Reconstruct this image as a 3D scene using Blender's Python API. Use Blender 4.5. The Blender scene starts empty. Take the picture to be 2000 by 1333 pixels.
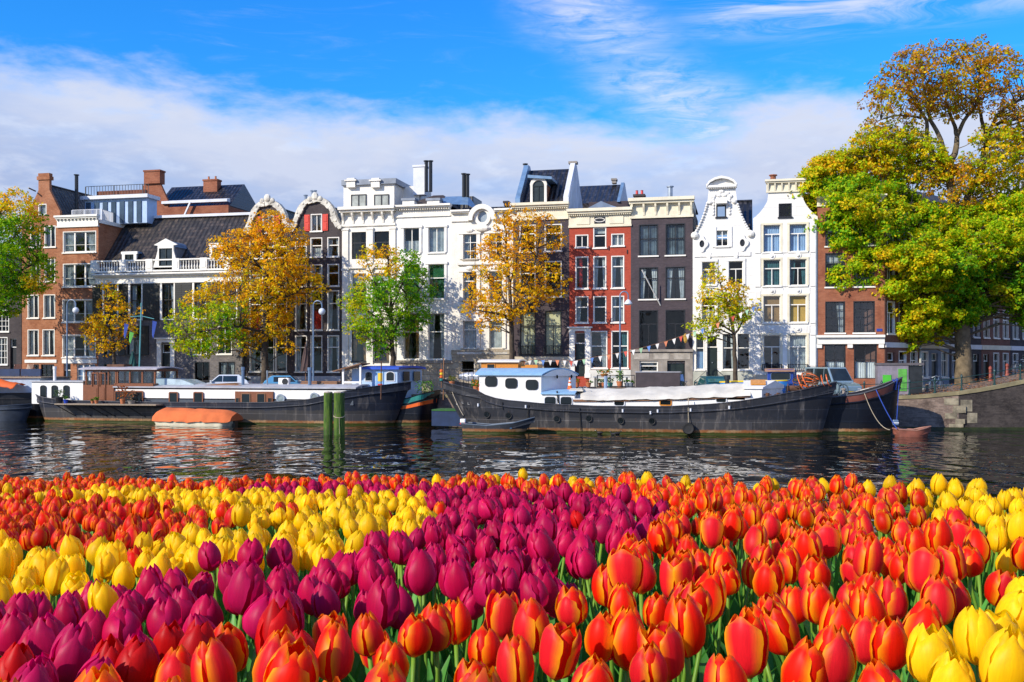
import bpy, bmesh, math, random
import numpy as np
from mathutils import Vector, Matrix, Euler
from mathutils.geometry import tessellate_polygon
random.seed(7)
RNG = np.random.default_rng(11)
sc = bpy.context.scene
R = math.radians
H, YH, F = 4.45, 715.0, 2000.0          # eye height over the water, horizon row and focal length (pixels of a 2000 wide frame)

# ------------------------------------------------------------------ camera
cd = bpy.data.cameras.new('camera'); cam = bpy.data.objects.new('camera', cd); sc.collection.objects.link(cam)
cam.location = (0, 0, H); cam.rotation_euler = (R(90), 0, 0)
cd.sensor_width = 36.0; cd.lens = 36.0; cd.shift_y = (YH - 666.5) / 2000.0
cd.clip_start = 0.05; cd.clip_end = 3000
sc.camera = cam
sc.view_settings.view_transform = 'Standard'; sc.view_settings.look = 'None'
sc.view_settings.exposure = 0.25; sc.view_settings.gamma = 1.0
sc.render.film_transparent = False
sc.cycles.max_bounces = 7; sc.cycles.diffuse_bounces = 3; sc.cycles.glossy_bounces = 3
sc.cycles.transmission_bounces = 4; sc.cycles.transparent_max_bounces = 10
sc.cycles.use_denoising = True
sc.cycles.sample_clamp_indirect = 4.0

SUN_AZ, SUN_EL = 233.0, 30.0             # compass bearing (from +Y, clockwise) and height of the sun
# ------------------------------------------------------------------ node helpers
def nd(t, typ, **kw):
    n = t.nodes.new(typ)
    for k, v in kw.items():
        if k.startswith('i_'):
            n.inputs[k[2:].replace('_', ' ')].default_value = v
        else:
            setattr(n, k, v)
    return n
def mth(t, op, a, b=None, c=None, clamp=False):
    n = t.nodes.new('ShaderNodeMath'); n.operation = op; n.use_clamp = clamp
    for i, x in enumerate((a, b, c)):
        if x is None: continue
        if isinstance(x, (int, float)): n.inputs[i].default_value = x
        else: t.links.new(x, n.inputs[i])
    return n.outputs[0]
def mixc(t, fac, a, b, mode='MIX'):
    n = t.nodes.new('ShaderNodeMix'); n.data_type = 'RGBA'; n.blend_type = mode
    for s, x in ((n.inputs[0], fac), (n.inputs[6], a), (n.inputs[7], b)):
        if isinstance(x, (int, float)): s.default_value = x
        elif isinstance(x, (tuple, list)): s.default_value = (*x[:3], 1)
        else: t.links.new(x, s)
    return n.outputs[2]
def sstep(t, x, a, b):
    n = t.nodes.new('ShaderNodeMapRange'); n.interpolation_type = 'SMOOTHSTEP'; n.clamp = True
    t.links.new(x, n.inputs[0])
    for i, v in ((1, a), (2, b)):
        if isinstance(v, (int, float)): n.inputs[i].default_value = v
        else: t.links.new(v, n.inputs[i])
    return n.outputs[0]
def fcurve(t, x, pts):
    """piecewise curve y(x), both already in 0..1"""
    n = t.nodes.new('ShaderNodeFloatCurve'); c = n.mapping.curves[0]
    c.points[0].location = pts[0]; c.points[1].location = pts[-1]
    for p in pts[1:-1]: c.points.new(*p)
    n.mapping.update(); t.links.new(x, n.inputs['Value'])
    return n.outputs[0]

# ------------------------------------------------------------------ world: sky with cloud bank
w = bpy.data.worlds.new('World'); sc.world = w; w.use_nodes = True
t = w.node_tree; t.nodes.clear()
out = nd(t, 'ShaderNodeOutputWorld'); bg = nd(t, 'ShaderNodeBackground'); t.links.new(bg.outputs[0], out.inputs[0])
sky = nd(t, 'ShaderNodeTexSky', sky_type='NISHITA'); sky.sun_disc = False
sky.sun_elevation = R(SUN_EL); sky.sun_rotation = R(SUN_AZ); sky.air_density = 1.3; sky.dust_density = 0.2; sky.ozone_density = 3.0
tc = nd(t, 'ShaderNodeTexCoord'); sx = nd(t, 'ShaderNodeSeparateXYZ'); t.links.new(tc.outputs['Generated'], sx.inputs[0])
X, Y, Z = sx.outputs
hor = mth(t, 'SQRT', mth(t, 'ADD', mth(t, 'MULTIPLY', X, X), mth(t, 'MULTIPLY', Y, Y)))
el = mth(t, 'DIVIDE', Z, mth(t, 'MAXIMUM', hor, 0.02))            # tangent of elevation
az = mth(t, 'ARCTAN2', X, Y)                                       # bearing, 0 = across the canal
hs = nd(t, 'ShaderNodeHueSaturation'); t.links.new(sky.outputs[0], hs.inputs['Color'])
hs.inputs['Saturation'].default_value = 1.25; hs.inputs['Value'].default_value = 1.0; hs.inputs['Hue'].default_value = 0.5
skyc = mixc(t, 1.0, hs.outputs[0], (0.30, 1.28, 2.3), 'MULTIPLY')
# clouds live on bearing / elevation
cv = nd(t, 'ShaderNodeCombineXYZ'); t.links.new(az, cv.inputs[0]); t.links.new(mth(t, 'MULTIPLY', el, 2.6), cv.inputs[1])
def noise(vec, scale, detail=5, rough=.55, dist=0.0):
    n = nd(t, 'ShaderNodeTexNoise'); n.inputs['Scale'].default_value = scale; n.inputs['Detail'].default_value = detail
    n.inputs['Roughness'].default_value = rough; n.inputs['Distortion'].default_value = dist
    t.links.new(vec, n.inputs['Vector']); return n.outputs['Fac']
n1 = noise(cv.outputs[0], 5.0, 6, .55, .3); n2 = noise(cv.outputs[0], 17.0, 5, .6, .2)
az01 = mth(t, 'ADD', mth(t, 'MULTIPLY', az, 0.8), 0.5, clamp=True)  # -0.62..0.62 rad -> 0..1
edge = fcurve(t, az01, [(0, .305), (.129, .283), (.23, .268), (.342, .257), (.5, .255), (.62, .247), (.70, .262), (.733, .264), (.77, .25), (.83, .25), (1, .26)])
edge2 = mth(t, 'ADD', edge, mth(t, 'MULTIPLY', mth(t, 'SUBTRACT', n1, .5), .085))
edge2 = mth(t, 'ADD', edge2, mth(t, 'MULTIPLY', mth(t, 'SUBTRACT', n2, .5), .075))
dlt = mth(t, 'SUBTRACT', edge2, el)
m_bank = sstep(t, dlt, -.010, .048)
m_bank = mth(t, 'MULTIPLY', m_bank, mth(t, 'ADD', .72, mth(t, 'MULTIPLY', sstep(t, n1, .25, .6), .26)))
# thin high streaks: rotated, stretched noise; strong on one slanting trail
mp = nd(t, 'ShaderNodeMapping'); mp.inputs['Rotation'].default_value = (0, 0, R(38)); mp.inputs['Scale'].default_value = (1.0, 2.4, 1)
t.links.new(cv.outputs[0], mp.inputs[0])
n3 = noise(mp.outputs[0], 8, 8, .66, 1.2); n4 = noise(cv.outputs[0], 26, 4, .65, .5)
ctr = mth(t, 'ADD', .055, mth(t, 'MULTIPLY', mth(t, 'SUBTRACT', .36, el), 1.05))      # trail: bearing as a function of elevation
dist = mth(t, 'ABSOLUTE', mth(t, 'SUBTRACT', mth(t, 'SUBTRACT', az, ctr), mth(t, 'MULTIPLY', mth(t, 'SUBTRACT', n1, .5), .10)))
trail = mth(t, 'SUBTRACT', 1.0, sstep(t, dist, .0, .10))
trail = mth(t, 'MULTIPLY', trail, mth(t, 'ADD', .25, mth(t, 'MULTIPLY', sstep(t, n3, .30, .72), .75)))
trail = mth(t, 'MULTIPLY', trail, sstep(t, n4, .2, .6))
top = mth(t, 'MULTIPLY', sstep(t, el, .295, .345), sstep(t, az, .10, .26))
top = mth(t, 'MULTIPLY', top, sstep(t, n3, .36, .68))
wisps = mth(t, 'MULTIPLY', sstep(t, n3, .5, .95), .16)
hi = mth(t, 'MAXIMUM', mth(t, 'MULTIPLY', mth(t, 'MAXIMUM', trail, top), .85), wisps)
cl = mth(t, 'MAXIMUM', m_bank, hi, clamp=True)
shade = mixc(t, sstep(t, mth(t, 'ADD', dlt, mth(t, 'MULTIPLY', n2, .10)), .03, .16), (8.4, 8.8, 9.9), (4.3, 5.1, 7.5))
shade = mixc(t, mth(t, 'MULTIPLY', sstep(t, mth(t, 'ADD', mth(t, 'MULTIPLY', n1, .55), mth(t, 'MULTIPLY', n2, .45)), .44, .57), .7), shade, (7.2, 7.7, 9.2))
fin = mixc(t, cl, skyc, shade)
t.links.new(fin, bg.inputs['Color']); bg.inputs['Strength'].default_value = 0.085

# ------------------------------------------------------------------ sun
sd = bpy.data.lights.new('sun', 'SUN'); sd.energy = 4.9; sd.angle = R(0.5); sd.color = (1.0, 0.90, 0.74)
sun = bpy.data.objects.new('sun', sd); sc.collection.objects.link(sun)
sv = Vector((math.sin(R(SUN_AZ)) * math.cos(R(SUN_EL)), math.cos(R(SUN_AZ)) * math.cos(R(SUN_EL)), math.sin(R(SUN_EL))))
sun.rotation_euler = sv.to_track_quat('Z', 'Y').to_euler(); sun.location = (-40, -30, 40)

# ------------------------------------------------------------------ materials
MATS = {}
def newmat(name):
    m = bpy.data.materials.new(name); m.use_nodes = True
    t = m.node_tree; b = t.nodes['Principled BSDF']
    MATS[name] = m
    return m, t, b
def objco(t, sc3=(1, 1, 1)):
    tc = nd(t, 'ShaderNodeTexCoord'); mp = nd(t, 'ShaderNodeMapping'); mp.inputs['Scale'].default_value = sc3
    t.links.new(tc.outputs['Object'], mp.inputs[0]); return mp.outputs[0]
def tnoise(t, vec, scale, detail=4, rough=.55):
    n = nd(t, 'ShaderNodeTexNoise'); n.inputs['Scale'].default_value = scale; n.inputs['Detail'].default_value = detail
    n.inputs['Roughness'].default_value = rough; t.links.new(vec, n.inputs['Vector']); return n.outputs['Fac']
def bump(t, b, h, strength=.3, distance=.02):
    n = nd(t, 'ShaderNodeBump'); n.inputs['Strength'].default_value = strength; n.inputs['Distance'].default_value = distance
    t.links.new(h, n.inputs['Height']); t.links.new(n.outputs[0], b.inputs['Normal'])
def dark(c, k): return tuple(x * k for x in c[:3])
def mat(name, col, rough=.6, var=.25, scale=2.0, fine=14.0, bmp=.0, metal=0, spec=.5, streak=0.0):
    """plain surface with two scales of mottling, optional rain streaks and fine bump"""
    if name in MATS: return MATS[name]
    m, t, b = newmat(name); v = objco(t)
    n = tnoise(t, v, scale); n2 = tnoise(t, v, fine, 3)
    c = mixc(t, sstep(t, n, .3, .7), dark(col, 1 - var), dark(col, 1 + var * .45))
    c = mixc(t, mth(t, 'MULTIPLY', sstep(t, n2, .4, .75), var * .6), c, dark(col, .6))
    if streak:
        s = tnoise(t, objco(t, (5, 5, .35)), 1.6, 4)
        c = mixc(t, mth(t, 'MULTIPLY', sstep(t, s, .5, .8), streak), c, dark((col[0] * .9, col[1] * .85, col[2] * .75), .45))
    t.links.new(c, b.inputs['Base Color']); b.inputs['Roughness'].default_value = rough
    b.inputs['Metallic'].default_value = metal; b.inputs['Specular IOR Level'].default_value = spec
    if bmp: bump(t, b, n2, bmp, .03)
    return m
def brick(name, c1, c2, mortar, w=.24, h=.075, rough=.85, big=.3, mot=1.0, ms=.008):
    if name in MATS: return MATS[name]
    m, t, b = newmat(name)
    tc = nd(t, 'ShaderNodeTexCoord'); s = nd(t, 'ShaderNodeSeparateXYZ'); t.links.new(tc.outputs['Object'], s.inputs[0])
    cx = nd(t, 'ShaderNodeCombineXYZ'); t.links.new(mth(t, 'ADD', s.outputs[0], s.outputs[1]), cx.inputs[0]); t.links.new(s.outputs[2], cx.inputs[1])
    br = nd(t, 'ShaderNodeTexBrick'); t.links.new(cx.outputs[0], br.inputs['Vector'])
    for k, v in (('Color1', c1), ('Color2', c2), ('Mortar', mortar)): br.inputs[k].default_value = (*v, 1)
    br.inputs['Scale'].default_value = 1.0; br.inputs['Brick Width'].default_value = w; br.inputs['Row Height'].default_value = h
    br.inputs['Mortar Size'].default_value = ms; br.inputs['Mortar Smooth'].default_value = .4; br.inputs['Bias'].default_value = .1
    n = tnoise(t, tc.outputs['Object'], .9, 5, .6); n2 = tnoise(t, tc.outputs['Object'], 6, 4, .6)
    c = mixc(t, sstep(t, n, .35, .75), br.outputs['Color'], dark(c1, 1 - big))
    c = mixc(t, mth(t, 'MULTIPLY', sstep(t, n2, .5, .8), .5 * mot), c, dark(c2, 1.25))
    n3 = tnoise(t, objco(t, (.7, .7, 5.5)), 1.7, 4, .65); c = mixc(t, mth(t, 'MULTIPLY', sstep(t, n3, .42, .72), .42 * mot), c, dark(c1, .45)); n4 = tnoise(t, objco(t, (3, 3, 9)), 1.6, 2, .6); c = mixc(t, mth(t, 'MULTIPLY', sstep(t, n4, .5, .7), .35 * mot), c, dark(c2, 1 + .35 * mot))
    t.links.new(c, b.inputs['Base Color']); b.inputs['Roughness'].default_value = rough; b.inputs['Specular IOR Level'].default_value = .25
    bump(t, b, br.outputs['Fac'], -.35, .012)
    return m
def tiles(name, col, axis=0, w=.46, h=.5, rough=.55):
    """pantiled roof: ridges across, courses up the slope (object coordinates)"""
    if name in MATS: return MATS[name]
    m, t, b = newmat(name); tc = nd(t, 'ShaderNodeTexCoord'); s = nd(t, 'ShaderNodeSeparateXYZ'); t.links.new(tc.outputs['Object'], s.inputs[0])
    a = mth(t, 'SINE', mth(t, 'MULTIPLY', s.outputs[axis], 2 * math.pi / w))
    z = mth(t, 'FRACT', mth(t, 'MULTIPLY', s.outputs[2], 1 / h))
    hgt = mth(t, 'ADD', mth(t, 'MULTIPLY', a, .5), mth(t, 'MULTIPLY', z, -.6))
    n = tnoise(t, tc.outputs['Object'], 1.2, 4); n2 = tnoise(t, objco(t, (3.6, 3.6, 3)), 1.0, 2)
    c = mixc(t, sstep(t, n, .3, .75), dark(col, .75), dark(col, 1.35))
    c = mixc(t, mth(t, 'MULTIPLY', sstep(t, n2, .5, .7), .6), c, (col[0] * 2.2, col[1] * 1.9, col[2] * 1.6))
    cx = nd(t, 'ShaderNodeCombineXYZ'); t.links.new(s.outputs[axis], cx.inputs[0]); t.links.new(s.outputs[2], cx.inputs[1]); br = nd(t, 'ShaderNodeTexBrick'); t.links.new(cx.outputs[0], br.inputs['Vector'])
    br.inputs['Scale'].default_value = 1; br.inputs['Brick Width'].default_value = w * .8; br.inputs['Row Height'].default_value = h * .62; br.inputs['Mortar Size'].default_value = .03; br.inputs['Bias'].default_value = -.25
    for k, v in (('Color1', (.6, .6, .6, 1)), ('Color2', (3.4, 3.0, 2.7, 1)), ('Mortar', (.3, .3, .3, 1))): br.inputs[k].default_value = v
    c = mixc(t, .8, c, br.outputs['Color'], 'MULTIPLY')
    t.links.new(c, b.inputs['Base Color']); b.inputs['Roughness'].default_value = rough
    bump(t, b, hgt, .9, .07)
    return m
def wood(name, col, rough=.45, scale=8, axis=(1, 1, 12)):
    if name in MATS: return MATS[name]
    m, t, b = newmat(name); n = tnoise(t, objco(t, axis), scale, 4, .6)
    c = mixc(t, sstep(t, n, .3, .7), dark(col, .6), dark(col, 1.25)); t.links.new(c, b.inputs['Base Color'])
    b.inputs['Roughness'].default_value = rough; bump(t, b, n, .2, .01); return m
def hullmat(name, top, low, z_line, rust=(.22, .085, .03), rough=.5, weather=.5):
    """painted steel: plating tone, streaks, rust and weed near the waterline (z in world metres over the water)"""
    if name in MATS: return MATS[name]
    m, t, b = newmat(name); g = nd(t, 'ShaderNodeNewGeometry'); s = nd(t, 'ShaderNodeSeparateXYZ'); t.links.new(g.outputs['Position'], s.inputs[0]); z = s.outputs[2]
    mp = nd(t, 'ShaderNodeMapping'); mp.inputs['Scale'].default_value = (1.6, 1.6, .22); t.links.new(g.outputs['Position'], mp.inputs[0])
    st = tnoise(t, mp.outputs[0], 1.6, 5, .65); n = tnoise(t, g.outputs['Position'], 1.1, 5, .6); nf = tnoise(t, g.outputs['Position'], 7, 4, .6)
    c = mixc(t, sstep(t, mth(t, 'ADD', z, mth(t, 'MULTIPLY', n, .3)), z_line + .1, z_line + .2), low, top)
    c = mixc(t, mth(t, 'MULTIPLY', sstep(t, n, .4, .7), .5 * weather), c, dark(top, 2.3))
    c = mixc(t, mth(t, 'MULTIPLY', sstep(t, st, .52, .72), weather), c, (.20, .18, .165))
    c = mixc(t, mth(t, 'MULTIPLY', sstep(t, nf, .62, .75), weather * .5), c, rust)
    zz = mth(t, 'ADD', z, mth(t, 'MULTIPLY', nf, .16))
    c = mixc(t, mth(t, 'SUBTRACT', 1.0, sstep(t, zz, .34, .46)), c, mixc(t, sstep(t, n, .35, .6), (.30, .19, .10), rust))
    c = mixc(t, mth(t, 'SUBTRACT', 1.0, sstep(t, zz, .19, .28)), c, (.035, .045, .008))
    cx = nd(t, 'ShaderNodeCombineXYZ'); t.links.new(s.outputs[0], cx.inputs[0]); t.links.new(z, cx.inputs[1]); br = nd(t, 'ShaderNodeTexBrick'); t.links.new(cx.outputs[0], br.inputs['Vector'])
    br.inputs['Scale'].default_value = 1; br.inputs['Brick Width'].default_value = 3.4; br.inputs['Row Height'].default_value = .82; br.inputs['Mortar Size'].default_value = .018; br.inputs['Mortar Smooth'].default_value = .6
    for k, v in (('Color1', (.8, .8, .8, 1)), ('Color2', (1.25, 1.25, 1.25, 1)), ('Mortar', (2.0, 2.0, 2.0, 1))): br.inputs[k].default_value = v
    c = mixc(t, 1.0, c, br.outputs['Color'], 'MULTIPLY')
    t.links.new(c, b.inputs['Base Color']); b.inputs['Roughness'].default_value = rough; b.inputs['Specular IOR Level'].default_value = .3
    bump(t, b, mth(t, 'ADD', n, mth(t, 'MULTIPLY', br.outputs['Fac'], .25)), .35, .06); return m
def vcol(name, rough=.5, transl=.35, spec=.3, sheen=0, attr='Col', tsat=1.25, vein=0):
    """leaf / petal: own colour per leaf, light passes through"""
    m, t, b = newmat(name); a = nd(t, 'ShaderNodeAttribute'); a.attribute_name = attr
    ca = a.outputs['Color']
    if vein:
        v = tnoise(t, objco(t, (230, 230, 14)), 1.0, 3, .6); ca = mixc(t, 1.0, ca, mixc(t, v, (1 - vein,) * 3, (1 + vein,) * 3), 'MULTIPLY')
    t.links.new(ca, b.inputs['Base Color']); b.inputs['Roughness'].default_value = rough
    b.inputs['Specular IOR Level'].default_value = spec
    if sheen: b.inputs['Sheen Weight'].default_value = sheen
    tr = nd(t, 'ShaderNodeBsdfTranslucent'); h = nd(t, 'ShaderNodeHueSaturation'); h.inputs['Saturation'].default_value = tsat; h.inputs['Value'].default_value = 1.25
    t.links.new(ca, h.inputs['Color']); t.links.new(h.outputs[0], tr.inputs[0])
    mx = nd(t, 'ShaderNodeMixShader'); mx.inputs[0].default_value = transl
    t.links.new(b.outputs[0], mx.inputs[1]); t.links.new(tr.outputs[0], mx.inputs[2])
    t.links.new(mx.outputs[0], t.nodes['Material Output'].inputs[0]); return m
def glass(name, tint=(.75, .82, .85), wob=.35, refl=1.0):
    m, t, b = newmat(name); t.nodes.remove(b)
    tr = nd(t, 'ShaderNodeBsdfTransparent'); tr.inputs[0].default_value = (*tint, 1)
    gl = nd(t, 'ShaderNodeBsdfGlossy'); gl.inputs['Roughness'].default_value = .02
    g = nd(t, 'ShaderNodeNewGeometry'); dp = nd(t, 'ShaderNodeVectorMath', operation='DOT_PRODUCT'); t.links.new(g.outputs['Incoming'], dp.inputs[0]); t.links.new(g.outputs['Normal'], dp.inputs[1])
    fr = mth(t, 'ADD', .05, mth(t, 'MULTIPLY', mth(t, 'POWER', mth(t, 'SUBTRACT', 1.0, mth(t, 'ABSOLUTE', dp.outputs['Value'])), 5), .95))
    n = tnoise(t, objco(t, (1, 1, .8)), 1.3, 2); bp = nd(t, 'ShaderNodeBump'); bp.inputs['Strength'].default_value = wob; bp.inputs['Distance'].default_value = .06
    t.links.new(n, bp.inputs['Height']); t.links.new(bp.outputs[0], gl.inputs['Normal'])
    mx = nd(t, 'ShaderNodeMixShader'); t.links.new(mth(t, 'MULTIPLY', fr, 1.0 * refl, clamp=True), mx.inputs[0])
    t.links.new(tr.outputs[0], mx.inputs[1]); t.links.new(gl.outputs[0], mx.inputs[2]); t.links.new(mx.outputs[0], t.nodes['Material Output'].inputs[0])
    return m

# ------------------------------------------------------------------ mesh helpers
class MB:
    def __init__(s): s.v = []; s.f = []; s.m = []
    def add(s, vs, fs, mi=0):
        o = len(s.v); s.v += [tuple(p) for p in vs]; s.f += [tuple(i + o for i in f) for f in fs]; s.m += [mi] * len(fs); return s
    def box(s, x0, x1, y0, y1, z0, z1, mi=0):
        return s.add([(x0, y0, z0), (x1, y0, z0), (x1, y1, z0), (x0, y1, z0), (x0, y0, z1), (x1, y0, z1), (x1, y1, z1), (x0, y1, z1)],
                     [(0, 3, 2, 1), (4, 5, 6, 7), (0, 1, 5, 4), (1, 2, 6, 5), (2, 3, 7, 6), (3, 0, 4, 7)], mi)
    def prism(s, poly, y0, y1, mi=0, holes=(), back=True):
        """outline in (x, z), extruded along y; holes are cut through and get reveals"""
        loops = [list(poly)] + [list(h) for h in holes]
        tri = tessellate_polygon([[Vector((p[0], p[1], 0)) for p in l] for l in loops])
        flat = [p for l in loops for p in l]; n = len(flat)
        s.add([(p[0], y0, p[1]) for p in flat], tri, mi)
        if back: s.add([(p[0], y1, p[1]) for p in flat], tri, mi)
        for l in loops:
            k = len(l)
            s.add([(p[0], y0, p[1]) for p in l] + [(p[0], y1, p[1]) for p in l], [(i, (i + 1) % k, k + (i + 1) % k, k + i) for i in range(k)], mi)
        return s
    def prism_xy(s, poly, z0, z1, mi=0):
        k = len(poly); tri = tessellate_polygon([[Vector((p[0], p[1], 0)) for p in poly]])
        s.add([(p[0], p[1], z0) for p in poly], tri, mi); s.add([(p[0], p[1], z1) for p in poly], tri, mi)
        s.add([(p[0], p[1], z0) for p in poly] + [(p[0], p[1], z1) for p in poly], [(i, (i + 1) % k, k + (i + 1) % k, k + i) for i in range(k)], mi)
        return s
    def prism_yz(s, poly, x0, x1, mi=0):
        k = len(poly); tri = tessellate_polygon([[Vector((p[0], p[1], 0)) for p in poly]])
        s.add([(x0, p[0], p[1]) for p in poly], tri, mi); s.add([(x1, p[0], p[1]) for p in poly], tri, mi)
        s.add([(x0, p[0], p[1]) for p in poly] + [(x1, p[0], p[1]) for p in poly], [(i, (i + 1) % k, k + (i + 1) % k, k + i) for i in range(k)], mi)
        return s
    def tube(s, pts, r, n=6, mi=0):
        pts = [Vector(p) for p in pts]; k = len(pts); rs = r if isinstance(r, (list, tuple)) else [r] * k
        up = None; vs = []
        for i, p in enumerate(pts):
            d = (pts[min(i + 1, k - 1)] - pts[max(i - 1, 0)]).normalized()
            if up is None: up = d.orthogonal().normalized()
            up = (up - d * up.dot(d)); up = up.normalized() if up.length > 1e-5 else d.orthogonal().normalized()
            sd_ = d.cross(up)
            vs += [p + (up * math.cos(a) + sd_ * math.sin(a)) * rs[i] for a in (2 * math.pi * j / n for j in range(n))]
        fs = [(i * n + j, i * n + (j + 1) % n, (i + 1) * n + (j + 1) % n, (i + 1) * n + j) for i in range(k - 1) for j in range(n)]
        fs += [tuple(range(n))[::-1], tuple((k - 1) * n + j for j in range(n))]
        return s.add(vs, fs, mi)
    def lathe(s, prof, c=(0, 0, 0), n=12, mi=0, axis='z'):
        vs = []
        for r_, z in prof:
            for j in range(n):
                a = 2 * math.pi * j / n; p = (r_ * math.cos(a), r_ * math.sin(a), z)
                if axis == 'y': p = (p[0], z, p[1])
                if axis == 'x': p = (z, p[0], p[1])
                vs.append((p[0] + c[0], p[1] + c[1], p[2] + c[2]))
        k = len(prof)
        fs = [(i * n + j, i * n + (j + 1) % n, (i + 1) * n + (j + 1) % n, (i + 1) * n + j) for i in range(k - 1) for j in range(n)]
        if prof[0][0] > 1e-4: fs.append(tuple(range(n))[::-1])
        if prof[-1][0] > 1e-4: fs.append(tuple((k - 1) * n + j for j in range(n)))
        return s.add(vs, fs, mi)
    def quad(s, a, b, c, d, mi=0): return s.add([a, b, c, d], [(0, 1, 2, 3)], mi)
    def ball(s, c, r, n=10, mi=0, sq=(1, 1, 1)):
        k = 6; prof = [(max(1e-5, math.sin(math.pi * i / k)), -math.cos(math.pi * i / k)) for i in range(k + 1)]
        o = len(s.v); s.lathe(prof, (0, 0, 0), n, mi)
        s.v[o:] = [(c[0] + p[0] * r * sq[0], c[1] + p[1] * r * sq[1], c[2] + p[2] * r * sq[2]) for p in s.v[o:]]
        return s
    def build(s, name, mats, parent=None, smooth=False, loc=None, rotz=None, fix=True, bevel=0):
        me = bpy.data.meshes.new(name); me.from_pydata(s.v, [], s.f)
        if not isinstance(mats, (list, tuple)): mats = [mats]
        for m in mats: me.materials.append(m)
        if len(mats) > 1: me.polygons.foreach_set('material_index', s.m)
        if fix:
            bm = bmesh.new(); bm.from_mesh(me); bmesh.ops.remove_doubles(bm, verts=bm.verts, dist=1e-5)
            bmesh.ops.recalc_face_normals(bm, faces=bm.faces); bm.to_mesh(me); bm.free()
        if smooth:
            me.polygons.foreach_set('use_smooth', [True] * len(me.polygons))
            if smooth is not True: me.set_sharp_from_angle(angle=R(smooth))
        o = bpy.data.objects.new(name, me); sc.collection.objects.link(o)
        if parent is not None: o.parent = parent
        if loc is not None: o.location = loc
        if rotz is not None: o.rotation_euler = (0, 0, rotz)
        if bevel:
            b = o.modifiers.new('b', 'BEVEL'); b.width = bevel; b.segments = 2; b.limit_method = 'ANGLE'
        return o
def tag(o, label=None, cat=None, group=None, kind=None):
    if label: o['label'] = label
    if cat: o['category'] = cat
    if group: o['group'] = group
    if kind: o['kind'] = kind
    return o
def thing(name, label, cat, loc=(0, 0, 0), rotz=0.0, group=None):
    o = bpy.data.objects.new(name, None); sc.collection.objects.link(o); o.empty_display_size = .2
    o.location = loc; o.rotation_euler = (0, 0, rotz)
    return tag(o, label, cat, group)
def copy_tree(o, parent=None):
    c = o.copy(); sc.collection.objects.link(c)
    if parent is not None:
        c.parent = parent; c.matrix_parent_inverse = o.matrix_parent_inverse.copy()
    for ch in list(o.children): copy_tree(ch, c)
    return c
def pw(px, py, d): return Vector(((px - 1000) * d / F, d, H - (py - YH) * d / F))
# the row of houses, quay and boats runs slightly towards the eye on the right
MR = 0.23; TH = math.atan(MR); UD = Vector((math.cos(TH), -math.sin(TH), 0)); VD = Vector((math.sin(TH), math.cos(TH), 0))
def dep(px, y0): return y0 / (1 + MR * (px - 1000) / F)
def rp(px, py, y0): return pw(px, py, dep(px, y0))
GZ = 2.2
def street(x): return GZ + (0.0095 * min(x - 24, 14) ** 2 + (x - 38) * .12 * (x > 38) if x > 24 else 0)
class Frame:
    """local frame on a plane of the row: u right, w back, z up; origin at pixel px0 on the plane y0, height z0"""
    def __init__(s, px0, px1, y0, z0):
        s.y0 = y0; s.dc = dep((px0 + px1) / 2, y0); o = rp(px0, YH, y0); s.o = Vector((o.x, o.y, z0)); s.z0 = z0
    def at(s, px, py, w=0.0):
        p = rp(px, py, s.y0 + w / math.cos(TH)) - s.o
        return Vector((p.dot(UD), p.dot(VD), p.z))
    def u(s, px, w=0.0): return s.at(px, YH, w).x
    def z(s, py): return H - (py - YH) * s.dc / F - s.z0
# ------------------------------------------------------------------ palette
WHITE = mat('white_paint', (.77, .735, .66), .55, .12, 1.2, 9, streak=.34)
WHITE2 = mat('white_stucco', (.78, .765, .725), .7, .12, .9, 7, streak=.36)
CREAM = mat('cream_paint', (.72, .66, .50), .6, .12, 1.2, 9, streak=.2)
TRIM = mat('window_paint', (.78, .76, .70), .5, .08, 2, 12)
DKTRIM = mat('dark_green_paint', (.012, .022, .02), .35, .2, 3, 12)
BLKTRIM = mat('black_paint', (.018, .018, .02), .35, .2, 3, 12)
STONE = brick('sandstone', (.36, .30, .22), (.46, .40, .30), (.16, .13, .10), w=1.25, h=.5, mot=.8, ms=.025)
ASHLAR = brick('white_ashlar', (.78, .765, .725), (.75, .735, .70), (.50, .49, .47), w=1.7, h=.68, big=.10, mot=.28, ms=.022, rough=.7)
GSTONE = mat('grey_stone', (.27, .24, .21), .85, .3, 1.5, 10, streak=.3, bmp=.3)
BRICK_A = brick('orange_brown_brick', (.32, .112, .05), (.41, .165, .08), (.33, .24, .17))
BRICK_M = brick('red_brown_brick', (.27, .085, .045), (.34, .12, .06), (.22, .15, .11))
BRICK_R = brick('painted_red_brick', (.37, .062, .037), (.42, .08, .045), (.30, .05, .03), big=.16)
BRICK_D = brick('dark_brick', (.062, .052, .056), (.085, .07, .07), (.045, .04, .042))
BRICK_G = brick('grey_brick', (.13, .122, .125), (.22, .20, .195), (.09, .085, .085))
BRICK_P = brick('plum_brick', (.066, .053, .062), (.085, .066, .074), (.05, .042, .05), big=.2)
BRICK_Q = brick('quay_brick', (.16, .115, .095), (.27, .20, .16), (.25, .22, .19), w=.42, h=.13, big=.6)
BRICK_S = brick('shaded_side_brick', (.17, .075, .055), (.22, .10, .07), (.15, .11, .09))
TILE_X = tiles('dark_pantiles', (.028, .024, .022), 0); TILE_Y = tiles('dark_pantiles_side', (.03, .033, .03), 1); TILE_M = tiles('mossy_pantiles', (.035, .042, .022), 1)
TILE_B = tiles('blue_black_pantiles', (.016, .018, .024), 0, w=.42, h=.45, rough=.35)
LEAD = mat('lead_sheet', (.20, .23, .28), .5, .25, 1.5, 8, metal=.3); ZINC = mat('zinc_roof', (.16, .27, .42), .4, .2, 1.5, 8, metal=.2)
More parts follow.
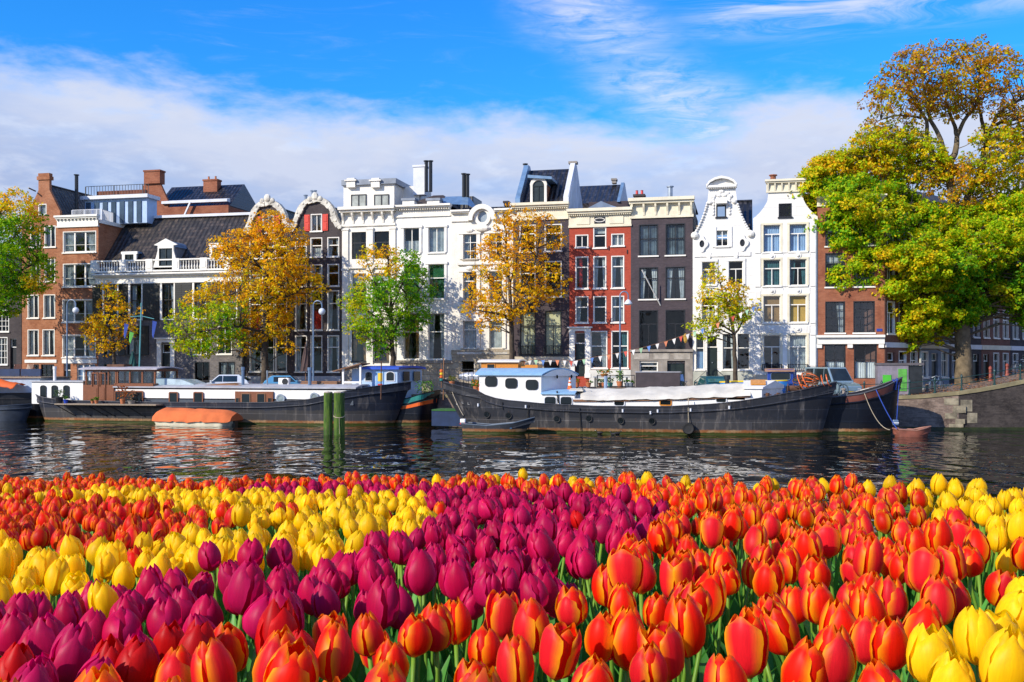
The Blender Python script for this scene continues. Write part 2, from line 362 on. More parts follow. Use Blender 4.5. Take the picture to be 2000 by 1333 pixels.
SLATE = mat('brown_slate', (.05, .036, .03), .7, .3, 2, 12); BITU = mat('roof_felt', (.045, .043, .045), .9, .3, 1.5, 9)
ROOM = mat('room_plaster', (.16, .13, .10), .9, .4, .7, 3)
GLASS = glass('window_glass'); GLASS_R = glass('reflecting_window_glass', (.7, .78, .82), .6, 2.0); GLASS2 = glass('clear_glass', (.85, .9, .92), .1)
CURT = mat('white_curtain', (.55, .55, .53), .9, .3, 2.5, 9); CURT_C = mat('cream_blind', (.78, .68, .38), .9, .05, 2.5, 9)
CURT_G = mat('green_blind', (.01, .12, .035), .8, .2, 2, 8); CURT_B = mat('tan_blind', (.42, .22, .07), .85, .15, 2, 9); CURT_T = mat('teal_curtain', (.04, .14, .15), .85, .3, 4, 9)
CURT_R = mat('red_curtain', (.55, .02, .015), .85, .2, 3, 9)
REDSH = mat('red_shutter_paint', (.62, .03, .012), .5, .12, 2, 10); BLKSH = mat('black_shutter_paint', (.014, .016, .016), .45, .25, 2, 12)
IRON = mat('black_iron', (.012, .014, .016), .4, .2, 4, 16); GALV = mat('galvanised_steel', (.35, .40, .46), .35, .15, 3, 12, metal=.6)
BLUEST = mat('blue_grey_steel_paint', (.12, .19, .30), .4, .2, 3, 12); CONCR = mat('grey_render', (.36, .37, .40), .8, .2, 1.2, 9, streak=.25)
PALEBL = mat('pale_blue_paint', (.36, .50, .70), .5, .1, 1.5, 9); GREYW = mat('grey_white_paint', (.62, .64, .68), .5, .1, 1.5, 9)
POT = mat('terracotta', (.48, .16, .06), .8, .2, 6, 20)
COPING = mat('mossy_coping', (.26, .22, .12), .9, .4, .8, 6, bmp=.4)
YELLOW = mat('yellow_paint', (.75, .52, .02), .5, .1); ORANGE = mat('orange_plastic', (.75, .14, .02), .45, .12); REDP = mat('red_paint', (.55, .03, .02), .4, .15)

# ------------------------------------------------------------------ water
m, t, b = newmat('canal_water')
b.inputs['Base Color'].default_value = (.006, .006, .004, 1); b.inputs['Roughness'].default_value = .0; b.inputs['IOR'].default_value = 1.33
g = nd(t, 'ShaderNodeNewGeometry'); mp = nd(t, 'ShaderNodeMapping'); mp.inputs['Scale'].default_value = (1.0, .62, 1); t.links.new(g.outputs['Position'], mp.inputs[0])
a1 = tnoise(t, mp.outputs[0], .52, 1.0, .5); a2 = tnoise(t, mp.outputs[0], 1.5, 1, .5); a3 = tnoise(t, g.outputs['Position'], .09, 2)
hh = mth(t, 'ADD', mth(t, 'MULTIPLY', a1, 1.0), mth(t, 'MULTIPLY', a2, .20))
hh = mth(t, 'MULTIPLY', hh, mth(t, 'ADD', .55, mth(t, 'MULTIPLY', a3, .9)))
bump(t, b, hh, 1.0, .165)
wb = MB(); wb.add([(-400, 3, 0), (400, 3, 0), (400, 140, 0), (-400, 140, 0)], [(0, 1, 2, 3)])
tag(wb.build('canal_water', m, fix=False), kind='structure')

# ------------------------------------------------------------------ far bank: street sheet and quay wall
m = brick('street_clinkers', (.17, .13, .11), (.24, .18, .145), (.12, .10, .085), w=.2, h=.1, rough=.9, big=.35)
t = m.node_tree; # lay the clinkers flat: x / y instead of x+y / z
for n in t.nodes:
    if n.bl_idname == 'ShaderNodeCombineXYZ':
        s = [k for k in t.nodes if k.bl_idname == 'ShaderNodeSeparateXYZ'][0]
        t.links.new(s.outputs[0], n.inputs[0]); t.links.new(s.outputs[1], n.inputs[1])
STREET = m
QY = 77.8
def quay_line():
    pts = []
    for px in (-900, -300, 200, 700, 1200, 1500, 1690): p = rp(px, YH, QY); pts.append((p.x, p.y))
    p = rp(1800, YH, QY); pts.append((p.x, p.y))
    p = rp(1872, YH, QY); pts.append((p.x, p.y)); cx, cy = p.x, p.y
    for k in range(1, 12): pts.append((cx + 1.3 * k + .2, cy + .02 * k))
    pts.append((70, cy + 1.0)); pts.append((160, cy + 2)); return pts
QL = quay_line()
def ground(x, y):
    qy = float(np.interp(x, [p[0] for p in QL], [p[1] for p in QL])); k = max(0, y - qy - .5); x0 = x - .23 * k; f = min(1, max(0, (k - 7) / 14)); return GZ + (street(x0) - GZ) * (1 - f * f * (3 - 2 * f))
sb = MB(); row = []
for (x, y) in QL:
    def zz(k): f = min(1, max(0, (k - 7) / 14)); return GZ + (street(x) - GZ) * (1 - f * f * (3 - 2 * f)) - .012
    row.append([(x + k * .23, y + .5 + k, zz(k)) for k in (0, 4, 7, 10, 14, 18, 22, 34, 60, 110, 400)])
for i in range(len(row) - 1):
    for k in range(len(row[0]) - 1): sb.quad(row[i][k], row[i + 1][k], row[i + 1][k + 1], row[i][k + 1])
tag(sb.build('street', STREET, smooth=True), kind='structure')
qw = thing('quay_wall', 'brick quay wall with mossy stone coping rising towards the bridge', 'quay wall')
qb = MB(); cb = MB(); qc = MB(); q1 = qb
for i_, ((x0, y0), (x1, y1)) in enumerate(zip(QL[:-1], QL[1:])):
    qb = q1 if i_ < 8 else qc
    z0, z1 = street(x0), street(x1)
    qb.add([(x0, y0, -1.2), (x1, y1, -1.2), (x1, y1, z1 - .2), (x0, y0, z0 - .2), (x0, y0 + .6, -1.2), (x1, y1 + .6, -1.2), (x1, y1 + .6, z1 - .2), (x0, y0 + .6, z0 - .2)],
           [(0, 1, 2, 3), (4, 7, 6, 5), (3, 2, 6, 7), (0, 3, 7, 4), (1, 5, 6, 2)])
    a = .07
    cb.add([(x0, y0 - a, z0 - .2), (x1, y1 - a, z1 - .2), (x1, y1 - a, z1 + .04), (x0, y0 - a, z0 + .04), (x0, y0 + .62, z0 - .2), (x1, y1 + .62, z1 - .2), (x1, y1 + .62, z1 + .04), (x0, y0 + .62, z0 + .04)],
           [(0, 1, 2, 3), (4, 7, 6, 5), (3, 2, 6, 7), (0, 4, 5, 1), (0, 3, 7, 4), (1, 5, 6, 2)])
q1.build('wall_face', BRICK_Q, qw, fix=False); qc.build('shaded_wall_face', brick('shaded_quay_brick', (.045, .037, .036), (.085, .07, .062), (.06, .055, .05), w=.42, h=.13, big=.6), qw, fix=False); cb.build('coping', COPING, qw, fix=False)  # stretch past the corner: its shadow is put into a darker brick colour
wd = MB()                                                                  # weed line at the foot
for (x0, y0), (x1, y1) in zip(QL[:-1], QL[1:]):
    wd.add([(x0, y0 - .12, -.6), (x1, y1 - .12, -.6), (x1, y1 - .12, .13), (x0, y0 - .12, .13), (x0, y0, .2), (x1, y1, .2)], [(0, 1, 2, 3), (3, 2, 5, 4)])
wd.build('weed_line', mat('wet_weed', (.02, .028, .006), .5, .4, 2, 8), qw, fix=False)
ck = MB(); cx, cy = QL[8]                                                   # rough corner quoins
for k, (dx, z0, z1, wd_) in enumerate([(-.9, 1.75, 2.2, .9), (-.35, 1.2, 1.7, .8), (-.85, .8, 1.18, .75), (-.2, .45, .78, .6), (-.6, .2, .44, .9), (.15, 1.3, 2.1, .8), (.6, .5, 1.2, .7)]):
    s = .23 if dx < 0 else -.02
    ck.add([(cx + dx + a, cy - s * (dx + a) - .03 + b_, z) for z in (z0, z1) for (a, b_) in ((0, 0), (wd_, 0), (wd_, .1), (0, .1))],
           [(0, 1, 2, 3), (4, 5, 6, 7), (0, 1, 5, 4), (1, 2, 6, 5), (2, 3, 7, 6), (3, 0, 4, 7)])
ck.build('quoin', mat('pale_quoin', (.27, .235, .165), .9, .7, 1.4, 6, bmp=.6), qw)
# leaves lying on the quay
lf = MB()
for _ in range(2600):
    k = random.random(); x = random.uniform(24, 46); base = QL[7][1] + (-.23 * (x - QL[7][0]) if x < QL[8][0] else .02)
    if x > QL[8][0]: base = QL[8][1]
    y = base + .5 + random.random() ** 1.6 * 7; z = street(x + .0) + .02; r = random.uniform(.05, .11); a = random.random() * 6.3
    lf.add([(x + r * math.cos(a + q), y + r * math.sin(a + q), z + random.uniform(0, .05)) for q in (0, 1.2, 3.1, 4.4)], [(0, 1, 2, 3)], random.randrange(2))
tag(lf.build('fallen_leaves', [mat('dry_leaf_orange', (.42, .15, .03), .8, .3, 9), mat('dry_leaf_brown', (.25, .11, .03), .8, .3, 9)], fix=False), 'fallen autumn leaves scattered on the quay', kind='stuff')

# ------------------------------------------------------------------ houses
class House(Frame):
    def __init__(s, name, label, px0, px1, wall, y0=87.0, D=9.0, gz=GZ, group='canal houses'):
        super().__init__(px0, px1, y0, gz); s.px0, s.px1, s.wall, s.D = px0, px1, wall, D
        s.root = thing(name, label, 'house', s.o, -TH, group); s.holes = []; s.W = s.u(px1)
    def rect(s, a, b, c, d): return s.u(a), s.u(c), s.z(d), s.z(b)          # pixel box -> u0,u1,z0,z1
    def window(s, a, b, c, d, style='t', cur=None, fr=None, surround=True, sill=True, depth=.16, wide=.055, name='window', sm=None):
        if cur is None and c - a > 18 and abs(c - a) < 60: q_ = random.random(); cur = ('both',) if q_ < .2 else ('top',) if q_ < .34 else ('low',) if q_ < .44 else ('right',) if q_ < .52 else None
        u0, u1, z0, z1 = s.rect(a, b, c, d); s.holes.append([(u0, z0), (u1, z0), (u1, z1), (u0, z1)])
        fr = fr or TRIM; f = MB(); k = wide; y0, y1 = depth - .07, depth + .03
        if surround:                                                         # painted edge standing just proud of the wall
            e = .05
            f.box(u0 - e, u0 + .02, -.02, depth - .07, z0, z1 + e); f.box(u1 - .02, u1 + e, -.02, depth - .07, z0, z1 + e); f.box(u0 + .02, u1 - .02, -.02, depth - .07, z1 - .02, z1 + e)
        f.box(u0, u0 + k, y0, y1, z0, z1); f.box(u1 - k, u1, y0, y1, z0, z1); f.box(u0 + k, u1 - k, y0, y1, z1 - k, z1); f.box(u0 + k, u1 - k, y0, y1, z0, z0 + k)
        um, hz = (u0 + u1) / 2, z1 - z0; q0, q1 = y0 + .015, y1 - .015; r_ = .032
        def vb(x, za, zb): f.box(x - r_, x + r_, q0, q1, za, zb)
        def hb(z, xa=u0 + k, xb=u1 - k, r2=.04): f.box(xa, xb, q0 - .012, q1 + .01, z - r2, z + r2)
        if style == 't': hb(z0 + hz * .66); vb(um, z0 + k, z0 + hz * .66 - .04)
        elif style == 'h': hb(z0 + hz * .6)
        elif style == 'c': hb(z0 + hz * .55); vb(um, z0 + k, z0 + hz * .55 - .04); vb(um, z0 + hz * .55 + .04, z1 - k)
        elif style == 'v': vb(um, z0 + k, z1 - k)
        elif style == 'ht': hb(z0 + hz * .68)
        elif style == 'six':
            for q in (1 / 3, 2 / 3): hb(z0 + hz * q, r2=.025)
            vb(um, z0 + k, z1 - k)
        elif style == '3':
            for q in (1 / 3, 2 / 3): f.box(u0 + (u1 - u0) * q - .07, u0 + (u1 - u0) * q + .07, y0 + .004, y1, z0 + k, z1 - k)
            q = (u1 - u0) / 3
            if True: f.box(u0 + k, u1 - k, q0 + .03, q1 + .02, z0 + hz * .36, z0 + hz * .36 + .03)
        elif style == 'grid':
            for q in (.25, .5, .75): hb(z0 + hz * q, r2=.02)
            for q in (1 / 3, 2 / 3): f.box(u0 + (u1 - u0) * q - .02, u0 + (u1 - u0) * q + .02, q0, q1, z0 + k, z1 - k)
        o = f.build(name, fr, s.root, fix=False)
        p = MB(); p.quad((u0 + .02, depth, z0 + .02), (u1 - .02, depth, z0 + .02), (u1 - .02, depth, z1 - .02), (u0 + .02, depth, z1 - .02)); p.build('pane', GLASS_R if random.random() < .33 else GLASS, o, fix=False)
        if sill:
            q = MB(); q.box(u0 - .12, u1 + .12, -.11, depth - .08, z0 - .12, z0 - .004); q.build('sill', sm or fr, o, fix=False)
        if cur: s.curtain(o, u0, u1, z0, z1, depth + .14, *cur)
        return o
    def curtain(s, o, u0, u1, z0, z1, y, kind, m=None):
        m = m or CURT; c = MB()
        def drape(a, b, za, zb, open_=0):
            n = max(6, int((b - a) / .05))
            r0 = [(a + (b - a) * i / n, y + .035 * math.sin(i * 1.9), zb) for i in range(n + 1)]
            r1 = [(a + (b - a) * (1 - open_) * i / n if open_ > 0 else b + (a - b) * (1 + open_) * (1 - i / n), y + .035 * math.sin(i * 1.9), za) for i in range(n + 1)]
            for i in range(n): c.quad(r0[i], r0[i + 1], r1[i + 1], r1[i])
        w = u1 - u0
        if kind == 'both': drape(u0, u0 + w * .36, z0, z1, .35); drape(u1 - w * .36, u1, z0, z1, -.35)
        elif kind == 'left': drape(u0, u0 + w * .42, z0, z1, .3)
        elif kind == 'right': drape(u1 - w * .42, u1, z0, z1, -.3)
        elif kind == 'full': drape(u0, u1, z0, z1)
        elif kind == 'low': drape(u0, u1, z0, z0 + (z1 - z0) * .5)
        elif kind == 'strip': drape(u0 + w * .2, u0 + w * .5, z0, z1)
        elif kind == 'blind': c.quad((u0, y, z0 + (z1 - z0) * 0), (u1, y, z0), (u1, y, z1), (u0, y, z1))
        elif kind == 'top': c.quad((u0, y, z0 + (z1 - z0) * .72), (u1, y, z0 + (z1 - z0) * .72), (u1, y, z1), (u0, y, z1))
        c.build('blind' if kind in ('blind', 'top') else 'curtain', m, o, fix=False)
    def door(s, a, b, c, d, m=None, light=.22, surround=None, depth=.22, double=False):
        """panelled door with a fanlight over it"""
        u0, u1, z0, z1 = s.rect(a, b, c, d); s.holes.append([(u0, z0), (u1, z0), (u1, z1), (u0, z1)]); m = m or DKTRIM
        zl = z1 - (z1 - z0) * light; f = MB(); k = .06
        leaves = [(u0, (u0 + u1) / 2 - .008), ((u0 + u1) / 2 + .008, u1)] if double else [(u0, u1)]
        for (p, q) in leaves:
            f.box(p, q, depth, depth + .06, z0, zl - .04)
            hz = (zl - z0)
            for (e, g_) in ((.06, .42), (.47, .94)): 
                f.box(p + .1, q - .1, depth - .03, depth - .001, z0 + hz * e, z0 + hz * g_); 
        o = f.build('door', m, s.root, fix=False)
        h = MB(); h.ball((u0 + (u1 - u0) * (.5 if not double else .44), depth - .06, z0 + (zl - z0) * .46), .045); h.build('handle', GALV, o)
        fr = MB(); fr.box(u0, u1, depth - .05, depth + .06, zl - .04, zl + .04)
        fr.box(u0, u0 + k, depth - .05, depth + .06, zl + .04, z1); fr.box(u1 - k, u1, depth - .05, depth + .06, zl + .04, z1); fr.box(u0 + k, u1 - k, depth - .05, depth + .06, z1 - k, z1)
        fl = fr.build('fanlight', TRIM, s.root, fix=False); p = MB(); p.quad((u0, depth, zl), (u1, depth, zl), (u1, depth, z1), (u0, depth, z1)); p.build('pane', GLASS, fl, fix=False)
        if surround:
            e, top, sm = surround; q = MB(); e = e; 
            for (p0, p1) in ((u0 - e, u0), (u1, u1 + e)):
                q.box(p0, p1, -.16, .05, z0 + .25, z1 + .02); q.box(p0 - .03, p1 + .03, -.2, .05, z0 - .1, z0 + .25); q.box(p0 - .03, p1 + .03, -.2, .05, z1 + .02, z1 + .14)
            q.box(u0 - e - .02, u1 + e + .02, -.17, .05, z1 + .14, z1 + .14 + top); q.box(u0 - e - .16, u1 + e + .16, -.34, .05, z1 + .14 + top, z1 + .26 + top)
            q.build('door_surround', sm, s.root, fix=False)
        return o
    def finish(s, outline=None, top=None, body_top=None, inner=True, roofm=None, slab=.32):
        """facade with its openings, then side and back walls and dark rooms behind"""
        zt = s.z(top) if top is not None else None
        if outline is None: poly = [(0, -.4), (s.W, -.4), (s.W, zt), (0, zt)]
        else: poly = [(s.u(a), s.z(b) if b is not None else -.4) for a, b in outline]
        bt = s.z(body_top) if body_top is not None else zt
        m = MB(); m.prism(poly, 0, slab, 0, s.holes)
        D = s.D; th = .25
        m.box(0, th, slab, D, -.4, bt); m.box(s.W - th, s.W, slab, D, -.4, bt); m.box(th, s.W - th, D - th, D, -.4, bt)
        o = m.build('wall', s.wall, s.root, fix=False); s.wallo = o
        r = MB(); zs = sorted({round(h[0][1], 1) for h in s.holes}); last = -9
        for z in zs:
            if z - last > 2.2: r.box(th, s.W - th, slab, min(4.0, D - .4), z - .75, z - .55); last = z
        r.box(th, s.W - th, min(4.0, D - .4), min(4.15, D - .3), -.3, bt - .1); r.box(th, s.W - th, slab, min(4.0, D - .4), bt - .3, bt - .12)
        r.build('interior', ROOM, s.root, fix=False)
        return o
    def roof_flat(s, m=None, z=None, w0=.32):
        q = MB(); q.box(-.02, s.W + .02, w0, s.D + .05, (z if z is not None else 0), (z or 0) + .12); return q.build('roof', m or BITU, s.root, fix=False)
    def roof_perp(s, ze, zr, w0, w1, m=None, over=.1, um=None, u0=0, u1=None, gable=None):
        u1 = s.W if u1 is None else u1; um = (u0 + u1) / 2 if um is None else um; q = MB(); th = .14
        for (ua, za, ub, zb) in ((u0 - over, ze, um, zr), (u1 + over, ze, um, zr)):
            q.add([(ua, w0, za), (ub, w0, zb), (ub, w1, zb), (ua, w1, za), (ua, w0, za - th), (ub, w0, zb - th), (ub, w1, zb - th), (ua, w1, za - th)],
                  [(0, 1, 2, 3), (4, 7, 6, 5), (0, 4, 5, 1), (3, 2, 6, 7), (0, 3, 7, 4)])
        q.tube([(um, w0, zr + .02), (um, w1, zr + .02)], .1, 6)
        o = q.build('roof', m or TILE_Y, s.root, fix=False)
        if gable:
            g_ = MB(); g_.prism([(u0 + .02, ze - .05), (u1 - .02, ze - .05), (um, zr - .15)], w1 - .3, w1 - .05); g_.build('rear_gable', gable, s.root)
        return o
    def roof_par(s, ze, zr, w0, wr, w1, m=None, u0=0, u1=None, ze2=None):
        u1 = s.W if u1 is None else u1; q = MB(); ze2 = ze if ze2 is None else ze2
        q.prism_yz([(w0, ze), (wr, zr), (w1, ze2)], u0, u1); q.tube([(u0, wr, zr + .03), (u1, wr, zr + .03)], .12, 6)
        return q.build('roof', m or TILE_X, s.root, fix=False)
    def cornice(s, a, c, ytop, ybot, m=None, proj=.45, n=0, dent=0, ret=True, name='cornice', bw=.16):
        u0, u1, z0, z1 = s.u(a), s.u(c), s.z(ybot), s.z(ytop); h = z1 - z0; q = MB(); m = m or CREAM
        q.box(u0 - (.12 if ret else 0), u1 + (.12 if ret else 0), -proj, .1, z1 - h * .16, z1)
        q.box(u0 - (.06 if ret else 0), u1 + (.06 if ret else 0), -proj * .72, .1, z1 - h * .28, z1 - h * .16)
        q.box(u0, u1, -.06, .1, z0 + h * .12, z1 - h * .28); q.box(u0 - .03, u1 + .03, -.13, .1, z0, z0 + h * .12)
        o = q.build(name, m, s.root, fix=False)
        if n:
            for k in range(n):
                u = u0 + bw + (u1 - u0 - 2 * bw) * k / (n - 1); e = MB(); zb = z1 - h * .28; zt_ = z0 + h * .14
                e.prism_yz([(-.06, zb), (-proj * .66, zb), (-proj * .6, zb - (zb - zt_) * .25), (-.16, zb - (zb - zt_) * .7), (-.12, zt_), (-.06, zt_)], u - bw / 2, u + bw / 2)
                e.build('bracket', m, o, fix=False)
        if dent:
            e = MB(); zb = z1 - h * .28
            for k in range(dent):
                u = u0 + .08 + (u1 - u0 - .16) * k / (dent - 1); e.box(u - .05, u + .05, -proj * .55, -.06, zb - .14, zb)
            e.build('dentils', m, o, fix=False)
        return o
    def box(s, name, m, a, b, c, d, w0, w1, atw=None):
        """axis box whose front face covers the pixel rectangle at depth w0"""
        aw = w0 if atw is None else atw
        p, q = s.at(a, b, aw), s.at(c, d, aw); k = MB(); k.box(p.x, q.x, w0, w1, q.z, p.z); return k.build(name, m, s.root, fix=False)
def chimney(h, name, m, a, b, c, d, w, dep_=.8, cap=None, pots=0):
    p, q = h.at(a, b, w), h.at(c, d, w); k = MB(); k.box(p.x, q.x, w, w + dep_, q.z, p.z - .18); k.box(p.x - .07, q.x + .07, w - .07, w + dep_ + .07, p.z - .18, p.z)
    o = k.build(name, m, h.root, fix=False)
    for i in range(pots):
        x = p.x + (q.x - p.x) * (i + .5) / pots; e = MB(); e.lathe([(.12, 0), (.1, .35), (.13, .38)], (x, w + dep_ / 2, p.z), 8); e.build('chimney_pot', cap or POT, o)
    return o
def pipe(h, px, y0, y1, w, r=.12, m=None, name='flue_pipe'):
    p = h.at(px, y0, w); q = h.at(px, y1, w); k = MB(); k.tube([(p.x, w, q.z), (p.x, w, p.z)], r, 8); k.lathe([(r * 1.5, 0), (r * 1.5, .08)], (p.x, w, p.z), 8); return k.build(name, m or IRON, h.root)
# ================================================================== the row of houses
# ---- dark wooden-windowed house at the edge
h = House('canal_house', 'dark low house with white many-paned windows at the very left of the row', -70, 42, BRICK_D)
for (a, b, c, d) in ((-30, 607, -8, 648), (-5, 607, 17, 648), (-30, 660, -8, 712), (-5, 660, 14, 712)): h.window(a, b, c, d, 'grid')
h.door(20, 662, 32, 745, BLKTRIM, .2)
h.finish(top=560, roofm=None); h.roof_par(h.z(560), h.z(490), .2, 4.5, 9)

# ---- orange brown brick with a spout gable
h = House('canal_house', 'orange brown brick house with pointed gable, chimney top and small white attic window', 43, 117, BRICK_A, D=14)
for (a, b, c, d) in ((55, 577, 75, 621), (86, 577, 107, 621), (55, 645, 75, 694), (84, 645, 106, 694), (60, 443, 78, 483), (88, 443, 108, 483), (60, 508, 78, 550), (88, 508, 107, 550)):
    h.window(a, b, c, d, 'v', ('both',) if d > 600 else None, surround=True)
h.window(76, 400, 90, 419, 'blank', ('full',))
d_ = h.window(54, 712, 76, 752, 'grid', fr=DKTRIM, surround=False); h.window(80, 712, 106, 752, 'grid', fr=DKTRIM, surround=False)
h.box('lintel', TRIM, 48, 703, 110, 709, -.08, .1)
h.finish([(43, None), (117, None), (117, 414), (96.5, 372), (96.5, 352), (75, 352), (75, 372), (54, 418), (43, 432)], body_top=424)
h.roof_perp(h.z(420), h.z(360), .33, 14, TILE_Y, over=.05, um=h.u(86), gable=BRICK_A)
k = MB(); k.box(h.u(73), h.u(98), -.1, .5, h.z(352), h.z(345)); k.box(h.u(75), h.u(96.5), -.04, .45, h.z(345), h.z(339)); k.build('chimney', BRICK_A, h.root)
k = MB(); k.tube([(h.u(68), .1, h.z(373)), (h.u(68), -.9, h.z(370))], .07, 6); k.build('hoist_beam', IRON, h.root)

# ---- brick house with triple windows and roof terrace
h = House('canal_house', 'orange brown brick house with triple white windows and railed roof terrace', 117, 192, BRICK_A, D=9)
for (a, b, c, d) in ((124, 453, 187, 493), (124, 516, 186, 560), (123, 586, 186, 629), (123, 655, 186, 698)): h.window(a, b, c, d, '3', ('both',), wide=.1)
h.window(150, 712, 186, 748, '3', ('full', PALEBL), surround=False); h.door(124, 710, 138, 764, DKTRIM, .25)
h.box('shop_panel', TRIM, 121, 702, 189, 710, -.06, .1)
h.finish(top=432, body_top=432)
h.cornice(112, 192, 421, 444, TRIM, .4, dent=12); h.roof_flat(z=h.z(432))
q = MB(); q.box(h.W, h.W + .14, .1, 5.6, h.z(437), h.z(430)); q.build('side_cornice', TRIM, h.root)
pt = MB(); zt = h.z(380); u0, u1 = h.at(166, 400, 3.2).x, h.at(287, 400, 3.2).x
pt.box(u0, u1, 3.2, 4.9, h.z(432) + .12, zt); ph = pt.build('penthouse', PALEBL, h.root)
q = MB(); q.box(u0 - .25, u1 + .3, 2.8, 5.0, zt, zt + .34); q.build('fascia', GREYW, ph)
q = MB()
for k in range(7):
    a = u0 + .15 + k * (u1 - u0 - .3) / 7; q.box(a, a + .5, 3.12, 3.2, h.z(428), zt - .25)
q.build('window', mat('penthouse_pane', (.06, .09, .13), .08, .3, 1, 5), ph)
def railing(pts, hgt, name, parent, m, gap=.13, r=.018, rails=(1.0, .08)):
    q = MB(); 
    for f in rails: q.tube([Vector(p) + Vector((0, 0, hgt * f)) for p in pts], r * 1.6, 5)
    for a, b in zip(pts[:-1], pts[1:]):
        a, b = Vector(a), Vector(b); n = max(1, int((b - a).length / gap))
        for i in range(n + 1):
            p = a.lerp(b, i / n); rr = r * 2.2 if i % 10 == 0 else r; q.box(p.x - rr, p.x + rr, p.y - rr, p.y + rr, p.z, p.z + hgt)
    return q.build(name, m, parent, fix=False)
zz = h.z(432) + .12
railing([(h.at(141, 0, .8).x, .8, zz), (h.at(208, 0, .8).x - .5, .8, zz), (h.at(232, 0, 4.5).x, 5.4, zz)], 1.05, 'railing', h.root, GREYW)
zz = zt + .34; q = MB(); q.box(u0 + 1.0, u1 - .5, 3.6, 4.1, zz, zz + .55); q.build('planter', mat('rust_planter', (.22, .07, .035), .8, .3), ph)
railing([(u0, 3.3, zz), (u1 + .1, 3.3, zz)], 1.0, 'roof_railing', ph, IRON, .3)
pipe(h, 149.5, 343, 420, 2.2, .17)

# ---- brick pair standing behind
h = House('rear_house', 'brown brick rear house with two chimneys rising behind the balustraded roof', 268, 446, BRICK_M, y0=103, D=8, group='houses behind the row')
h.finish([(268, None), (446, None), (446, 404), (328, 404), (328, 392), (312, 355), (282, 355), (268, 392)], body_top=404)
k = MB(); k.prism_yz([(.2, h.z(406)), (3.6, h.z(353)), (8, h.z(406))], h.u(300), h.u(446)); k.build('roof', TILE_B, h.root)
k = MB(); k.prism_yz([(-.3, h.z(393)), (-.3, h.z(398)), (.4, h.z(398)), (.4, h.z(390))], h.u(318), h.u(446)); k.build('gutter', GREYW, h.root)
chimney(h, 'chimney', BRICK_M, 281, 333, 312, 358, -.25, 1.0); chimney(h, 'chimney', BRICK_M, 397, 351, 424, 376, 2.6, .9, pots=2)
k = MB(); a, b = h.at(372, 395, -.4), h.at(360, 422, -.4); k.tube([a, b], .12, 4); k.build('barge_board', GREYW, h.root)

# ---- grey brick house with balustrade
h = House('canal_house', 'wide grey brick house with white roof balustrade, black shutters and long dark tiled roof', 192, 478, BRICK_G, D=10)
for a, c, cu in ((204, 230, ('both',)), (255, 277, ('left',)), (317, 340, ('right',)), (380, 402, ('both',)), (440, 462, None)):
    h.window(a, 555, c, 623, 'c', cu, fr=BLKTRIM, surround=False, sm=TRIM)
    u0, u1, z0, z1 = h.rect(a, 553, c, 625); k = MB(); k.box(u0 - .2, u0, -.08, .1, z0, z1); k.box(u1, u1 + .12, -.08, .1, z0, z1); k.build('window_casing', TRIM, h.root, fix=False)
    for (p, q) in ((u0 - .26 - .95, u0 - .28), (u1 + .14, u1 + .9)):
        k = MB(); k.box(p, q, -.1, -.02, z0, z1)
        for i in range(16): k.box(p + .08, q - .08, -.13, -.1, z0 + .1 + i * (z1 - z0 - .2) / 16, z0 + .16 + i * (z1 - z0 - .2) / 16)
        k.build('shutter', BLKSH, h.root, fix=False)
for a, c in ((204, 226), (249, 274)): h.window(a, 637, c, 693, 'c', ('left',), fr=BLKTRIM); 
for a, c in ((231, 245), (277, 291)):
    u0, u1, z0, z1 = h.rect(a, 636, c, 694); k = MB(); k.box(u0, u1, -.1, -.02, z0, z1); k.build('shutter', BLKSH, h.root, fix=False)
for a, c in ((380, 403), (425, 452)): h.window(a, 640, c, 692, 'c', None)
for a, c in ((381, 408), (428, 458)): h.window(a, 708, c, 744, 'v', None, fr=BLKTRIM)
for a, c in ((204, 226), (246, 274)): h.window(a, 712, c, 730, 'v', None, fr=DKTRIM)
h.door(316, 672, 334, 742, DKTRIM, .24, (.42, .3, TRIM), double=True)
h.finish(top=545, body_top=545)
h.cornice(188, 478, 533, 553, TRIM, .55)
zb, zt = h.z(531), h.z(507); k = MB(); k.box(-.15, h.W, -.42, -.1, zb, zb + .16); k.box(-.15, h.W, -.42, -.1, zt - .12, zt); bal = k.build('balustrade', TRIM, h.root, fix=False)
posts = (189, 245, 296, 348, 402, 447)
for px in posts:
    k = MB(); u = h.u(px); k.box(u - .35, u + .35, -.45, -.07, zb, zt + .04); k.box(u - .22, u + .22, -.48, -.44, zb + .3, zt - .22); k.build('balustrade_pier', TRIM, bal, fix=False)
for a, b in zip(posts[:-1], posts[1:]):
    ua, ub = h.u(a) + .42, h.u(b) - .42
    if a == 296: continue
    n = int((ub - ua) / .25)
    k = MB()
    for i in range(n + 1): k.lathe([(.05, zb + .16), (.095, zb + .38), (.05, zb + .62), (.045, zb + .75), (.08, zt - .12)], (ua + (ub - ua) * i / n, -.26, 0), 6)
    k.build('balusters', TRIM, bal, fix=False)
h.roof_par(h.z(522), h.z(417) + .35, .1, 4.6, 10, TILE_X, u0=.02)
k = MB(); k.box(0, h.W, 4.3, 4.9, h.z(417) + .3, h.z(417) + .55); k.build('ridge_cap', GREYW, h.root)
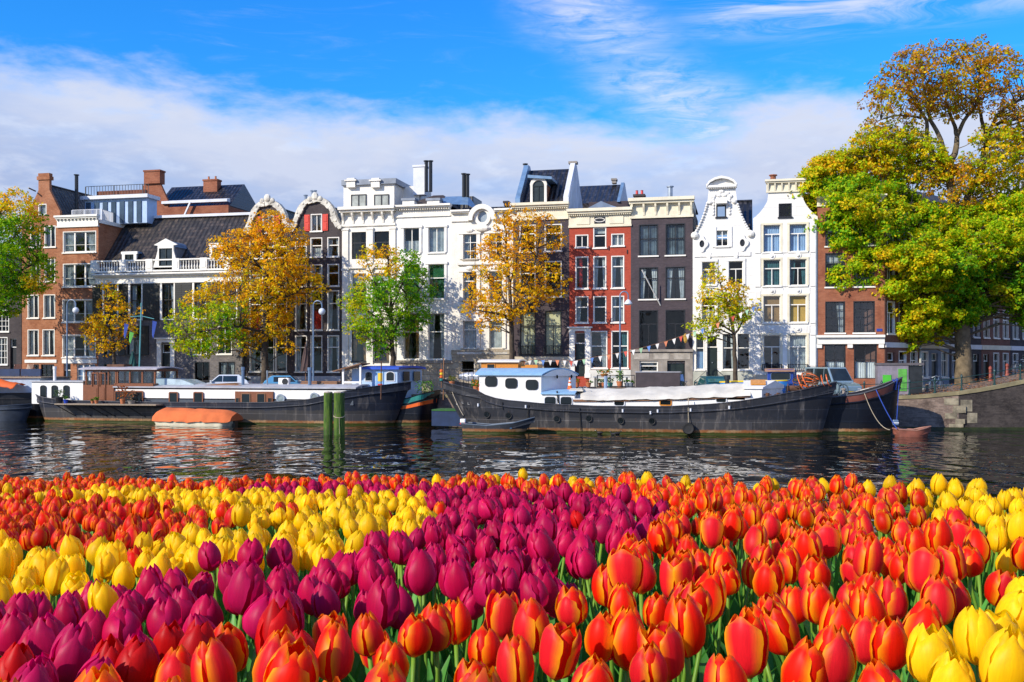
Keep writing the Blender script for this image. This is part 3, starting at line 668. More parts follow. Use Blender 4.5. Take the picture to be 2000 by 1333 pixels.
def dormer(h, a, c, top, bot, w0, arch, m=TRIM, dp=3.0, wm=None, ears=True):
    u0, u1, z0, z1 = h.rect(a, top, c, bot); w = u1 - u0; k = MB(); um = (u0 + u1) / 2; hw = w * .27; sp = z0 + (z1 - z0) * (.66 if arch != 'flat' else .74)
    hole = [(um - hw, z0 + .12), (um + hw, z0 + .12), (um + hw, sp)] + ([(um + hw * math.cos(q), sp + hw * .9 * math.sin(q)) for q in np.linspace(.2, 2.94, 8)] if arch == 'round' else []) + [(um - hw, sp)]
    if arch == 'round': out = [(u0 + w * .12, z0), (u1 - w * .12, z0), (u1 - w * .12, sp)] + [(um + w * .40 * math.cos(q), sp + w * .42 * math.sin(q)) for q in np.linspace(.1, 3.04, 12)] + [(u0 + w * .12, sp)]
    elif arch == 'ped': out = [(u0, z0), (u1, z0), (u1 - w * .06, z0 + .5), (u1 - w * .18, sp - .2), (u1 - w * .18, sp + .25), (u1 - w * .02, sp + .32), (um, z1), (u0 + w * .02, sp + .32), (u0 + w * .18, sp + .25), (u0 + w * .18, sp - .2), (u0 + w * .06, z0 + .5)]
    else: out = [(u0 + w * .06, z0), (u1 - w * .06, z0), (u1 - w * .06, z1 - .25), (u1, z1 - .22), (u1, z1), (u0, z1), (u0, z1 - .22), (u0 + w * .06, z1 - .25)]
    k.prism(out, w0, w0 + .16, 0, [hole]); o = k.build('dormer', m, h.root, fix=False)
    e = MB(); e.box(u0 + w * .16, u1 - w * .16, w0 + .16, w0 + dp, z0, sp + .12); e.build('cheek', wm or LEAD, o, fix=False)
    e = MB()
    if arch == 'flat': e.box(u0 + w * .05, u1 - w * .05, w0 + .16, w0 + dp, sp + .12, sp + .3)
    else: e.prism([(u0 + w * .12, sp + .12), (u1 - w * .12, sp + .12)] + [(um + w * .36 * math.cos(q), sp + .12 + (z1 - sp - .3) * math.sin(q)) for q in np.linspace(.1, 3.04, 9)], w0 + .16, w0 + dp)
    e.build('dormer_roof', ZINC, o, fix=False)
    e = MB(); e.box(um - hw, um - hw + .06, w0 + .04, w0 + .1, z0 + .12, sp); e.box(um + hw - .06, um + hw, w0 + .04, w0 + .1, z0 + .12, sp); e.box(um - .03, um + .03, w0 + .04, w0 + .1, z0 + .12, sp); e.box(um - hw + .06, um + hw - .06, w0 + .04, w0 + .1, sp - .07, sp); e.box(um - hw + .06, um + hw - .06, w0 + .04, w0 + .1, z0 + .12, z0 + .19)
    f = e.build('window', DKTRIM, o, fix=False)
    e = MB(); e.box(um - hw, um + hw, w0 + .12, w0 + .158, z0 + .12, sp + (hw * .9 if arch == 'round' else 0)); e.build('pane', mat('dormer_pane', (.03, .04, .045), .06, .5, 1.2, 4), f, fix=False)
    return o
dormer(h, 304, 352, 467, 523, -.4, 'ped'); dormer(h, 230, 262, 488, 510, .5, 'flat'); dormer(h, 402, 432, 476, 510, .5, 'flat')
pipe(h, 475, 540, 745, -.1, .1, BLKTRIM, 'downpipe')

# ---- dark twin with two white crested gables
h = House('canal_house', 'dark brick twin house with two white crested bell gables and red attic shutters', 478, 668, BRICK_D, D=12)
for c in (499, 524, 549, 588, 618, 651):
    for (b, d, st, cu) in ((467, 503, 'h', None), (519, 560, 'h', None), (570, 645, 'ht', ('both', CURT) if c in (588, 651) else ('low', CURT_R)), (657, 726, 'ht', ('left',) if c in (588, 499) else None)):
        h.window(c - 10.5, b, c + 10.5, d, st, cu)
for c in (524, 618):
    h.window(c - 10, 421, c + 10, 453, 'v', ('both',))
    for sx_ in (-1, 1):
        u0, u1 = h.u(c + sx_ * 12.5), h.u(c + sx_ * 23); u0, u1 = min(u0, u1), max(u0, u1); k = MB(); z0, z1 = h.z(453), h.z(421); k.box(u0, u1, -.09, -.02, z0, z1)
        for q in (.08, .54): k.box(u0 + .1, u1 - .1, -.12, -.09, z0 + (z1 - z0) * q, z0 + (z1 - z0) * (q + .38))
        k.build('shutter', REDSH, h.root, fix=False)
def gable_curve(cx, hw, ys, yt):
    L = []
    for s_ in (1, -1):
        pts = [(1.0, ys), (.93, ys - 4), (.82, ys - 14), (.74, ys - 24), (.70, ys - 32), (.60, ys - 42), (.46, ys - 50), (.30, ys - 55), (.14, yt + 3), (0, yt)]
        seq = [(cx + s_ * f * hw, y) for f, y in pts]; L += seq if s_ == 1 else seq[::-1][1:]
    return L
gr, gl_ = gable_curve(617, 50, 448, 388), gable_curve(524, 46, 450, 391)
h.finish([(478, None), (668, None), (668, 448)] + gr[1:-1] + [(570, 448)] + gl_[1:-1] + [(478, 450)], body_top=452)
for L, cx in ((gr, 617), (gl_, 524)):
    n = len(L); k = MB()
    for i in range(n - 1):
        (a, b), (c, d) = L[i], L[i + 1]; pa, pb = Vector((h.u(a), 0, h.z(b))), Vector((h.u(c), 0, h.z(d)))
        dr = (pb - pa).normalized(); nn = Vector((-dr.z, 0, dr.x)); nn = nn if nn.z >= -.2 else -nn; th = .34 - .08 * math.cos(i * 1.7)
        outp = [pa + nn * .14, pb + nn * .14, pb - nn * th, pa - nn * th]; q0, q1 = -.22 - .012 * (i % 2), .36
        k.add([(p.x, q0, p.z) for p in outp] + [(p.x, q1, p.z) for p in outp], [(0, 1, 2, 3), (4, 7, 6, 5), (0, 1, 5, 4), (1, 2, 6, 5), (2, 3, 7, 6), (3, 0, 4, 7)])
        if i % 2 == 0:
            k.ball((pa.x, -.22, pa.z - .05), .12, 8, 0, (1, .7, 1))
    k.ball((h.u(cx), -.2, h.z(386)), .34, 8, 0, (1, .6, 1.1)); k.ball((h.u(cx) - .5, -.22, h.z(391)), .24, 8, 0, (1, .6, 1)); k.ball((h.u(cx) + .5, -.22, h.z(391)), .24, 8, 0, (1, .6, 1))
    k.build('crested_coping', mat('weathered_white_stone', (.66, .63, .55), .8, .35, 1.6, 6, bmp=.6, streak=.4), h.root, fix=False)
h.roof_perp(h.z(452), h.z(398), .37, 12, TILE_M, u0=h.u(478), u1=h.u(571)); h.roof_perp(h.z(452), h.z(396), .37, 12, TILE_M, u0=h.u(571), u1=h.u(667))
for px, w_ in ((597, 2), (610, 3), (615, 2)): pipe(h, px, 374 if px > 600 else 383, 415, w_, .14, GALV)
k = MB(); k.box(.1, h.W - .1, -.14, .05, -.4, h.z(735)); k.build('plinth', CONCR, h.root)

# ---- white house with set back attic
h = House('canal_house', 'white house with heavy bracketed cornice and a white boxy attic storey with black windows', 668, 772, WHITE, D=11)
for (a, c) in ((687, 715), (731, 760)):
    h.window(a, 453, c, 506, 'h', None, fr=BLKTRIM, surround=False, sill=False); h.window(a, 534, c, 600, 'h', ('top',), surround=False); h.window(a, 640, c, 706, 'ht', ('both', CURT_B), fr=BLKTRIM, surround=False)
h.finish(top=420, body_top=420); h.cornice(668, 772, 405, 442, WHITE, .75, n=6); h.roof_flat(z=h.z(409))
for px in (675, 723, 767):
    k = MB(); u = h.u(px); 
    for (a, b) in ((449, 515), (528, 610), (632, 712)): k.box(u - .28, u + .28, -.12, .05, h.z(b), h.z(a)); k.box(u - .34, u + .34, -.17, .05, h.z(a) - .02, h.z(a) + .16)
    k.build('pilaster', WHITE, h.root, fix=False)
for (a, b) in ((517, 523), (614, 622), (712, 717)): h.box('string_course', WHITE, 669, a, 771, b, -.2, .05)
h.box('base_course', GSTONE, 669, 718, 771, 760, -.1, .04)
h.box('attic', WHITE, 671, 356, 770, 406, .7, 6, atw=.7); at_ = h.root.children[-1]
for (a, c) in ((686, 716), (731, 760)):
    p, q = h.at(a, 381, .7), h.at(c, 405, .7); k = MB(); k.box(p.x, q.x, .62, .72, q.z, q.z + .08); k.box(p.x, q.x, .62, .72, p.z - .08, p.z); k.box(p.x, p.x + .08, .62, .72, q.z + .08, p.z - .08); k.box(q.x - .08, q.x, .62, .72, q.z + .08, p.z - .08); k.box((p.x + q.x) / 2 - .05, (p.x + q.x) / 2 + .05, .62, .72, q.z + .08, p.z - .08)
    o = k.build('window', BLKTRIM, at_, fix=False); k = MB(); k.box(p.x + .05, q.x - .05, .66, .695, q.z + .05, p.z - .05); k.build('pane', mat('curtained_pane', (.38, .40, .36), .15, .35, 1.3, 5), o, fix=False)
k = MB(); p, q = h.at(670, 353, .6), h.at(772, 359, .6); k.box(p.x - .1, q.x + .1, .45, 6.2, q.z, p.z); k.build('attic_roof', LEAD, at_)
for (a, c) in ((674, 697), (722, 745)):
    k = MB(); p, q = h.at(a, 350, .4), h.at(c, 366, .4); k.box(p.x + .15, q.x - .15, .32, 1.0, q.z, p.z - .22); k.box(p.x, q.x, .2, 1.1, p.z - .22, p.z - .1); k.box(p.x + .2, q.x - .2, .3, 1.0, p.z - .1, p.z + .05); k.build('parapet_block', WHITE, at_, fix=False)
k = MB(); q0, q1 = h.at(772, 404, 2.5), h.at(812, 362, 2.5)
k.prism([(q0.x - .1, h.z(408)), (q1.x + .1, h.z(404)), (q1.x + .2, q1.z), (q0.x - .1, q1.z)], 3, 6.5); k.build('attic_side', WHITE, at_)

# ---- white house with four tall windows
h = House('canal_house', 'plain white stucco house with dentilled cornice, green blind and grey box chimney', 772, 882, WHITE2, D=10)
for (a, c) in ((789, 819), (837, 868)):
    for (b, d, st, cu) in ((445, 494, 'v', ('full',) if a > 800 else ('low',)), (517, 584, 'h', ('blind', CURT_G)), (613, 702, 'h', ('both',) if a > 800 else ('both', CURT_B))):
        h.window(a, b, c, d, st, cu, fr=TRIM, surround=False)
        u0, u1, z0, z1 = h.rect(a, b, c, d); k = MB(); k.box(u0 - .22, u0, -.09, .04, z0, z1); k.box(u1, u1 + .22, -.09, .04, z0, z1); k.box(u0 - .3, u1 + .3, -.15, .04, z1, z1 + .2); k.build('window_casing', WHITE2, h.root, fix=False)
h.finish(top=412, body_top=412); h.cornice(772, 880, 401, 424, WHITE, .6, dent=24)
h.box('base_course', GSTONE, 771, 704, 884, 710, -.25, .05); h.box('stone_base', STONE, 772, 710, 882, 765, -.12, .04)
k = MB(); z0, z1 = h.z(404), h.z(372); k.add([(.2, .2, z0), (h.W - .1, .2, z0), (h.W - .1, 8, z0), (.2, 8, z0), (2.6, 2.8, z1), (h.W - 1.6, 2.8, z1), (h.W - 1.6, 6, z1), (2.6, 6, z1)], [(0, 1, 5, 4), (1, 2, 6, 5), (2, 3, 7, 6), (3, 0, 4, 7), (4, 5, 6, 7)]); k.build('roof', SLATE, h.root)
k = MB(); k.add([(h.W - 1.55, .5, z0 + .3), (h.W + 1.3, .5, z0 + .1), (h.W + .8, 2.6, z1 - .2), (h.W - 1.4, 2.5, z1 - .2)], [(0, 1, 2, 3)]); k.add([(h.W + 1.3, .5, z0 + .1), (h.W + 1.3, 4.5, z0 + .1), (h.W + .8, 2.6, z1 - .2)], [(0, 1, 2)]); k.build('skylight_roof', ZINC, h.root)
for (a, c) in ((786, 809), (834, 858)): h.box('roof_block', WHITE, a, 391, c, 402, .1, .9, atw=.1); h.box('roof_block_cap', LEAD, a - 2, 388, c + 2, 391.5, 0, 1.0, atw=.1)
chimney(h, 'chimney', GREYW, 807, 323, 829, 380, 2.6, 1.0); pipe(h, 832.5, 316, 375, 2.7, .17); pipe(h, 841, 316, 375, 2.7, .17); pipe(h, 906, 341, 395, 2.4, .17); pipe(h, 913, 342, 395, 2.4, .17)
k = MB(); p, q = h.at(880, 368, 5), h.at(905, 400, 5); k.box(2.6, h.W + .6, 5, 8, z0, h.z(368)); k.build('rear_roof', TILE_B, h.root)

# ---- white house with round pediment
h = House('canal_house', 'white house with a round arched pediment holding an oval window above carved window frames', 882, 1002, WHITE, D=10)
for (a, c) in ((905, 931), (956, 981)):
    for (b, d, st) in ((457, 506, 'six'), (531, 587, 'ht'), (627, 681, 'ht')):
        h.window(a, b, c, d, st, ('full',) if d > 590 else ('left',), surround=False, sm=STONE)
        u0, u1, z0, z1 = h.rect(a, b, c, d); k = MB()
        for (p, q) in ((u0 - .32, u0), (u1, u1 + .32)): k.box(p, q, -.12, .04, z0, z1)
        k.box(u0 - .4, u1 + .4, -.18, .04, z1, z1 + .22); k.box(u0 - .5, u1 + .5, -.22, .04, z0 - .5, z0 - .32)
        k.ball(((u0 + u1) / 2, -.16, z1 + .3), .26, 8, 0, (1.5, .6, .8)); k.build('window_casing', WHITE, h.root, fix=False)
h.holes.append([(h.u(901), h.z(727)), (h.u(926), h.z(727)), (h.u(926), h.z(706)), (h.u(901), h.z(706))])
um, zc, rr = h.u(943), h.z(424), (h.u(952.5) - h.u(933.5)) / 2
ov = [(um + rr * math.cos(q), zc + rr * 1.15 * math.sin(q)) for q in np.linspace(0, 2 * math.pi, 20)[:-1]]; h.holes.append(ov)
ro = h.u(968) - um
arch = [(um + ro * math.cos(q), zc - .3 + (ro + .1) * math.sin(q)) for q in np.linspace(0, math.pi, 15)]
poly_px = None
h.finish_poly = None
m_ = MB(); zs = h.z(418); poly = [(0, -.4), (h.W, -.4), (h.W, zs), (um + ro, zs)] + arch[1:-1] + [(um - ro, zs), (0, zs)]
m_.prism(poly, 0, .32, 0, h.holes); m_.box(0, .25, .32, 10, -.4, zs); m_.box(h.W - .25, h.W, .32, 10, -.4, zs); m_.box(.25, h.W - .25, 9.75, 10, -.4, zs); m_.build('wall', WHITE, h.root, fix=False)
r = MB(); [r.box(.25, h.W - .25, .32, 4, z - .8, z - .6) for z in (h.z(506), h.z(587), h.z(681))]; r.box(.25, h.W - .25, 4, 4.15, -.3, zs - .1); r.box(.25, h.W - .25, .32, 4, zs - .3, zs - .12); r.build('interior', ROOM, h.root, fix=False)
k = MB(); k.prism([(um + (ro + .12) * math.cos(q), zc - .3 + (ro + .22) * math.sin(q)) for q in np.linspace(0, math.pi, 15)] + [(um + (ro - .28) * math.cos(q), zc - .3 + (ro - .18) * math.sin(q)) for q in np.linspace(math.pi, 0, 15)], -.42, .2)
k.prism([(um + (rr + .3) * math.cos(q), zc + (rr * 1.15 + .3) * math.sin(q)) for q in np.linspace(0, 2 * math.pi, 22)[:-1]], -.16, .02, 0, [ov]); k.ball((um, -.2, zc - rr * 1.15 - .5), .42, 8, 0, (1.6, .5, .7)); k.build('pediment', WHITE, h.root, fix=False)
k = MB(); k.prism(ov, .1, .13); k.build('oculus_pane', mat('oval_pane', (.30, .36, .42), .1, .3, 1, 5), h.root)
h.cornice(882, 919, 410, 432, WHITE, .5, ret=False); h.cornice(967, 1002, 410, 432, WHITE, .5, ret=False)
h.box('base_course', STONE, 881, 684, 1003, 692, -.22, .05); h.box('stone_base', STONE, 882, 692, 900, 765, -.12, .04); h.box('stone_base', STONE, 927, 692, 1002, 765, -.12, .04); h.box('stone_base', STONE, 900, 727, 927, 765, -.12, .04); h.box('lintel', STONE, 900, 692, 927, 706, -.12, .04)
h.roof_par(h.z(420), h.z(396), .35, 3.5, 10, TILE_B); k = MB(); k.prism([(um + (ro - .1) * math.cos(q), zc - .32 + ro * math.sin(q)) for q in np.linspace(0, math.pi, 12)], .2, 5); k.build('barrel_roof', ZINC, h.root)
chimney(h, 'chimney', BRICK_D, 984, 393, 992, 402, 3.2, .7)

# ---- plum house with steep pantiled roof
h = House('canal_house', 'plum brick house under a steep dark pantiled roof with white gable walls and arched dormer', 1002, 1112, BRICK_P, D=9)
for (a, c) in ((1016, 1045), (1065, 1096)):
    h.window(a, 440, c, 491, 'ht', None); h.window(a, 512, c, 580, 'ht', None); h.window(a, 608, c, 693, 't', ('blind', CURT_C), fr=BLKTRIM)
    u0, u1, z0, z1 = h.rect(a, 676, c, 693); railing([(u0 - .1, -.22, z0), (u1 + .1, -.22, z0)], z1 - z0, 'window_railing', h.root, IRON, .12)
h.finish(top=415, body_top=412); h.cornice(1002, 1110, 397, 430, CREAM, .6, dent=26)
h.holes = []
h.box('stone_base', mat('cream_stone', (.52, .46, .35), .85, .25, 1, 8, streak=.3), 1002, 697, 1112, 768, -.14, .04)
q = MB(); p0, p1 = h.rect(1063, 706, 1093, 718)[:2]; q.box(p0, p1, -.17, -.14, h.z(722), h.z(707)); q.build('basement_window', mat('dark_pane', (.015, .018, .02), .08, .3), h.root)
ze, w0 = h.z(398), .25
zr = h.at(1050, 333, 3.9).z; uL, uR = h.u(1006), h.W - .1
k = MB(); k.prism_yz([(w0, ze), (3.9, zr), (7.5, ze)], uL + .3, uR - .3); k.build('roof', TILE_B, h.root)
for (a, b, m_, nm) in ((uL, uL + .42, ZINC, 'parapet'), (uR - .42, uR, GREYW, 'parapet')):
    k = MB(); k.prism_yz([(w0 - .25, ze - .1), (w0 - .25, ze + .5), (3.55, zr + .42), (4.25, zr + .42), (7.75, ze + .5), (7.75, ze - .1)], a, b); k.build(nm, m_, h.root)
k = MB(); k.prism_yz([(w0 - .3, ze - .8), (w0 - .3, ze + .4), (3.6, zr + .3), (4.2, zr + .3), (7.8, ze + .4), (7.8, ze - .8)], uR, uR + .05); k.build('gable_wall', mat('bluish_white_stucco', (.62, .66, .72), .8, .2, .8, 6, streak=.4), h.root)
k = MB(); k.box(uR - .6, uR + .15, 3.55, 4.25, zr + .4, zr + .6); k.build('gable_cap', GSTONE, h.root); pipe(h, 1026, 322, 340, 3.9, .16)
dormer(h, 1031, 1073, 345, 398, -.1, 'round', WHITE, 3.2, BRICK_A); k = MB(); p, q = h.at(1031, 340, -.2), h.at(1078, 348, -.2); k.prism([(p.x, p.z - .1), (q.x, q.z + .1), (q.x, q.z - .12), (p.x, p.z - .35)], -.35, 2.5); k.build('hoist_hood', ZINC, h.root)

# ---- roof seen behind
h = House('rear_house', 'rear house with dark tiled roof and zinc edge behind the painted red house', 1150, 1226, BRICK_P, y0=98, D=8, group='houses behind the row')
h.finish(top=394, body_top=394); k = MB(); k.prism_yz([(0, h.z(396)), (3.5, h.z(349)), (8, h.z(396))], -1.5, h.W - 1.0); k.build('roof', TILE_B, h.root)
k = MB(); k.prism_yz([(-.2, h.z(396)), (3.2, h.z(346)), (3.8, h.z(346)), (8, h.z(396))], h.W - 1.0, h.W - .7); k.build('parapet', ZINC, h.root); chimney(h, 'chimney', GSTONE, 1195, 349, 1203, 358, 3, .7)

# ---- painted red house
h = House('canal_house', 'narrow painted red house with cream cornice, white framed windows and white doorcase', 1112, 1232, BRICK_R, D=9)
h.window(1125, 459, 1148, 482, 'v', None); h.window(1160, 445, 1183, 484, 'h', None); h.window(1195, 459, 1218, 481, 'v', ('full',))
for i, (a, c) in enumerate(((1125, 1148), (1160, 1183), (1195, 1218))):
    h.window(a, 502, c, 563, 'ht', ('strip', CURT_R) if i == 0 else None); h.window(a, 580, c, 630, 'h', ('left',) if i == 0 else None)
for (a, c) in ((1154, 1185), (1195, 1226)): h.window(a, 648, c, 719, 'h', ('right', CURT_T) if a > 1160 else None, surround=True)
h.door(1123, 650, 1143, 736, DKTRIM, .24, (.46, .24, TRIM))
h.finish(top=430, body_top=425); h.cornice(1111, 1233, 408, 444, CREAM, .55, dent=30)
k = MB(); [k.box(h.u(a), h.u(c), -.12, -.05, h.z(438), h.z(423)) for a, c in ((1126, 1152), (1190, 1218))]; k.build('frieze_panel', CREAM, h.root)
k = MB(); k.box(h.u(1161), h.u(1182), -.1, -.055, h.z(437), h.z(424)); k.build('frieze_vent', BLKTRIM, h.root)
uv_, zv = h.u(1171.5), h.z(430.5); k = MB(); k.tube([(uv_ + .42 * math.cos(q), -.11, zv + .16 * math.sin(q)) for q in np.linspace(0, 6.29, 17)], .035, 5); k.build('oval_tracery', TRIM, h.root)
h.box('stone_base', mat('white_base', (.66, .65, .60), .8, .15, 1, 8, streak=.3), 1151, 723, 1232, 768, -.16, .04)
for px, py in ((1154, 505 - 20), (1189, 485), (1225, 492)): h.box('wall_anchor', IRON, px - .8, py - 4, px + .8, py + 4, -.06, .01)
k = MB(); a, b = h.u(1135), h.u(1216); zb, zt = h.z(407), h.z(384); k.add([(a, 1, zb), (b, 1, zb), (b, 5, zb), (a, 5, zb), ((a + b) / 2 - .4, 2.4, zt), ((a + b) / 2 - .4, 3.8, zt), (b - 1.2, 3, zt - .35)], [(0, 1, 6, 4), (1, 2, 6), (2, 3, 5, 4, 6), (3, 0, 4, 5)]); k.build('glass_roof', mat('grey_glass_roof', (.30, .36, .42), .25, .2, 1.5, 6), h.root); h.roof_flat(z=h.z(411))

# ---- dark house with two bays
h = House('canal_house', 'charcoal brick house with broad cream bracketed cornice and pairs of large windows', 1232, 1353, BRICK_P, D=9)
for (a, c) in ((1249, 1284), (1301, 1337)):
    h.window(a, 439, c, 499, 'c', ('full', mat('reflecting_net', (.16, .20, .22), .9, .5, 1.5, 5)) if True else None, fr=BLKTRIM, sm=TRIM, surround=True); h.window(a, 523, c, 584, 't', ('both',), fr=BLKTRIM, sm=TRIM); h.window(a, 607, c, 684, 't', None, fr=BLKTRIM, sm=TRIM)
h.window(1250, 708, 1284, 726, 'h', None); h.door(1304, 708, 1337, 760, DKTRIM, .02, double=True)
h.finish(top=410, body_top=405); h.cornice(1231, 1354, 387, 426, CREAM, .6, n=6); h.roof_flat(z=h.z(391))
for (a, b, c, d) in ((1232, 686, 1353, 705), (1232, 705, 1249, 762), (1285, 705, 1303, 762), (1338, 705, 1353, 762), (1249, 727, 1285, 762)): h.box('stone_base', GSTONE, a, b, c, d, -.13 - .004 * (a % 3), .04)
h.box('base_course', GSTONE, 1230, 683, 1354, 687.5, -.3, .05)
for (a, c) in ((1238, 1268), (1276, 1308), (1316, 1348)): h.box('stone_panel', mat('light_stone_panel', (.36, .33, .29), .85, .3), a, 690, c, 702, -.16, -.12)
chimney(h, 'chimney', BRICK_D, 1238, 380, 1258, 392, 2.5, .8, REDP, 2); pipe(h, 1309, 366, 390, 1.8, .2, GALV)
k = MB(); a = h.W; k.add([(a, .5, h.z(391)), (a, 5, h.z(391)), (a, 5, h.z(470)), (a, .5, h.z(470))], [(0, 1, 2, 3)]); k.build('side_wall', CREAM, h.root)
k = MB(); p, q = h.at(1250, 600, -.2), h.at(1290, 592, -1.6); k.tube([h.at(1290, 597, -.02), h.at(1254, 528, -1.6)], .05, 6); k.build('flagpole', TRIM, h.root)
wl = thing('wall_lantern', 'small ochre lantern bracketed to the charcoal house by its corner', 'lantern', rp(1339, 662, 86.5))
k = MB(); k.lathe([(.05, -.35), (.13, -.2), (.2, .2), (.24, .22), (.05, .42)], (0, 0, 0), 6); k.build('lamp_body', mat('lantern_amber', (.5, .3, .06), .4, .2), wl); k = MB(); k.tube([(0, 0, .4), (.05, .3, .5), (.1, .7, .2)], .03, 5); k.build('arm', IRON, wl)

# ---- white ornate neck gable
h = House('canal_house', 'white stone house with an ornate scrolled neck gable and curved top', 1352, 1471, ASHLAR, D=10)
h.window(1400, 402, 1417, 424, 'blank', None, fr=BLKTRIM, surround=True)
h.window(1399, 450, 1422, 481, 'c', None, fr=TRIM); 
for (a, c) in ((1371, 1397), (1423, 1451)):
    h.window(a, 511, c, 556, 't', None, fr=TRIM); h.window(a, 581, c, 628, 't', None, fr=TRIM)
    for (b, d) in ((511, 556), (581, 628)):
        u0, u1, z0, z1 = h.rect(a, b, c, d); k = MB(); k.box(u0 - .2, u0, -.08, .03, z0, z1); k.box(u1, u1 + .2, -.08, .03, z0, z1); k.box(u0 - .2, u1 + .2, -.1, .03, z1, z1 + .2); k.prism([((u0 + u1) / 2 - .12, z1 + .2), ((u0 + u1) / 2 + .12, z1 + .2), ((u0 + u1) / 2 + .22, z1 + .75), ((u0 + u1) / 2 - .22, z1 + .75)], -.12, .03); k.build('window_casing', WHITE2, h.root, fix=False)
u0, u1, z0, z1 = h.rect(1399, 448, 1422, 483); k = MB(); k.box(u0 - .3, u0, -.08, .03, z0, z1 + .2); k.box(u1, u1 + .3, -.08, .03, z0, z1 + .2); k.build('window_casing', WHITE2, h.root, fix=False)
h.window(1359, 652, 1375, 722, 'h', ('low', PALEBL)); h.window(1411, 652, 1434, 722, 'h', None); h.window(1440, 652, 1464, 722, 'h', None); h.door(1381, 656, 1401, 735, DKTRIM, .28, depth=.3)
def scroll_gable(xl, xr, nl, nr, ysh, ynk, ytop, top='curve'):
    L = [(nr, ynk + 8), (nr, ynk - 10), (nr, ytop + 14), (nr, ytop)]
    side = [(0, 0), (.06, -3), (.20, -10), (.42, -24), (.62, -40), (.80, -58), (.92, -74)]
    rgt = [(xr - (xr - nr) * f, ysh + (ynk + 8 - ysh) * (-d / 78)) for f, d in side]
    lft = [(xl + (nl - xl) * f, ysh + (ynk + 8 - ysh) * (-d / 78)) for f, d in side][::-1]
    return rgt, lft
rg, lg = scroll_gable(1352, 1471, 1384, 1437, 462, 385, 362)
topc = [(1437, 372), (1437, 362), (1424, 353), (1411, 350), (1397, 353), (1384, 362), (1384, 372)]
h.finish([(1352, None), (1471, None)] + rg + topc + lg, body_top=464)
k = MB()
for L in (rg, lg):
    for (a, b), (c, d) in zip(L[:-1], L[1:]):
        for q in (0, .35, .7): k.ball((h.u(a + (c - a) * q), -.05, h.z(b + (d - b) * q)), .11, 7, 0, (1, 1.3, 1))
for (px, py, r_) in ((1357, 459, .30), (1466, 459, .30), (1387, 395, .18), (1434, 395, .18)): k.ball((h.u(px), -.08, h.z(py)), r_, 9, 0, (1.1, .8, 1))
k.build('scroll_ornament', WHITE2, h.root, fix=False)
k = MB(); tp = [(1379, 362), (1385, 354), (1396, 348), (1409, 345), (1423, 348), (1434, 354), (1440, 362)]; bt = [(1438, 365), (1432, 357), (1422, 352), (1409, 349.5), (1397, 352), (1387, 357), (1381, 365)]
k.prism([(h.u(a), h.z(b)) for a, b in tp + bt], -.4, .4); k.box(h.u(1380), h.u(1439), -.34, .4, h.z(367), h.z(362.5))
for i in range(16): k.box(h.u(1382 + i * 3.6), h.u(1383.8 + i * 3.6), -.28, 0, h.z(369), h.z(367))
k.build('curved_pediment', WHITE2, h.root, fix=False)
k = MB()                                                                       # garland and ox-eye frames
for a, b in ((1392, 384), (1398, 379), (1404, 381), (1409, 374), (1414, 381), (1420, 379), (1426, 384)): k.ball((h.u(a), -.04, h.z(b)), .2, 7, 0, (1.2, .6, .8))
for s_ in (1393, 1425):
    for j in range(6): k.ball((h.u(s_), -.03, h.z(388 + j * 6)), .13, 6, 0, (1, .7, 1))
k.build('garland', WHITE2, h.root, fix=False)
for px in (1371, 1450):
    u, z = h.u(px), h.z(476); k = MB(); k.prism([(u + .42 * math.cos(q) * (1 + .2 * math.cos(4 * q)), z + .62 * math.sin(q) * (1 + .15 * math.cos(4 * q))) for q in np.linspace(0, 6.283, 25)[:-1]], -.14, .01, 0, [[(u + .2 * math.cos(q), z + .3 * math.sin(q)) for q in np.linspace(0, 6.283, 13)[:-1]]]); o = k.build('oxeye_frame', WHITE2, h.root, fix=False)
    k = MB(); k.prism([(u + .2 * math.cos(q), z + .3 * math.sin(q)) for q in np.linspace(0, 6.283, 13)[:-1]], -.03, -.01); k.build('pane', BLKTRIM, o)
for (a, b, c, d) in ((1356, 494, 1466, 500),): h.box('string_course', WHITE2, a, b, c, d, -.08, .03)
h.box('stone_base', mat('pale_green_stone', (.44, .45, .38), .85, .25, 1, 8, streak=.4), 1352, 726, 1380, 765, -.1, .04); h.box('stone_base', MATS['pale_green_stone'], 1402, 726, 1471, 765, -.1, .04)
h.roof_par(h.z(464), h.z(379), .5, 4.4, 9.5, TILE_B, u0=h.u(1430), u1=h.W - .05); h.box('hoist_beam', WHITE2, 1398, 390, 1420, 397, -.5, .05)
k = MB(); k.box(.3, .7, -.9, 0, -.2, 1.0); k.box(h.u(1381) - .2, h.u(1402) + .2, -1.4, -.05, -.2, .65); k.build('stoop', GSTONE, h.root)
railing([(h.u(1358), -1.3, 0), (h.u(1381), -1.3, .9)], 1.0, 'stoop_railing', h.root, IRON, .5); railing([(h.u(1402), -1.3, .9), (h.u(1426), -1.3, 0)], 1.0, 'stoop_railing', h.root, IRON, .5)

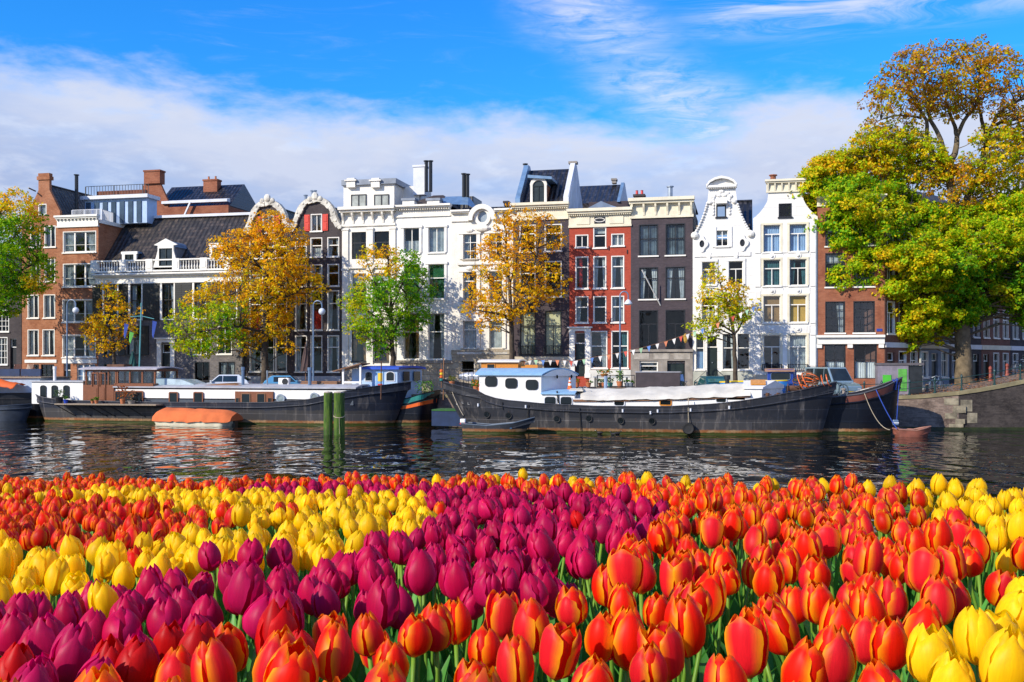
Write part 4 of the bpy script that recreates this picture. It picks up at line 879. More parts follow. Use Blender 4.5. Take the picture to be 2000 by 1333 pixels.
# ---- white plain neck gable
h = House('canal_house', 'white house with smooth curved neck gable, flat cornice and round panels between windows', 1471, 1597, ASHLAR, D=10)
for (a, c, cus) in ((1491, 1524, (('full', PALEBL), ('full', CURT_T), ('blind', CURT_B), None)), (1542, 1575, (('full', PALEBL), ('both', CURT_T), ('blind', mat('ochre_blind', (.62, .36, .07), .85, .12)), ('full', CURT)))):
    for (b, d), cu in zip(((439, 492), (507, 558), (578, 630), (655, 722)), cus): h.window(a, b, c, d, 't', cu, fr=TRIM, surround=False)
    for (b, d) in ((496, 505), (563, 575), (637, 651)):
        u0, u1, z0, z1 = h.rect(a + 1, b, c - 1, d); k = MB(); k.box(u0 - .3, u1 + .3, -.05, .02, z0, z1); k.lathe([(.26, -.12), (.26, -.05)], ((u0 + u1) / 2, 0, (z0 + z1) / 2), 12, 0, 'y'); k.ball(((u0 + u1) / 2, -.12, (z0 + z1) / 2), .13, 8); k.build('round_panel', WHITE2, h.root, fix=False)
    for (b, d) in ((439, 492), (507, 558), (578, 630), (655, 722)):
        u0, u1, z0, z1 = h.rect(a, b, c, d); k = MB(); k.box(u0 - .18, u0, -.08, .03, z0, z1); k.box(u1, u1 + .18, -.08, .03, z0, z1); k.box(u0 - .18, u1 + .18, -.09, .03, z1, z1 + .16); k.build('window_casing', CREAM, h.root, fix=False)
h.window(1522, 399, 1545, 424, 'blank', None, fr=BLKTRIM)
rg, lg = scroll_gable(1471, 1597, 1501, 1567, 425, 382, 352)
h.finish([(1471, None), (1597, None)] + rg + [(1567, 374), (1567, 356), (1501, 356), (1501, 374)] + lg, body_top=428)
h.cornice(1497, 1571, 351, 376, CREAM, .4, n=6, bw=.12)
for px in (1480, 1533, 1588):
    k = MB(); u = h.u(px)
    for (a, b) in ((436, 494), (500, 560), (568, 632), (642, 655), (662, 722)): k.box(u - .22, u + .22, -.07, .03, h.z(b), h.z(a))
    k.build('pilaster', WHITE2, h.root, fix=False)
h.box('stone_base', MATS['cream_stone'], 1471, 732, 1597, 768, -.1, .04)
h.roof_perp(h.z(430), h.z(384), .33, 10, TILE_Y, over=-.1, gable=WHITE2); pipe(h, 1510, 344, 352, .6, .22, BRICK_M, 'chimney_pot')
k = MB(); k.tube([(h.u(1505), -.08, -.2), (h.u(1481), -.1, h.z(640))], .03, 5); k.build('leaning_pole', GALV, h.root)
for (a, c) in ((1491, 1524), (1542, 1575)):
    u0, u1, z0, z1 = h.rect(a, 712, c, 724); railing([(u0 - .1, -.22, z0), (u1 + .1, -.22, z0)], z1 - z0, 'window_railing', h.root, IRON, .14)

# ---- brick corner house
BOATCL = mat('bright_white_cloth', (.78, .77, .74), .9, .12, 2, 7)
h = House('canal_house', 'red brown brick corner house with white shop cornice and white curtained ground floor', 1597, 1727, BRICK_M, D=9)
for (a, c) in ((1613, 1649), (1668, 1707)):
    for (b, d) in ((425, 480), (495, 560), (590, 650)): h.window(a, b, c, d, 'grid', None, fr=BLKTRIM, sm=TRIM)
h.window(1612, 674, 1650, 740, 'c', ('low', BOATCL), fr=BLKTRIM, sill=False); h.window(1669, 674, 1711, 740, 'c', ('low', BOATCL), fr=BLKTRIM, sill=False)
h.finish(top=395, body_top=395); h.cornice(1596, 1728, 383, 402, CREAM, .5, n=7)
h.box('shop_cornice', TRIM, 1596, 659, 1728, 672, -.2, .05); h.box('shop_cornice_top', TRIM, 1595, 655, 1729, 659, -.42, .05)
for px in (1600, 1660, 1721): k = MB(); u = h.u(px); k.box(u - .2, u + .2, -.16, .03, h.z(680), h.z(672)); k.build('console', TRIM, h.root)
h.roof_par(h.z(397), h.z(340), .2, 4, 9, TILE_X)
k = MB(); k.box(h.u(1712), h.u(1723), -.05, .01, h.z(648), h.z(643)); k.build('street_sign', mat('blue_enamel', (.02, .05, .30), .3, .1), h.root)
corner = Vector(h.o) + UD * h.W

for hx, px, y0_, m_ in ((h, 1594, 440, GALV),): pipe(hx, px, y0_, 760, -.09, .055, m_, 'downpipe')
# ---- houses along the side street, turning away behind the big tree
class SideHouse(House):
    def __init__(s, label, o, ang, W, wall, D=9):
        s.o = Vector((o[0], o[1], street(o[0]) * .0 + 2.2)); s.z0 = 2.2; s.W = W; s.wall = wall; s.D = D; s.root = thing('side_street_house', label, 'house', s.o, ang, 'side street houses'); s.holes = []
    def rect(s, a, b, c, d): return a, c, b, d
    def z(s, v): return v
    def u(s, v, w=0): return v
ang = math.atan2(.66, .75); dv = Vector((.75, .66, 0)).normalized(); o = corner + UD * .06
specs = [(5.5, BRICK_S, 14.5, 'red brown brick house turning the corner into the side street'), (5.2, mat('blue_grey_stucco', (.20, .25, .33), .8, .25, 1, 7, streak=.3), 13, 'blue grey stucco house partly hidden by the big tree trunk'), (6, BRICK_D, 15.5, 'dark brick house with tall white framed windows behind the big tree'),
         (6, BRICK_S, 14, 'shaded brick house with sash windows up the side street'), (6.5, BRICK_D, 16, 'dark house with white floor bands at the far end of the side street')]
for i, (W, wall, ht, lab) in enumerate(specs):
    h = SideHouse(lab, o, ang, W, wall)
    n = 3
    for fl, (z0, z1) in enumerate(((1.3, 3.4), (4.8, 7.3), (8.4, 10.7), (11.5, 13.2))):
        if z1 > ht - .8: continue
        for k in range(n):
            a = W * (k + .5) / n - .55
            if fl == 0 and k == i % 3: h.door(a, .2, a + 1.1, 3.3, DKTRIM, .2, depth=.2); continue
            h.window(a, z0, a + 1.1, z1, 't', ('both',) if (i + k + fl) % 3 == 0 else None, fr=TRIM if i != 2 else GREYW)
    h.z = lambda v: v; h.finish(top=ht, body_top=ht)
    k = MB(); k.box(-.05, W + .05, -.4, .1, ht - .5, ht); k.box(0, W, -.1, .04, 3.7, 4.1); k.box(0, W, -.12, .04, -.4, .7); k.build('cornice', CREAM if i % 2 else GREYW, h.root, fix=False)
    k = MB(); k.prism_yz([(.1, ht - .05), (4, ht + 2.4), (9, ht - .05)], 0, W); k.build('roof', TILE_X, h.root)
    o = o + dv * (W + .05)
# ================================================================== trees
LEAF = vcol('autumn_leaf', .55, .5, .15, 0, 'Col', 1.15)
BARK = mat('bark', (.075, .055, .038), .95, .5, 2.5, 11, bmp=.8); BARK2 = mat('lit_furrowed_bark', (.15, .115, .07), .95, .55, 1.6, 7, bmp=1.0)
PAL = {'o': (.80, .37, .008), 'd': (.40, .18, .012), 'y': (.84, .58, .010), 'g': (.12, .36, .008), 'l': (.42, .56, .008), 'e': (.06, .20, .010)}
def in_poly(P, poly):
    x, y = P[:, 0], P[:, 1]; ins = np.zeros(len(P), bool); n = len(poly); dmin = np.full(len(P), 1e9)
    for i in range(n):
        (x0, y0), (x1, y1) = poly[i], poly[(i + 1) % n]
        c = ((y0 > y) != (y1 > y)) & (x < (x1 - x0) * (y - y0) / ((y1 - y0) if y1 != y0 else 1e-9) + x0); ins ^= c
        dx, dy = x1 - x0, y1 - y0; tt = np.clip(((x - x0) * dx + (y - y0) * dy) / (dx * dx + dy * dy + 1e-9), 0, 1)
        dmin = np.minimum(dmin, np.hypot(x - x0 - tt * dx, y - y0 - tt * dy))
    return ins, dmin
def tree(label, base, y0, crowns, limbs, cat='tree', name='tree', bark=None, leaf=.2, seed=1, twig_r=.035, group=None):
    """crowns: outlines traced at the tree's distance, filled through their depth with leafy sprays on branches"""
    rng = np.random.default_rng(seed); d0 = dep(base[0], y0); b0 = pw(base[0], base[1], d0); b0.z = ground(b0.x, b0.y); k = d0 / F
    root = thing(name, label, cat, b0, 0, group)
    def loc(px, py, w=0): return np.array([(px - 1000) * k - b0.x + w * (px - 1000) / F, w, H - (py - YH) * k - b0.z])
    tb = MB(); skel = []
    for L in limbs:
        pts = [loc(p[0], p[1], p[3] if len(p) > 3 else 0) for p in L]; rs = [p[2] for p in L]
        P2, R2 = [], []
        for i in range(len(pts) - 1):                                         # rounded, slightly crooked
            p0, p1, p2, p3 = pts[max(i - 1, 0)], pts[i], pts[i + 1], pts[min(i + 2, len(pts) - 1)]
            for s in np.linspace(0, 1, 5)[:-1]:
                q = .5 * ((2 * p1) + (-p0 + p2) * s + (2 * p0 - 5 * p1 + 4 * p2 - p3) * s * s + (-p0 + 3 * p1 - 3 * p2 + p3) * s ** 3)
                P2.append(q + rng.normal(0, .03, 3) * (1 if i + s > 0 else 0)); R2.append(rs[i] + (rs[i + 1] - rs[i]) * s)
        P2.append(pts[-1]); R2.append(rs[-1]); tb.tube(P2, R2, 8 if max(rs) > .2 else 6); skel += list(zip(P2, R2))
    SP = np.array([p for p, _ in skel]); SR = np.array([r for _, r in skel])
    V, C = [], []
    for cr in crowns:
        poly = cr['poly']; A = np.array(poly, float); lo, hi = A.min(0), A.max(0); s = cr.get('s', 20); nl = cr['n']
        P = lo + rng.random((nl * 14, 2)) * (hi - lo); ins, dm = in_poly(P, poly); P, dm = P[ins], dm[ins]
        keep = []
        for i in range(len(P)):
            if len(keep) >= nl: break
            if all((P[i][0] - P[j][0]) ** 2 + (P[i][1] - P[j][1]) ** 2 > (s * .42) ** 2 for j in keep): keep.append(i)
        P, dm = P[keep], dm[keep]
        T = np.minimum(dm * cr.get('dk', 1.2) + 6, cr.get('tmax', 130)) * k
        W = T * np.sign(rng.random(len(P)) - .58) * np.sqrt(rng.random(len(P)))
        rl = np.minimum(s * (.8 + .6 * rng.random(len(P))), dm * .9 + 11) * k
        for i in range(len(P)):
            c = loc(P[i][0], P[i][1], W[i]); r = rl[i]
            n = int(cr.get('dens', 90) * r * r * (.75 + .5 * rng.random())) + 6
            # branch to the spray
            dd = np.linalg.norm(SP - c, axis=1) + np.maximum(0, SP[:, 2] - c[2] + .2) * 1.4; j = int(np.argmin(dd)); a = SP[j]
            mid = (a + c) / 2 + np.array([0, 0, .12 * np.linalg.norm(c - a)]) + rng.normal(0, .12, 3); r0 = min(SR[j] * .6, twig_r + .012 * np.linalg.norm(c - a))
            tb.tube([a, mid, c], [r0, r0 * .7, r0 * .35], 4)
            for _ in range(cr.get('tw', 3)): 
                e = rng.normal(0, 1, 3); e /= np.linalg.norm(e); e[2] = abs(e[2]) * .8; tb.tube([c, c + e * r * 1.0], [r0 * .35, r0 * .12], 3)
            # sub-sprays give the ragged edge
            ns = 9; sub = rng.normal(0, 1, (ns, 3)); sub /= np.linalg.norm(sub, axis=1)[:, None]; sub = sub * r * .82
            di = rng.normal(0, 1, (n, 3)); di /= np.linalg.norm(di, axis=1)[:, None]
            q = sub[rng.integers(0, ns, n)] + di * (r * .44 * np.sqrt(rng.random(n)))[:, None]; q[:, 2] *= .72; pos = c + q
            nn = q / (np.linalg.norm(q, axis=1)[:, None] + 1e-6) * .75 + rng.normal(0, .55, (n, 3)) + np.array([-.1, -.1, .45]); nn /= np.linalg.norm(nn, axis=1)[:, None]
            tt = rng.normal(0, 1, (n, 3)); tt -= nn * (tt * nn).sum(1)[:, None]; tt /= np.linalg.norm(tt, axis=1)[:, None]; bb = np.cross(nn, tt)
            ln = (leaf * (.65 + .7 * rng.random(n)))[:, None]; wd = ln * .36
            V.append(np.stack([pos - tt * ln * .5, pos + bb * wd - tt * ln * .05, pos + tt * ln * .5 + nn * ln * .12, pos - bb * wd - tt * ln * .05], 1))
            mixw = cr['col'](P[i][0], P[i][1], rng); keys = list(mixw); pr = np.array([mixw[x] for x in keys]); pr = pr / pr.sum()
            main = keys[rng.choice(len(keys), p=pr)]; ch = rng.choice(len(keys), n, p=pr); cols = np.array([PAL[keys[x]] for x in ch]); mc = np.array(PAL[main])
            f = (.22 + .30 * rng.random(n))[:, None]; cc = (mc * f + cols * (1 - f)) * (.72 + .56 * rng.random(n))[:, None]
            C.append(cc)
    V = np.concatenate(V); C = np.concatenate(C); n = len(V)
    me = bpy.data.meshes.new('crown'); me.vertices.add(n * 4); me.vertices.foreach_set('co', V.reshape(-1)); me.loops.add(n * 4); me.loops.foreach_set('vertex_index', np.arange(n * 4, dtype=np.int32))
    me.polygons.add(n); me.polygons.foreach_set('loop_start', np.arange(0, n * 4, 4, dtype=np.int32)); me.update(calc_edges=True)
    at = me.color_attributes.new('Col', 'FLOAT_COLOR', 'POINT'); at.data.foreach_set('color', np.concatenate([np.repeat(C, 4, 0), np.ones((n * 4, 1))], 1).astype(np.float32).reshape(-1))
    me.materials.append(LEAF); o = bpy.data.objects.new('crown', me); sc.collection.objects.link(o); o.parent = root
    tb.build('trunk', bark or BARK, root, smooth=True, fix=False)
    return n
NL = 0
# ---- the big elm by the bridge ramp
def c_low(x, y, r):
    if y < 345 and x < 1760: return {'o': 1.2, 'y': 3.4, 'l': 3.4, 'd': .4}
    if x < 1600 and y < 430: return {'o': 1, 'y': 3, 'l': 4, 'g': 1}
    if 1690 < x < 1850 and y > 500: return {'y': 2.6, 'l': 4.4, 'g': 1.4, 'o': .25}
    if x > 1890 and y < 520: return {'y': 2.4, 'l': 4, 'g': 2, 'o': .3}
    if x > 1840 and y > 520: return {'g': 4, 'l': 2, 'e': 2, 'y': .7}
    return {'l': 4.5, 'g': 3.4, 'y': 1.9, 'e': .4, 'o': .2}
def c_top(x, y, r): return {'d': 7, 'o': 1.8, 'l': 2, 'y': 1} if y < 220 else {'o': 2, 'd': 3, 'y': 2, 'l': 2}
def c_mid(x, y, r): return {'l': 4, 'y': 3, 'o': 1.2, 'g': 1.2, 'd': .5}
low = [(1545, 395), (1560, 350), (1592, 312), (1640, 296), (1690, 300), (1730, 330), (1770, 372), (1820, 398), (1870, 412), (1920, 400), (1960, 380), (2040, 350), (2075, 420), (2070, 600), (2010, 650), (1985, 628), (1958, 592), (1930, 610), (1900, 632), (1880, 640), (1852, 650), (1835, 668), (1800, 662), (1772, 690), (1742, 676), (1735, 622), (1690, 588), (1640, 592), (1602, 578), (1597, 548), (1628, 520), (1600, 490), (1572, 452), (1550, 432)]
topp = [(1676, 222), (1700, 172), (1742, 114), (1790, 92), (1830, 82), (1870, 88), (1920, 74), (1965, 95), (2000, 122), (2050, 160), (2075, 230), (2040, 300), (1990, 262), (1945, 236), (1900, 222), (1858, 232), (1815, 232), (1770, 250), (1720, 250), (1690, 250)]
mid_ = [(1655, 285), (1690, 246), (1760, 250), (1815, 262), (1850, 300), (1850, 350), (1800, 370), (1740, 345), (1690, 310)]
mid2 = [(1880, 300), (1925, 250), (1960, 240), (2040, 260), (2075, 330), (2040, 370), (1970, 380), (1920, 395), (1880, 380)]
limbs = [[(1884, 762, 1.0), (1883, 742, .74), (1882, 700, .66), (1879, 640, .62), (1873, 540, .55), (1866, 430, .46), (1858, 369, .36), (1852, 321, .3)],
         [(1852, 323, .26), (1830, 309, .22), (1812, 280, .2), (1808, 236, .15), (1786, 199, .11), (1765, 160, .06)], [(1852, 325, .24), (1838, 274, .19), (1819, 236, .16), (1808, 190, .11), (1800, 150, .06)],
         [(1853, 330, .27, .3), (1864, 299, .25, .4), (1869, 262, .2, .6), (1861, 236, .15, .8), (1849, 195, .1, 1), (1842, 150, .05, 1)], [(1869, 264, .18, .6), (1883, 236, .15, .2), (1909, 199, .11, -.2), (1913, 150, .06, -.4)],
         [(1868, 430, .32), (1892, 380, .27, .5), (1915, 325, .24, .8), (1927, 265, .2, .9), (1918, 230, .15, 1), (1908, 190, .1, 1), (1902, 140, .05, 1.2)], [(1926, 262, .16, .9), (1953, 217, .12, .5), (1994, 196, .09, 0), (2040, 190, .05, 0)],
         [(1812, 298, .15), (1790, 293, .13, -.4), (1760, 291, .1, -.8), (1720, 302, .07, -1), (1690, 312, .04, -1)], [(1808, 282, .13), (1779, 268, .1, .5), (1758, 264, .05, .8)], [(1800, 232, .1), (1757, 222, .08, .6), (1713, 233, .04, .8)],
         [(1870, 470, .3), (1830, 430, .22, -.5), (1760, 400, .15, -1), (1680, 385, .09, -1), (1600, 385, .04, -1)], [(1872, 520, .26), (1810, 505, .17, -1), (1750, 515, .11, -1.5), (1690, 530, .06, -1.5)], [(1872, 480, .25), (1920, 450, .2, -1), (1970, 430, .14, -1.5), (2030, 440, .08, -1.5)],
         [(1874, 540, .2), (1840, 560, .13, -1), (1800, 580, .08, -1.5), (1780, 620, .04, -1.8)], [(1872, 460, .24), (1830, 420, .18, 2.5), (1740, 400, .1, 4)], [(1872, 470, .24), (1930, 430, .18, 2.5), (2000, 410, .1, 4)]]
NL += tree('huge spreading elm with green and orange crown and thick furrowed trunk on the raised quay', (1884, 752), 91.5,
     [dict(poly=low, n=600, s=25, col=c_low, dens=320, dk=1.1, tmax=150), dict(poly=topp, n=200, s=21, col=c_top, dens=82, tw=8, dk=1.3, tmax=120), dict(poly=mid_, n=105, s=20, col=c_mid, dens=140, tw=5), dict(poly=mid2, n=85, s=20, col=c_mid, dens=130, tw=5),
      dict(poly=[(1790, 345), (1830, 318), (1870, 300), (1930, 320), (1965, 400), (1880, 425), (1800, 405)], n=46, s=18, col=lambda x, y, r: {'o': 2, 'd': 2, 'y': 2, 'l': 2}, dens=105, tw=4)],
     limbs, bark=BARK2, leaf=.225, seed=5, name='elm_tree')
# ---- small yellow street tree
NL += tree('small slim yellow leaved street tree before the ornate white neck gable house', (1436, 752), 83,
     [dict(poly=[(1380, 530), (1400, 515), (1412, 545), (1440, 552), (1456, 560), (1452, 590), (1480, 585), (1470, 625), (1440, 637), (1400, 650), (1380, 668), (1345, 640), (1340, 622), (1370, 610), (1365, 580)], n=105, s=13, col=lambda x, y, r: {'y': 4, 'o': 1.4, 'l': 3} if y < 600 else {'l': 4, 'y': 3, 'g': 1}, dens=125, dk=.9, tw=4)],
     [[(1437, 762, .2), (1436, 720, .17), (1434, 660, .14), (1428, 620, .1), (1415, 580, .06), (1402, 535, .03)], [(1434, 655, .1), (1450, 630, .06), (1465, 605, .03)], [(1432, 650, .08), (1400, 630, .05), (1365, 625, .03)], [(1430, 630, .07), (1440, 590, .05), (1445, 560, .03)]], leaf=.17, seed=7, name='street_tree', group='street trees along the quay')
# ---- open orange tree
NL += tree('open golden orange tree with bare upright limbs before the plum brick house', (1000, 758), 83,
     [dict(poly=[(960, 450), (980, 408), (1010, 403), (1060, 420), (1105, 440), (1098, 478), (1064, 498), (1112, 545), (1106, 575), (1064, 592), (1030, 612), (1008, 626), (985, 638), (950, 642), (930, 652), (938, 625), (898, 605), (925, 580), (905, 545), (925, 520), (920, 490), (945, 480)], n=190, s=14, col=lambda x, y, r: {'o': 5, 'y': 3.5, 'd': .4} if y < 500 else {'y': 4, 'o': 3.4, 'l': .4}, dens=125, tw=4, dk=1.1)],
     [[(1001, 768, .27), (1000, 703, .22), (999, 640, .19), (997, 590, .15), (994, 541, .12), (988, 472, .08), (984, 415, .04)], [(999, 612, .13), (1020, 575, .1, -.5), (1043, 520, .08, -1), (1055, 460, .05, -1.2), (1070, 425, .03, -1.2)], [(998, 605, .11), (975, 570, .08, .6), (950, 535, .05, 1), (925, 520, .03, 1)], [(999, 620, .1), (960, 612, .07, -.8), (920, 605, .04, -1)],
      [(996, 560, .08), (1010, 500, .06, .6), (1020, 440, .03, .8)], [(999, 615, .09), (1050, 580, .06, .8), (1095, 560, .03, 1)], [(992, 520, .07), (965, 475, .04, .3)]], leaf=.18, seed=9, name='street_tree', group='street trees along the quay')
# ---- green tree
NL += tree('bright green leafy street tree before the white houses with yellow at its top', (768, 752), 83,
     [dict(poly=[(705, 490), (740, 475), (775, 490), (812, 484), (826, 525), (848, 560), (832, 600), (842, 625), (820, 642), (790, 652), (770, 672), (746, 702), (725, 692), (718, 670), (690, 657), (673, 640), (690, 620), (663, 590), (690, 565), (703, 540)], n=190, s=15, col=lambda x, y, r: {'y': 4, 'o': 3, 'l': 1} if (y < 545 and x < 775) else ({'l': 4, 'g': 2, 'y': 1.5} if x < 720 else {'g': 6, 'l': 2, 'e': 1.5}), dens=140, tw=3)],
     [[(770, 766, .26), (768, 712, .22), (765, 660, .19), (763, 600, .14), (760, 540, .09), (755, 490, .04)], [(765, 665, .12), (735, 620, .08, .5), (700, 595, .04, .8)], [(765, 655, .12), (795, 600, .08, -.6), (825, 560, .04, -.8)], [(766, 680, .09), (740, 665, .06, -.8), (725, 670, .04, -1)], [(763, 610, .09), (790, 540, .06, .6), (805, 500, .03, .8)], [(764, 620, .09), (730, 550, .05, -.5), (715, 505, .03, -.6)]], leaf=.18, seed=12, name='street_tree', group='street trees along the quay')
# ---- large orange and green tree
def c5(x, y, r):
    if x < 475 and y > 590: return {'g': 3.4, 'l': 3.4, 'y': 1.6} if x > 385 else {'l': 4, 'y': 2.6, 'g': 1.6}
    if y > 560 and x < 420: return {'y': 4, 'l': 2, 'o': 1}
    if y < 480: return {'o': 5, 'd': .6, 'y': 3}
    return {'o': 3.6, 'y': 5, 'd': .2, 'l': .6}
NL += tree('large tree, golden orange above and green at its lower side, before the dark gabled houses', (516, 758), 83,
     [dict(poly=[(500, 422), (530, 412), (562, 430), (585, 450), (602, 482), (600, 520), (626, 545), (642, 566), (610, 592), (580, 590), (562, 610), (572, 650), (545, 662), (520, 668), (492, 682), (470, 692), (450, 676), (430, 692), (400, 697), (378, 690), (346, 692), (340, 660), (326, 630), (350, 600), (360, 580), (390, 565), (420, 540), (440, 520), (404, 500), (410, 470), (450, 455), (480, 450)], n=310, s=18, col=c5, dens=105, tw=5, dk=1.1),
      dict(poly=[(545, 660), (570, 660), (573, 685), (555, 692), (542, 680)], n=7, s=12, col=lambda x, y, r: {'o': 3, 'y': 3}, dens=80)],
     [[(516, 770, .36), (516, 750, .32), (518, 665, .27), (520, 580, .22), (520, 508, .15), (515, 465, .09), (508, 430, .04)], [(520, 505, .1), (542, 480, .07, -.4), (562, 476, .04, -.6)], [(520, 582, .14), (559, 582, .1, -.8), (593, 565, .07, -1), (625, 562, .03, -1)], [(519, 600, .14), (480, 575, .11, -1), (440, 580, .07, -1.5), (390, 600, .04, -1.6)],
      [(518, 650, .13), (470, 640, .1, -1.5), (420, 645, .07, -2), (365, 655, .04, -2)], [(520, 540, .11), (490, 500, .07, .8), (450, 480, .04, 1)], [(520, 560, .1), (545, 520, .07, .8), (575, 480, .04, 1)], [(518, 660, .09), (545, 640, .06, -.8), (558, 670, .03, -1)]], leaf=.195, seed=15, name='street_tree', group='street trees along the quay')
# ---- thin orange tree at the brick houses
NL += tree('thin sparse orange tree before the brick house and the balustraded house', (224, 762), 83,
     [dict(poly=[(190, 560), (215, 553), (236, 580), (252, 605), (272, 608), (262, 650), (240, 677), (215, 692), (185, 682), (170, 662), (158, 628), (185, 610), (200, 590)], n=85, s=13, col=lambda x, y, r: {'o': 4, 'y': 4, 'l': 1.2, 'd': .5}, dens=88, tw=5)],
     [[(225, 772, .2), (223, 715, .16), (220, 670, .12), (214, 620, .08), (206, 565, .03)], [(221, 680, .08), (240, 640, .05, -.4), (262, 618, .03, -.6)], [(222, 690, .08), (195, 650, .05, .4), (168, 640, .03, .6)]], leaf=.185, seed=18, name='street_tree', group='street trees along the quay')
# ---- green tree cut by the edge
NL += tree('green tree with orange tips, half cut off beside the brick spout gable house', (-30, 768), 79,
     [dict(poly=[(-90, 440), (-40, 392), (-5, 380), (30, 370), (70, 398), (92, 440), (78, 478), (106, 520), (97, 560), (70, 572), (42, 592), (32, 612), (0, 622), (-60, 618), (-100, 560)], n=210, s=19, col=lambda x, y, r: {'o': 2, 'y': 3, 'l': 2} if (y < 425 or (x > 40 and r.random() < .15)) else {'g': 5, 'e': 1.5, 'l': 3, 'y': .4}, dens=130, tw=3)],
     [[(-30, 780, .4), (-28, 700, .34), (-24, 600, .26), (-15, 500, .15), (0, 420, .06)], [(-24, 600, .15), (30, 540, .1, -.5), (75, 510, .05, -.8)], [(-20, 540, .14), (20, 470, .09, .5), (60, 430, .04, .6)], [(-25, 600, .12), (-70, 520, .07)]], leaf=.2, seed=21, name='street_tree', group='street trees along the quay')
print('leaves', NL)
# ================================================================== boats
TEALM = mat('teal_boat_paint', (.02, .22, .20), .45, .2); NAVY = mat('navy_paint', (.012, .03, .09), .4, .25); MAHOG = wood('mahogany', (.20, .065, .025), .4); PLANK = wood('grey_deck_plank', (.28, .22, .16), .8, 6, (14, 1, 1)); BRWOOD = wood('brown_wood', (.22, .10, .045), .6); ORWOOD = wood('orange_varnish', (.62, .24, .03), .35)
DECKG = mat('grey_deck_paint', (.40, .41, .45), .65, .2, 1.2, 8, streak=0); TARPW = mat('canvas_white', (.60, .565, .49), .85, .18, .9, 5, bmp=.3); TARPO = mat('orange_canvas', (.62, .14, .035), .85, .2, .8, 4, bmp=.35)
BOATW = mat('boat_white', (.80, .79, .77), .35, .07, 1.2, 7, streak=.10); SKYBL = mat('sky_blue_roof', (.25, .45, .66), .4, .12, 1.5, 8); RUBBER = mat('black_rubber', (.012, .012, .013), .7, .3, 3, 12)
PANE = mat('boat_pane', (.012, .017, .020), .05, .4, 1.0, 4); RUSTY = mat('rusty_iron', (.12, .055, .03), .85, .4, 4, 14); ROPE = mat('pale_rope', (.40, .34, .24), .9, .2); ROPEB = mat('blue_rope', (.02, .06, .32), .7, .2)
HULLG = hullmat('dark_barge_steel', (.035, .034, .037), (.05, .047, .045), .9, weather=.55); HULLB = hullmat('blue_black_hull', (.018, .022, .034), (.046, .044, .045), 1.1, weather=.38, rough=.42); HULLN = hullmat('navy_hull', (.006, .008, .014), (.010, .011, .015), .7, weather=.12, rough=.35)
class Boat(Frame):
    def __init__(s, name, label, px0, px1, y0, cat='boat', group=None, root=True):
        super().__init__(px0, px1, y0, 0.0); s.root = thing(name, label, cat, s.o, -TH, group) if root else None
    def box(s, name, m, a, b, c, d, w0, w1, par=None, slant=0.0):
        p, q = s.at(a, b, w0), s.at(c, d, w0); k = MB(); k.prism_xy([(p.x, w0), (q.x, w0), (q.x + slant, w1), (p.x, w1)], q.z, p.z); return k.build(name, m, par or s.root, fix=False)
    def win(s, name, a, b, c, d, w, fm, par, t_=.05, rnd=.25, pm=None, arch=False):
        """window let into a cabin side: proud frame ring with a pane"""
        p, q = s.at(a, b, w), s.at(c, d, w); x0, x1, z0, z1 = p.x, q.x, q.z, p.z; r = min(x1 - x0, z1 - z0) * rnd
        def rr(e):
            if arch: return [(x0 - e, z0 - e), (x1 + e, z0 - e), (x1 + e, z1 - r)] + [((x0 + x1) / 2 + ((x1 - x0) / 2 + e) * math.cos(t), z1 - r + (r + e) * math.sin(t)) for t in np.linspace(.3, 2.84, 7)] + [(x0 - e, z1 - r)]
            L = []
            for (cx, cz, a0) in ((x1 - r, z0 + r, -1.57), (x1 - r, z1 - r, 0), (x0 + r, z1 - r, 1.57), (x0 + r, z0 + r, 3.14)): L += [(cx + (r + e) * math.cos(a0 + t), cz + (r + e) * math.sin(a0 + t)) for t in np.linspace(0, 1.57, 5)]
            return L
        k = MB(); k.prism(rr(t_), w - .05, w + .01, 0, [rr(0)]); o = k.build(name, fm, par, fix=False)
        k = MB(); k.prism(rr(.005), w - .022, w - .004, back=False); k.build('pane', pm or PANE, o, fix=False); return o
def sheerf(pts):
    xs = [p[0] for p in pts]; zs = [p[1] for p in pts]; return lambda x: float(np.interp(x, xs, zs))
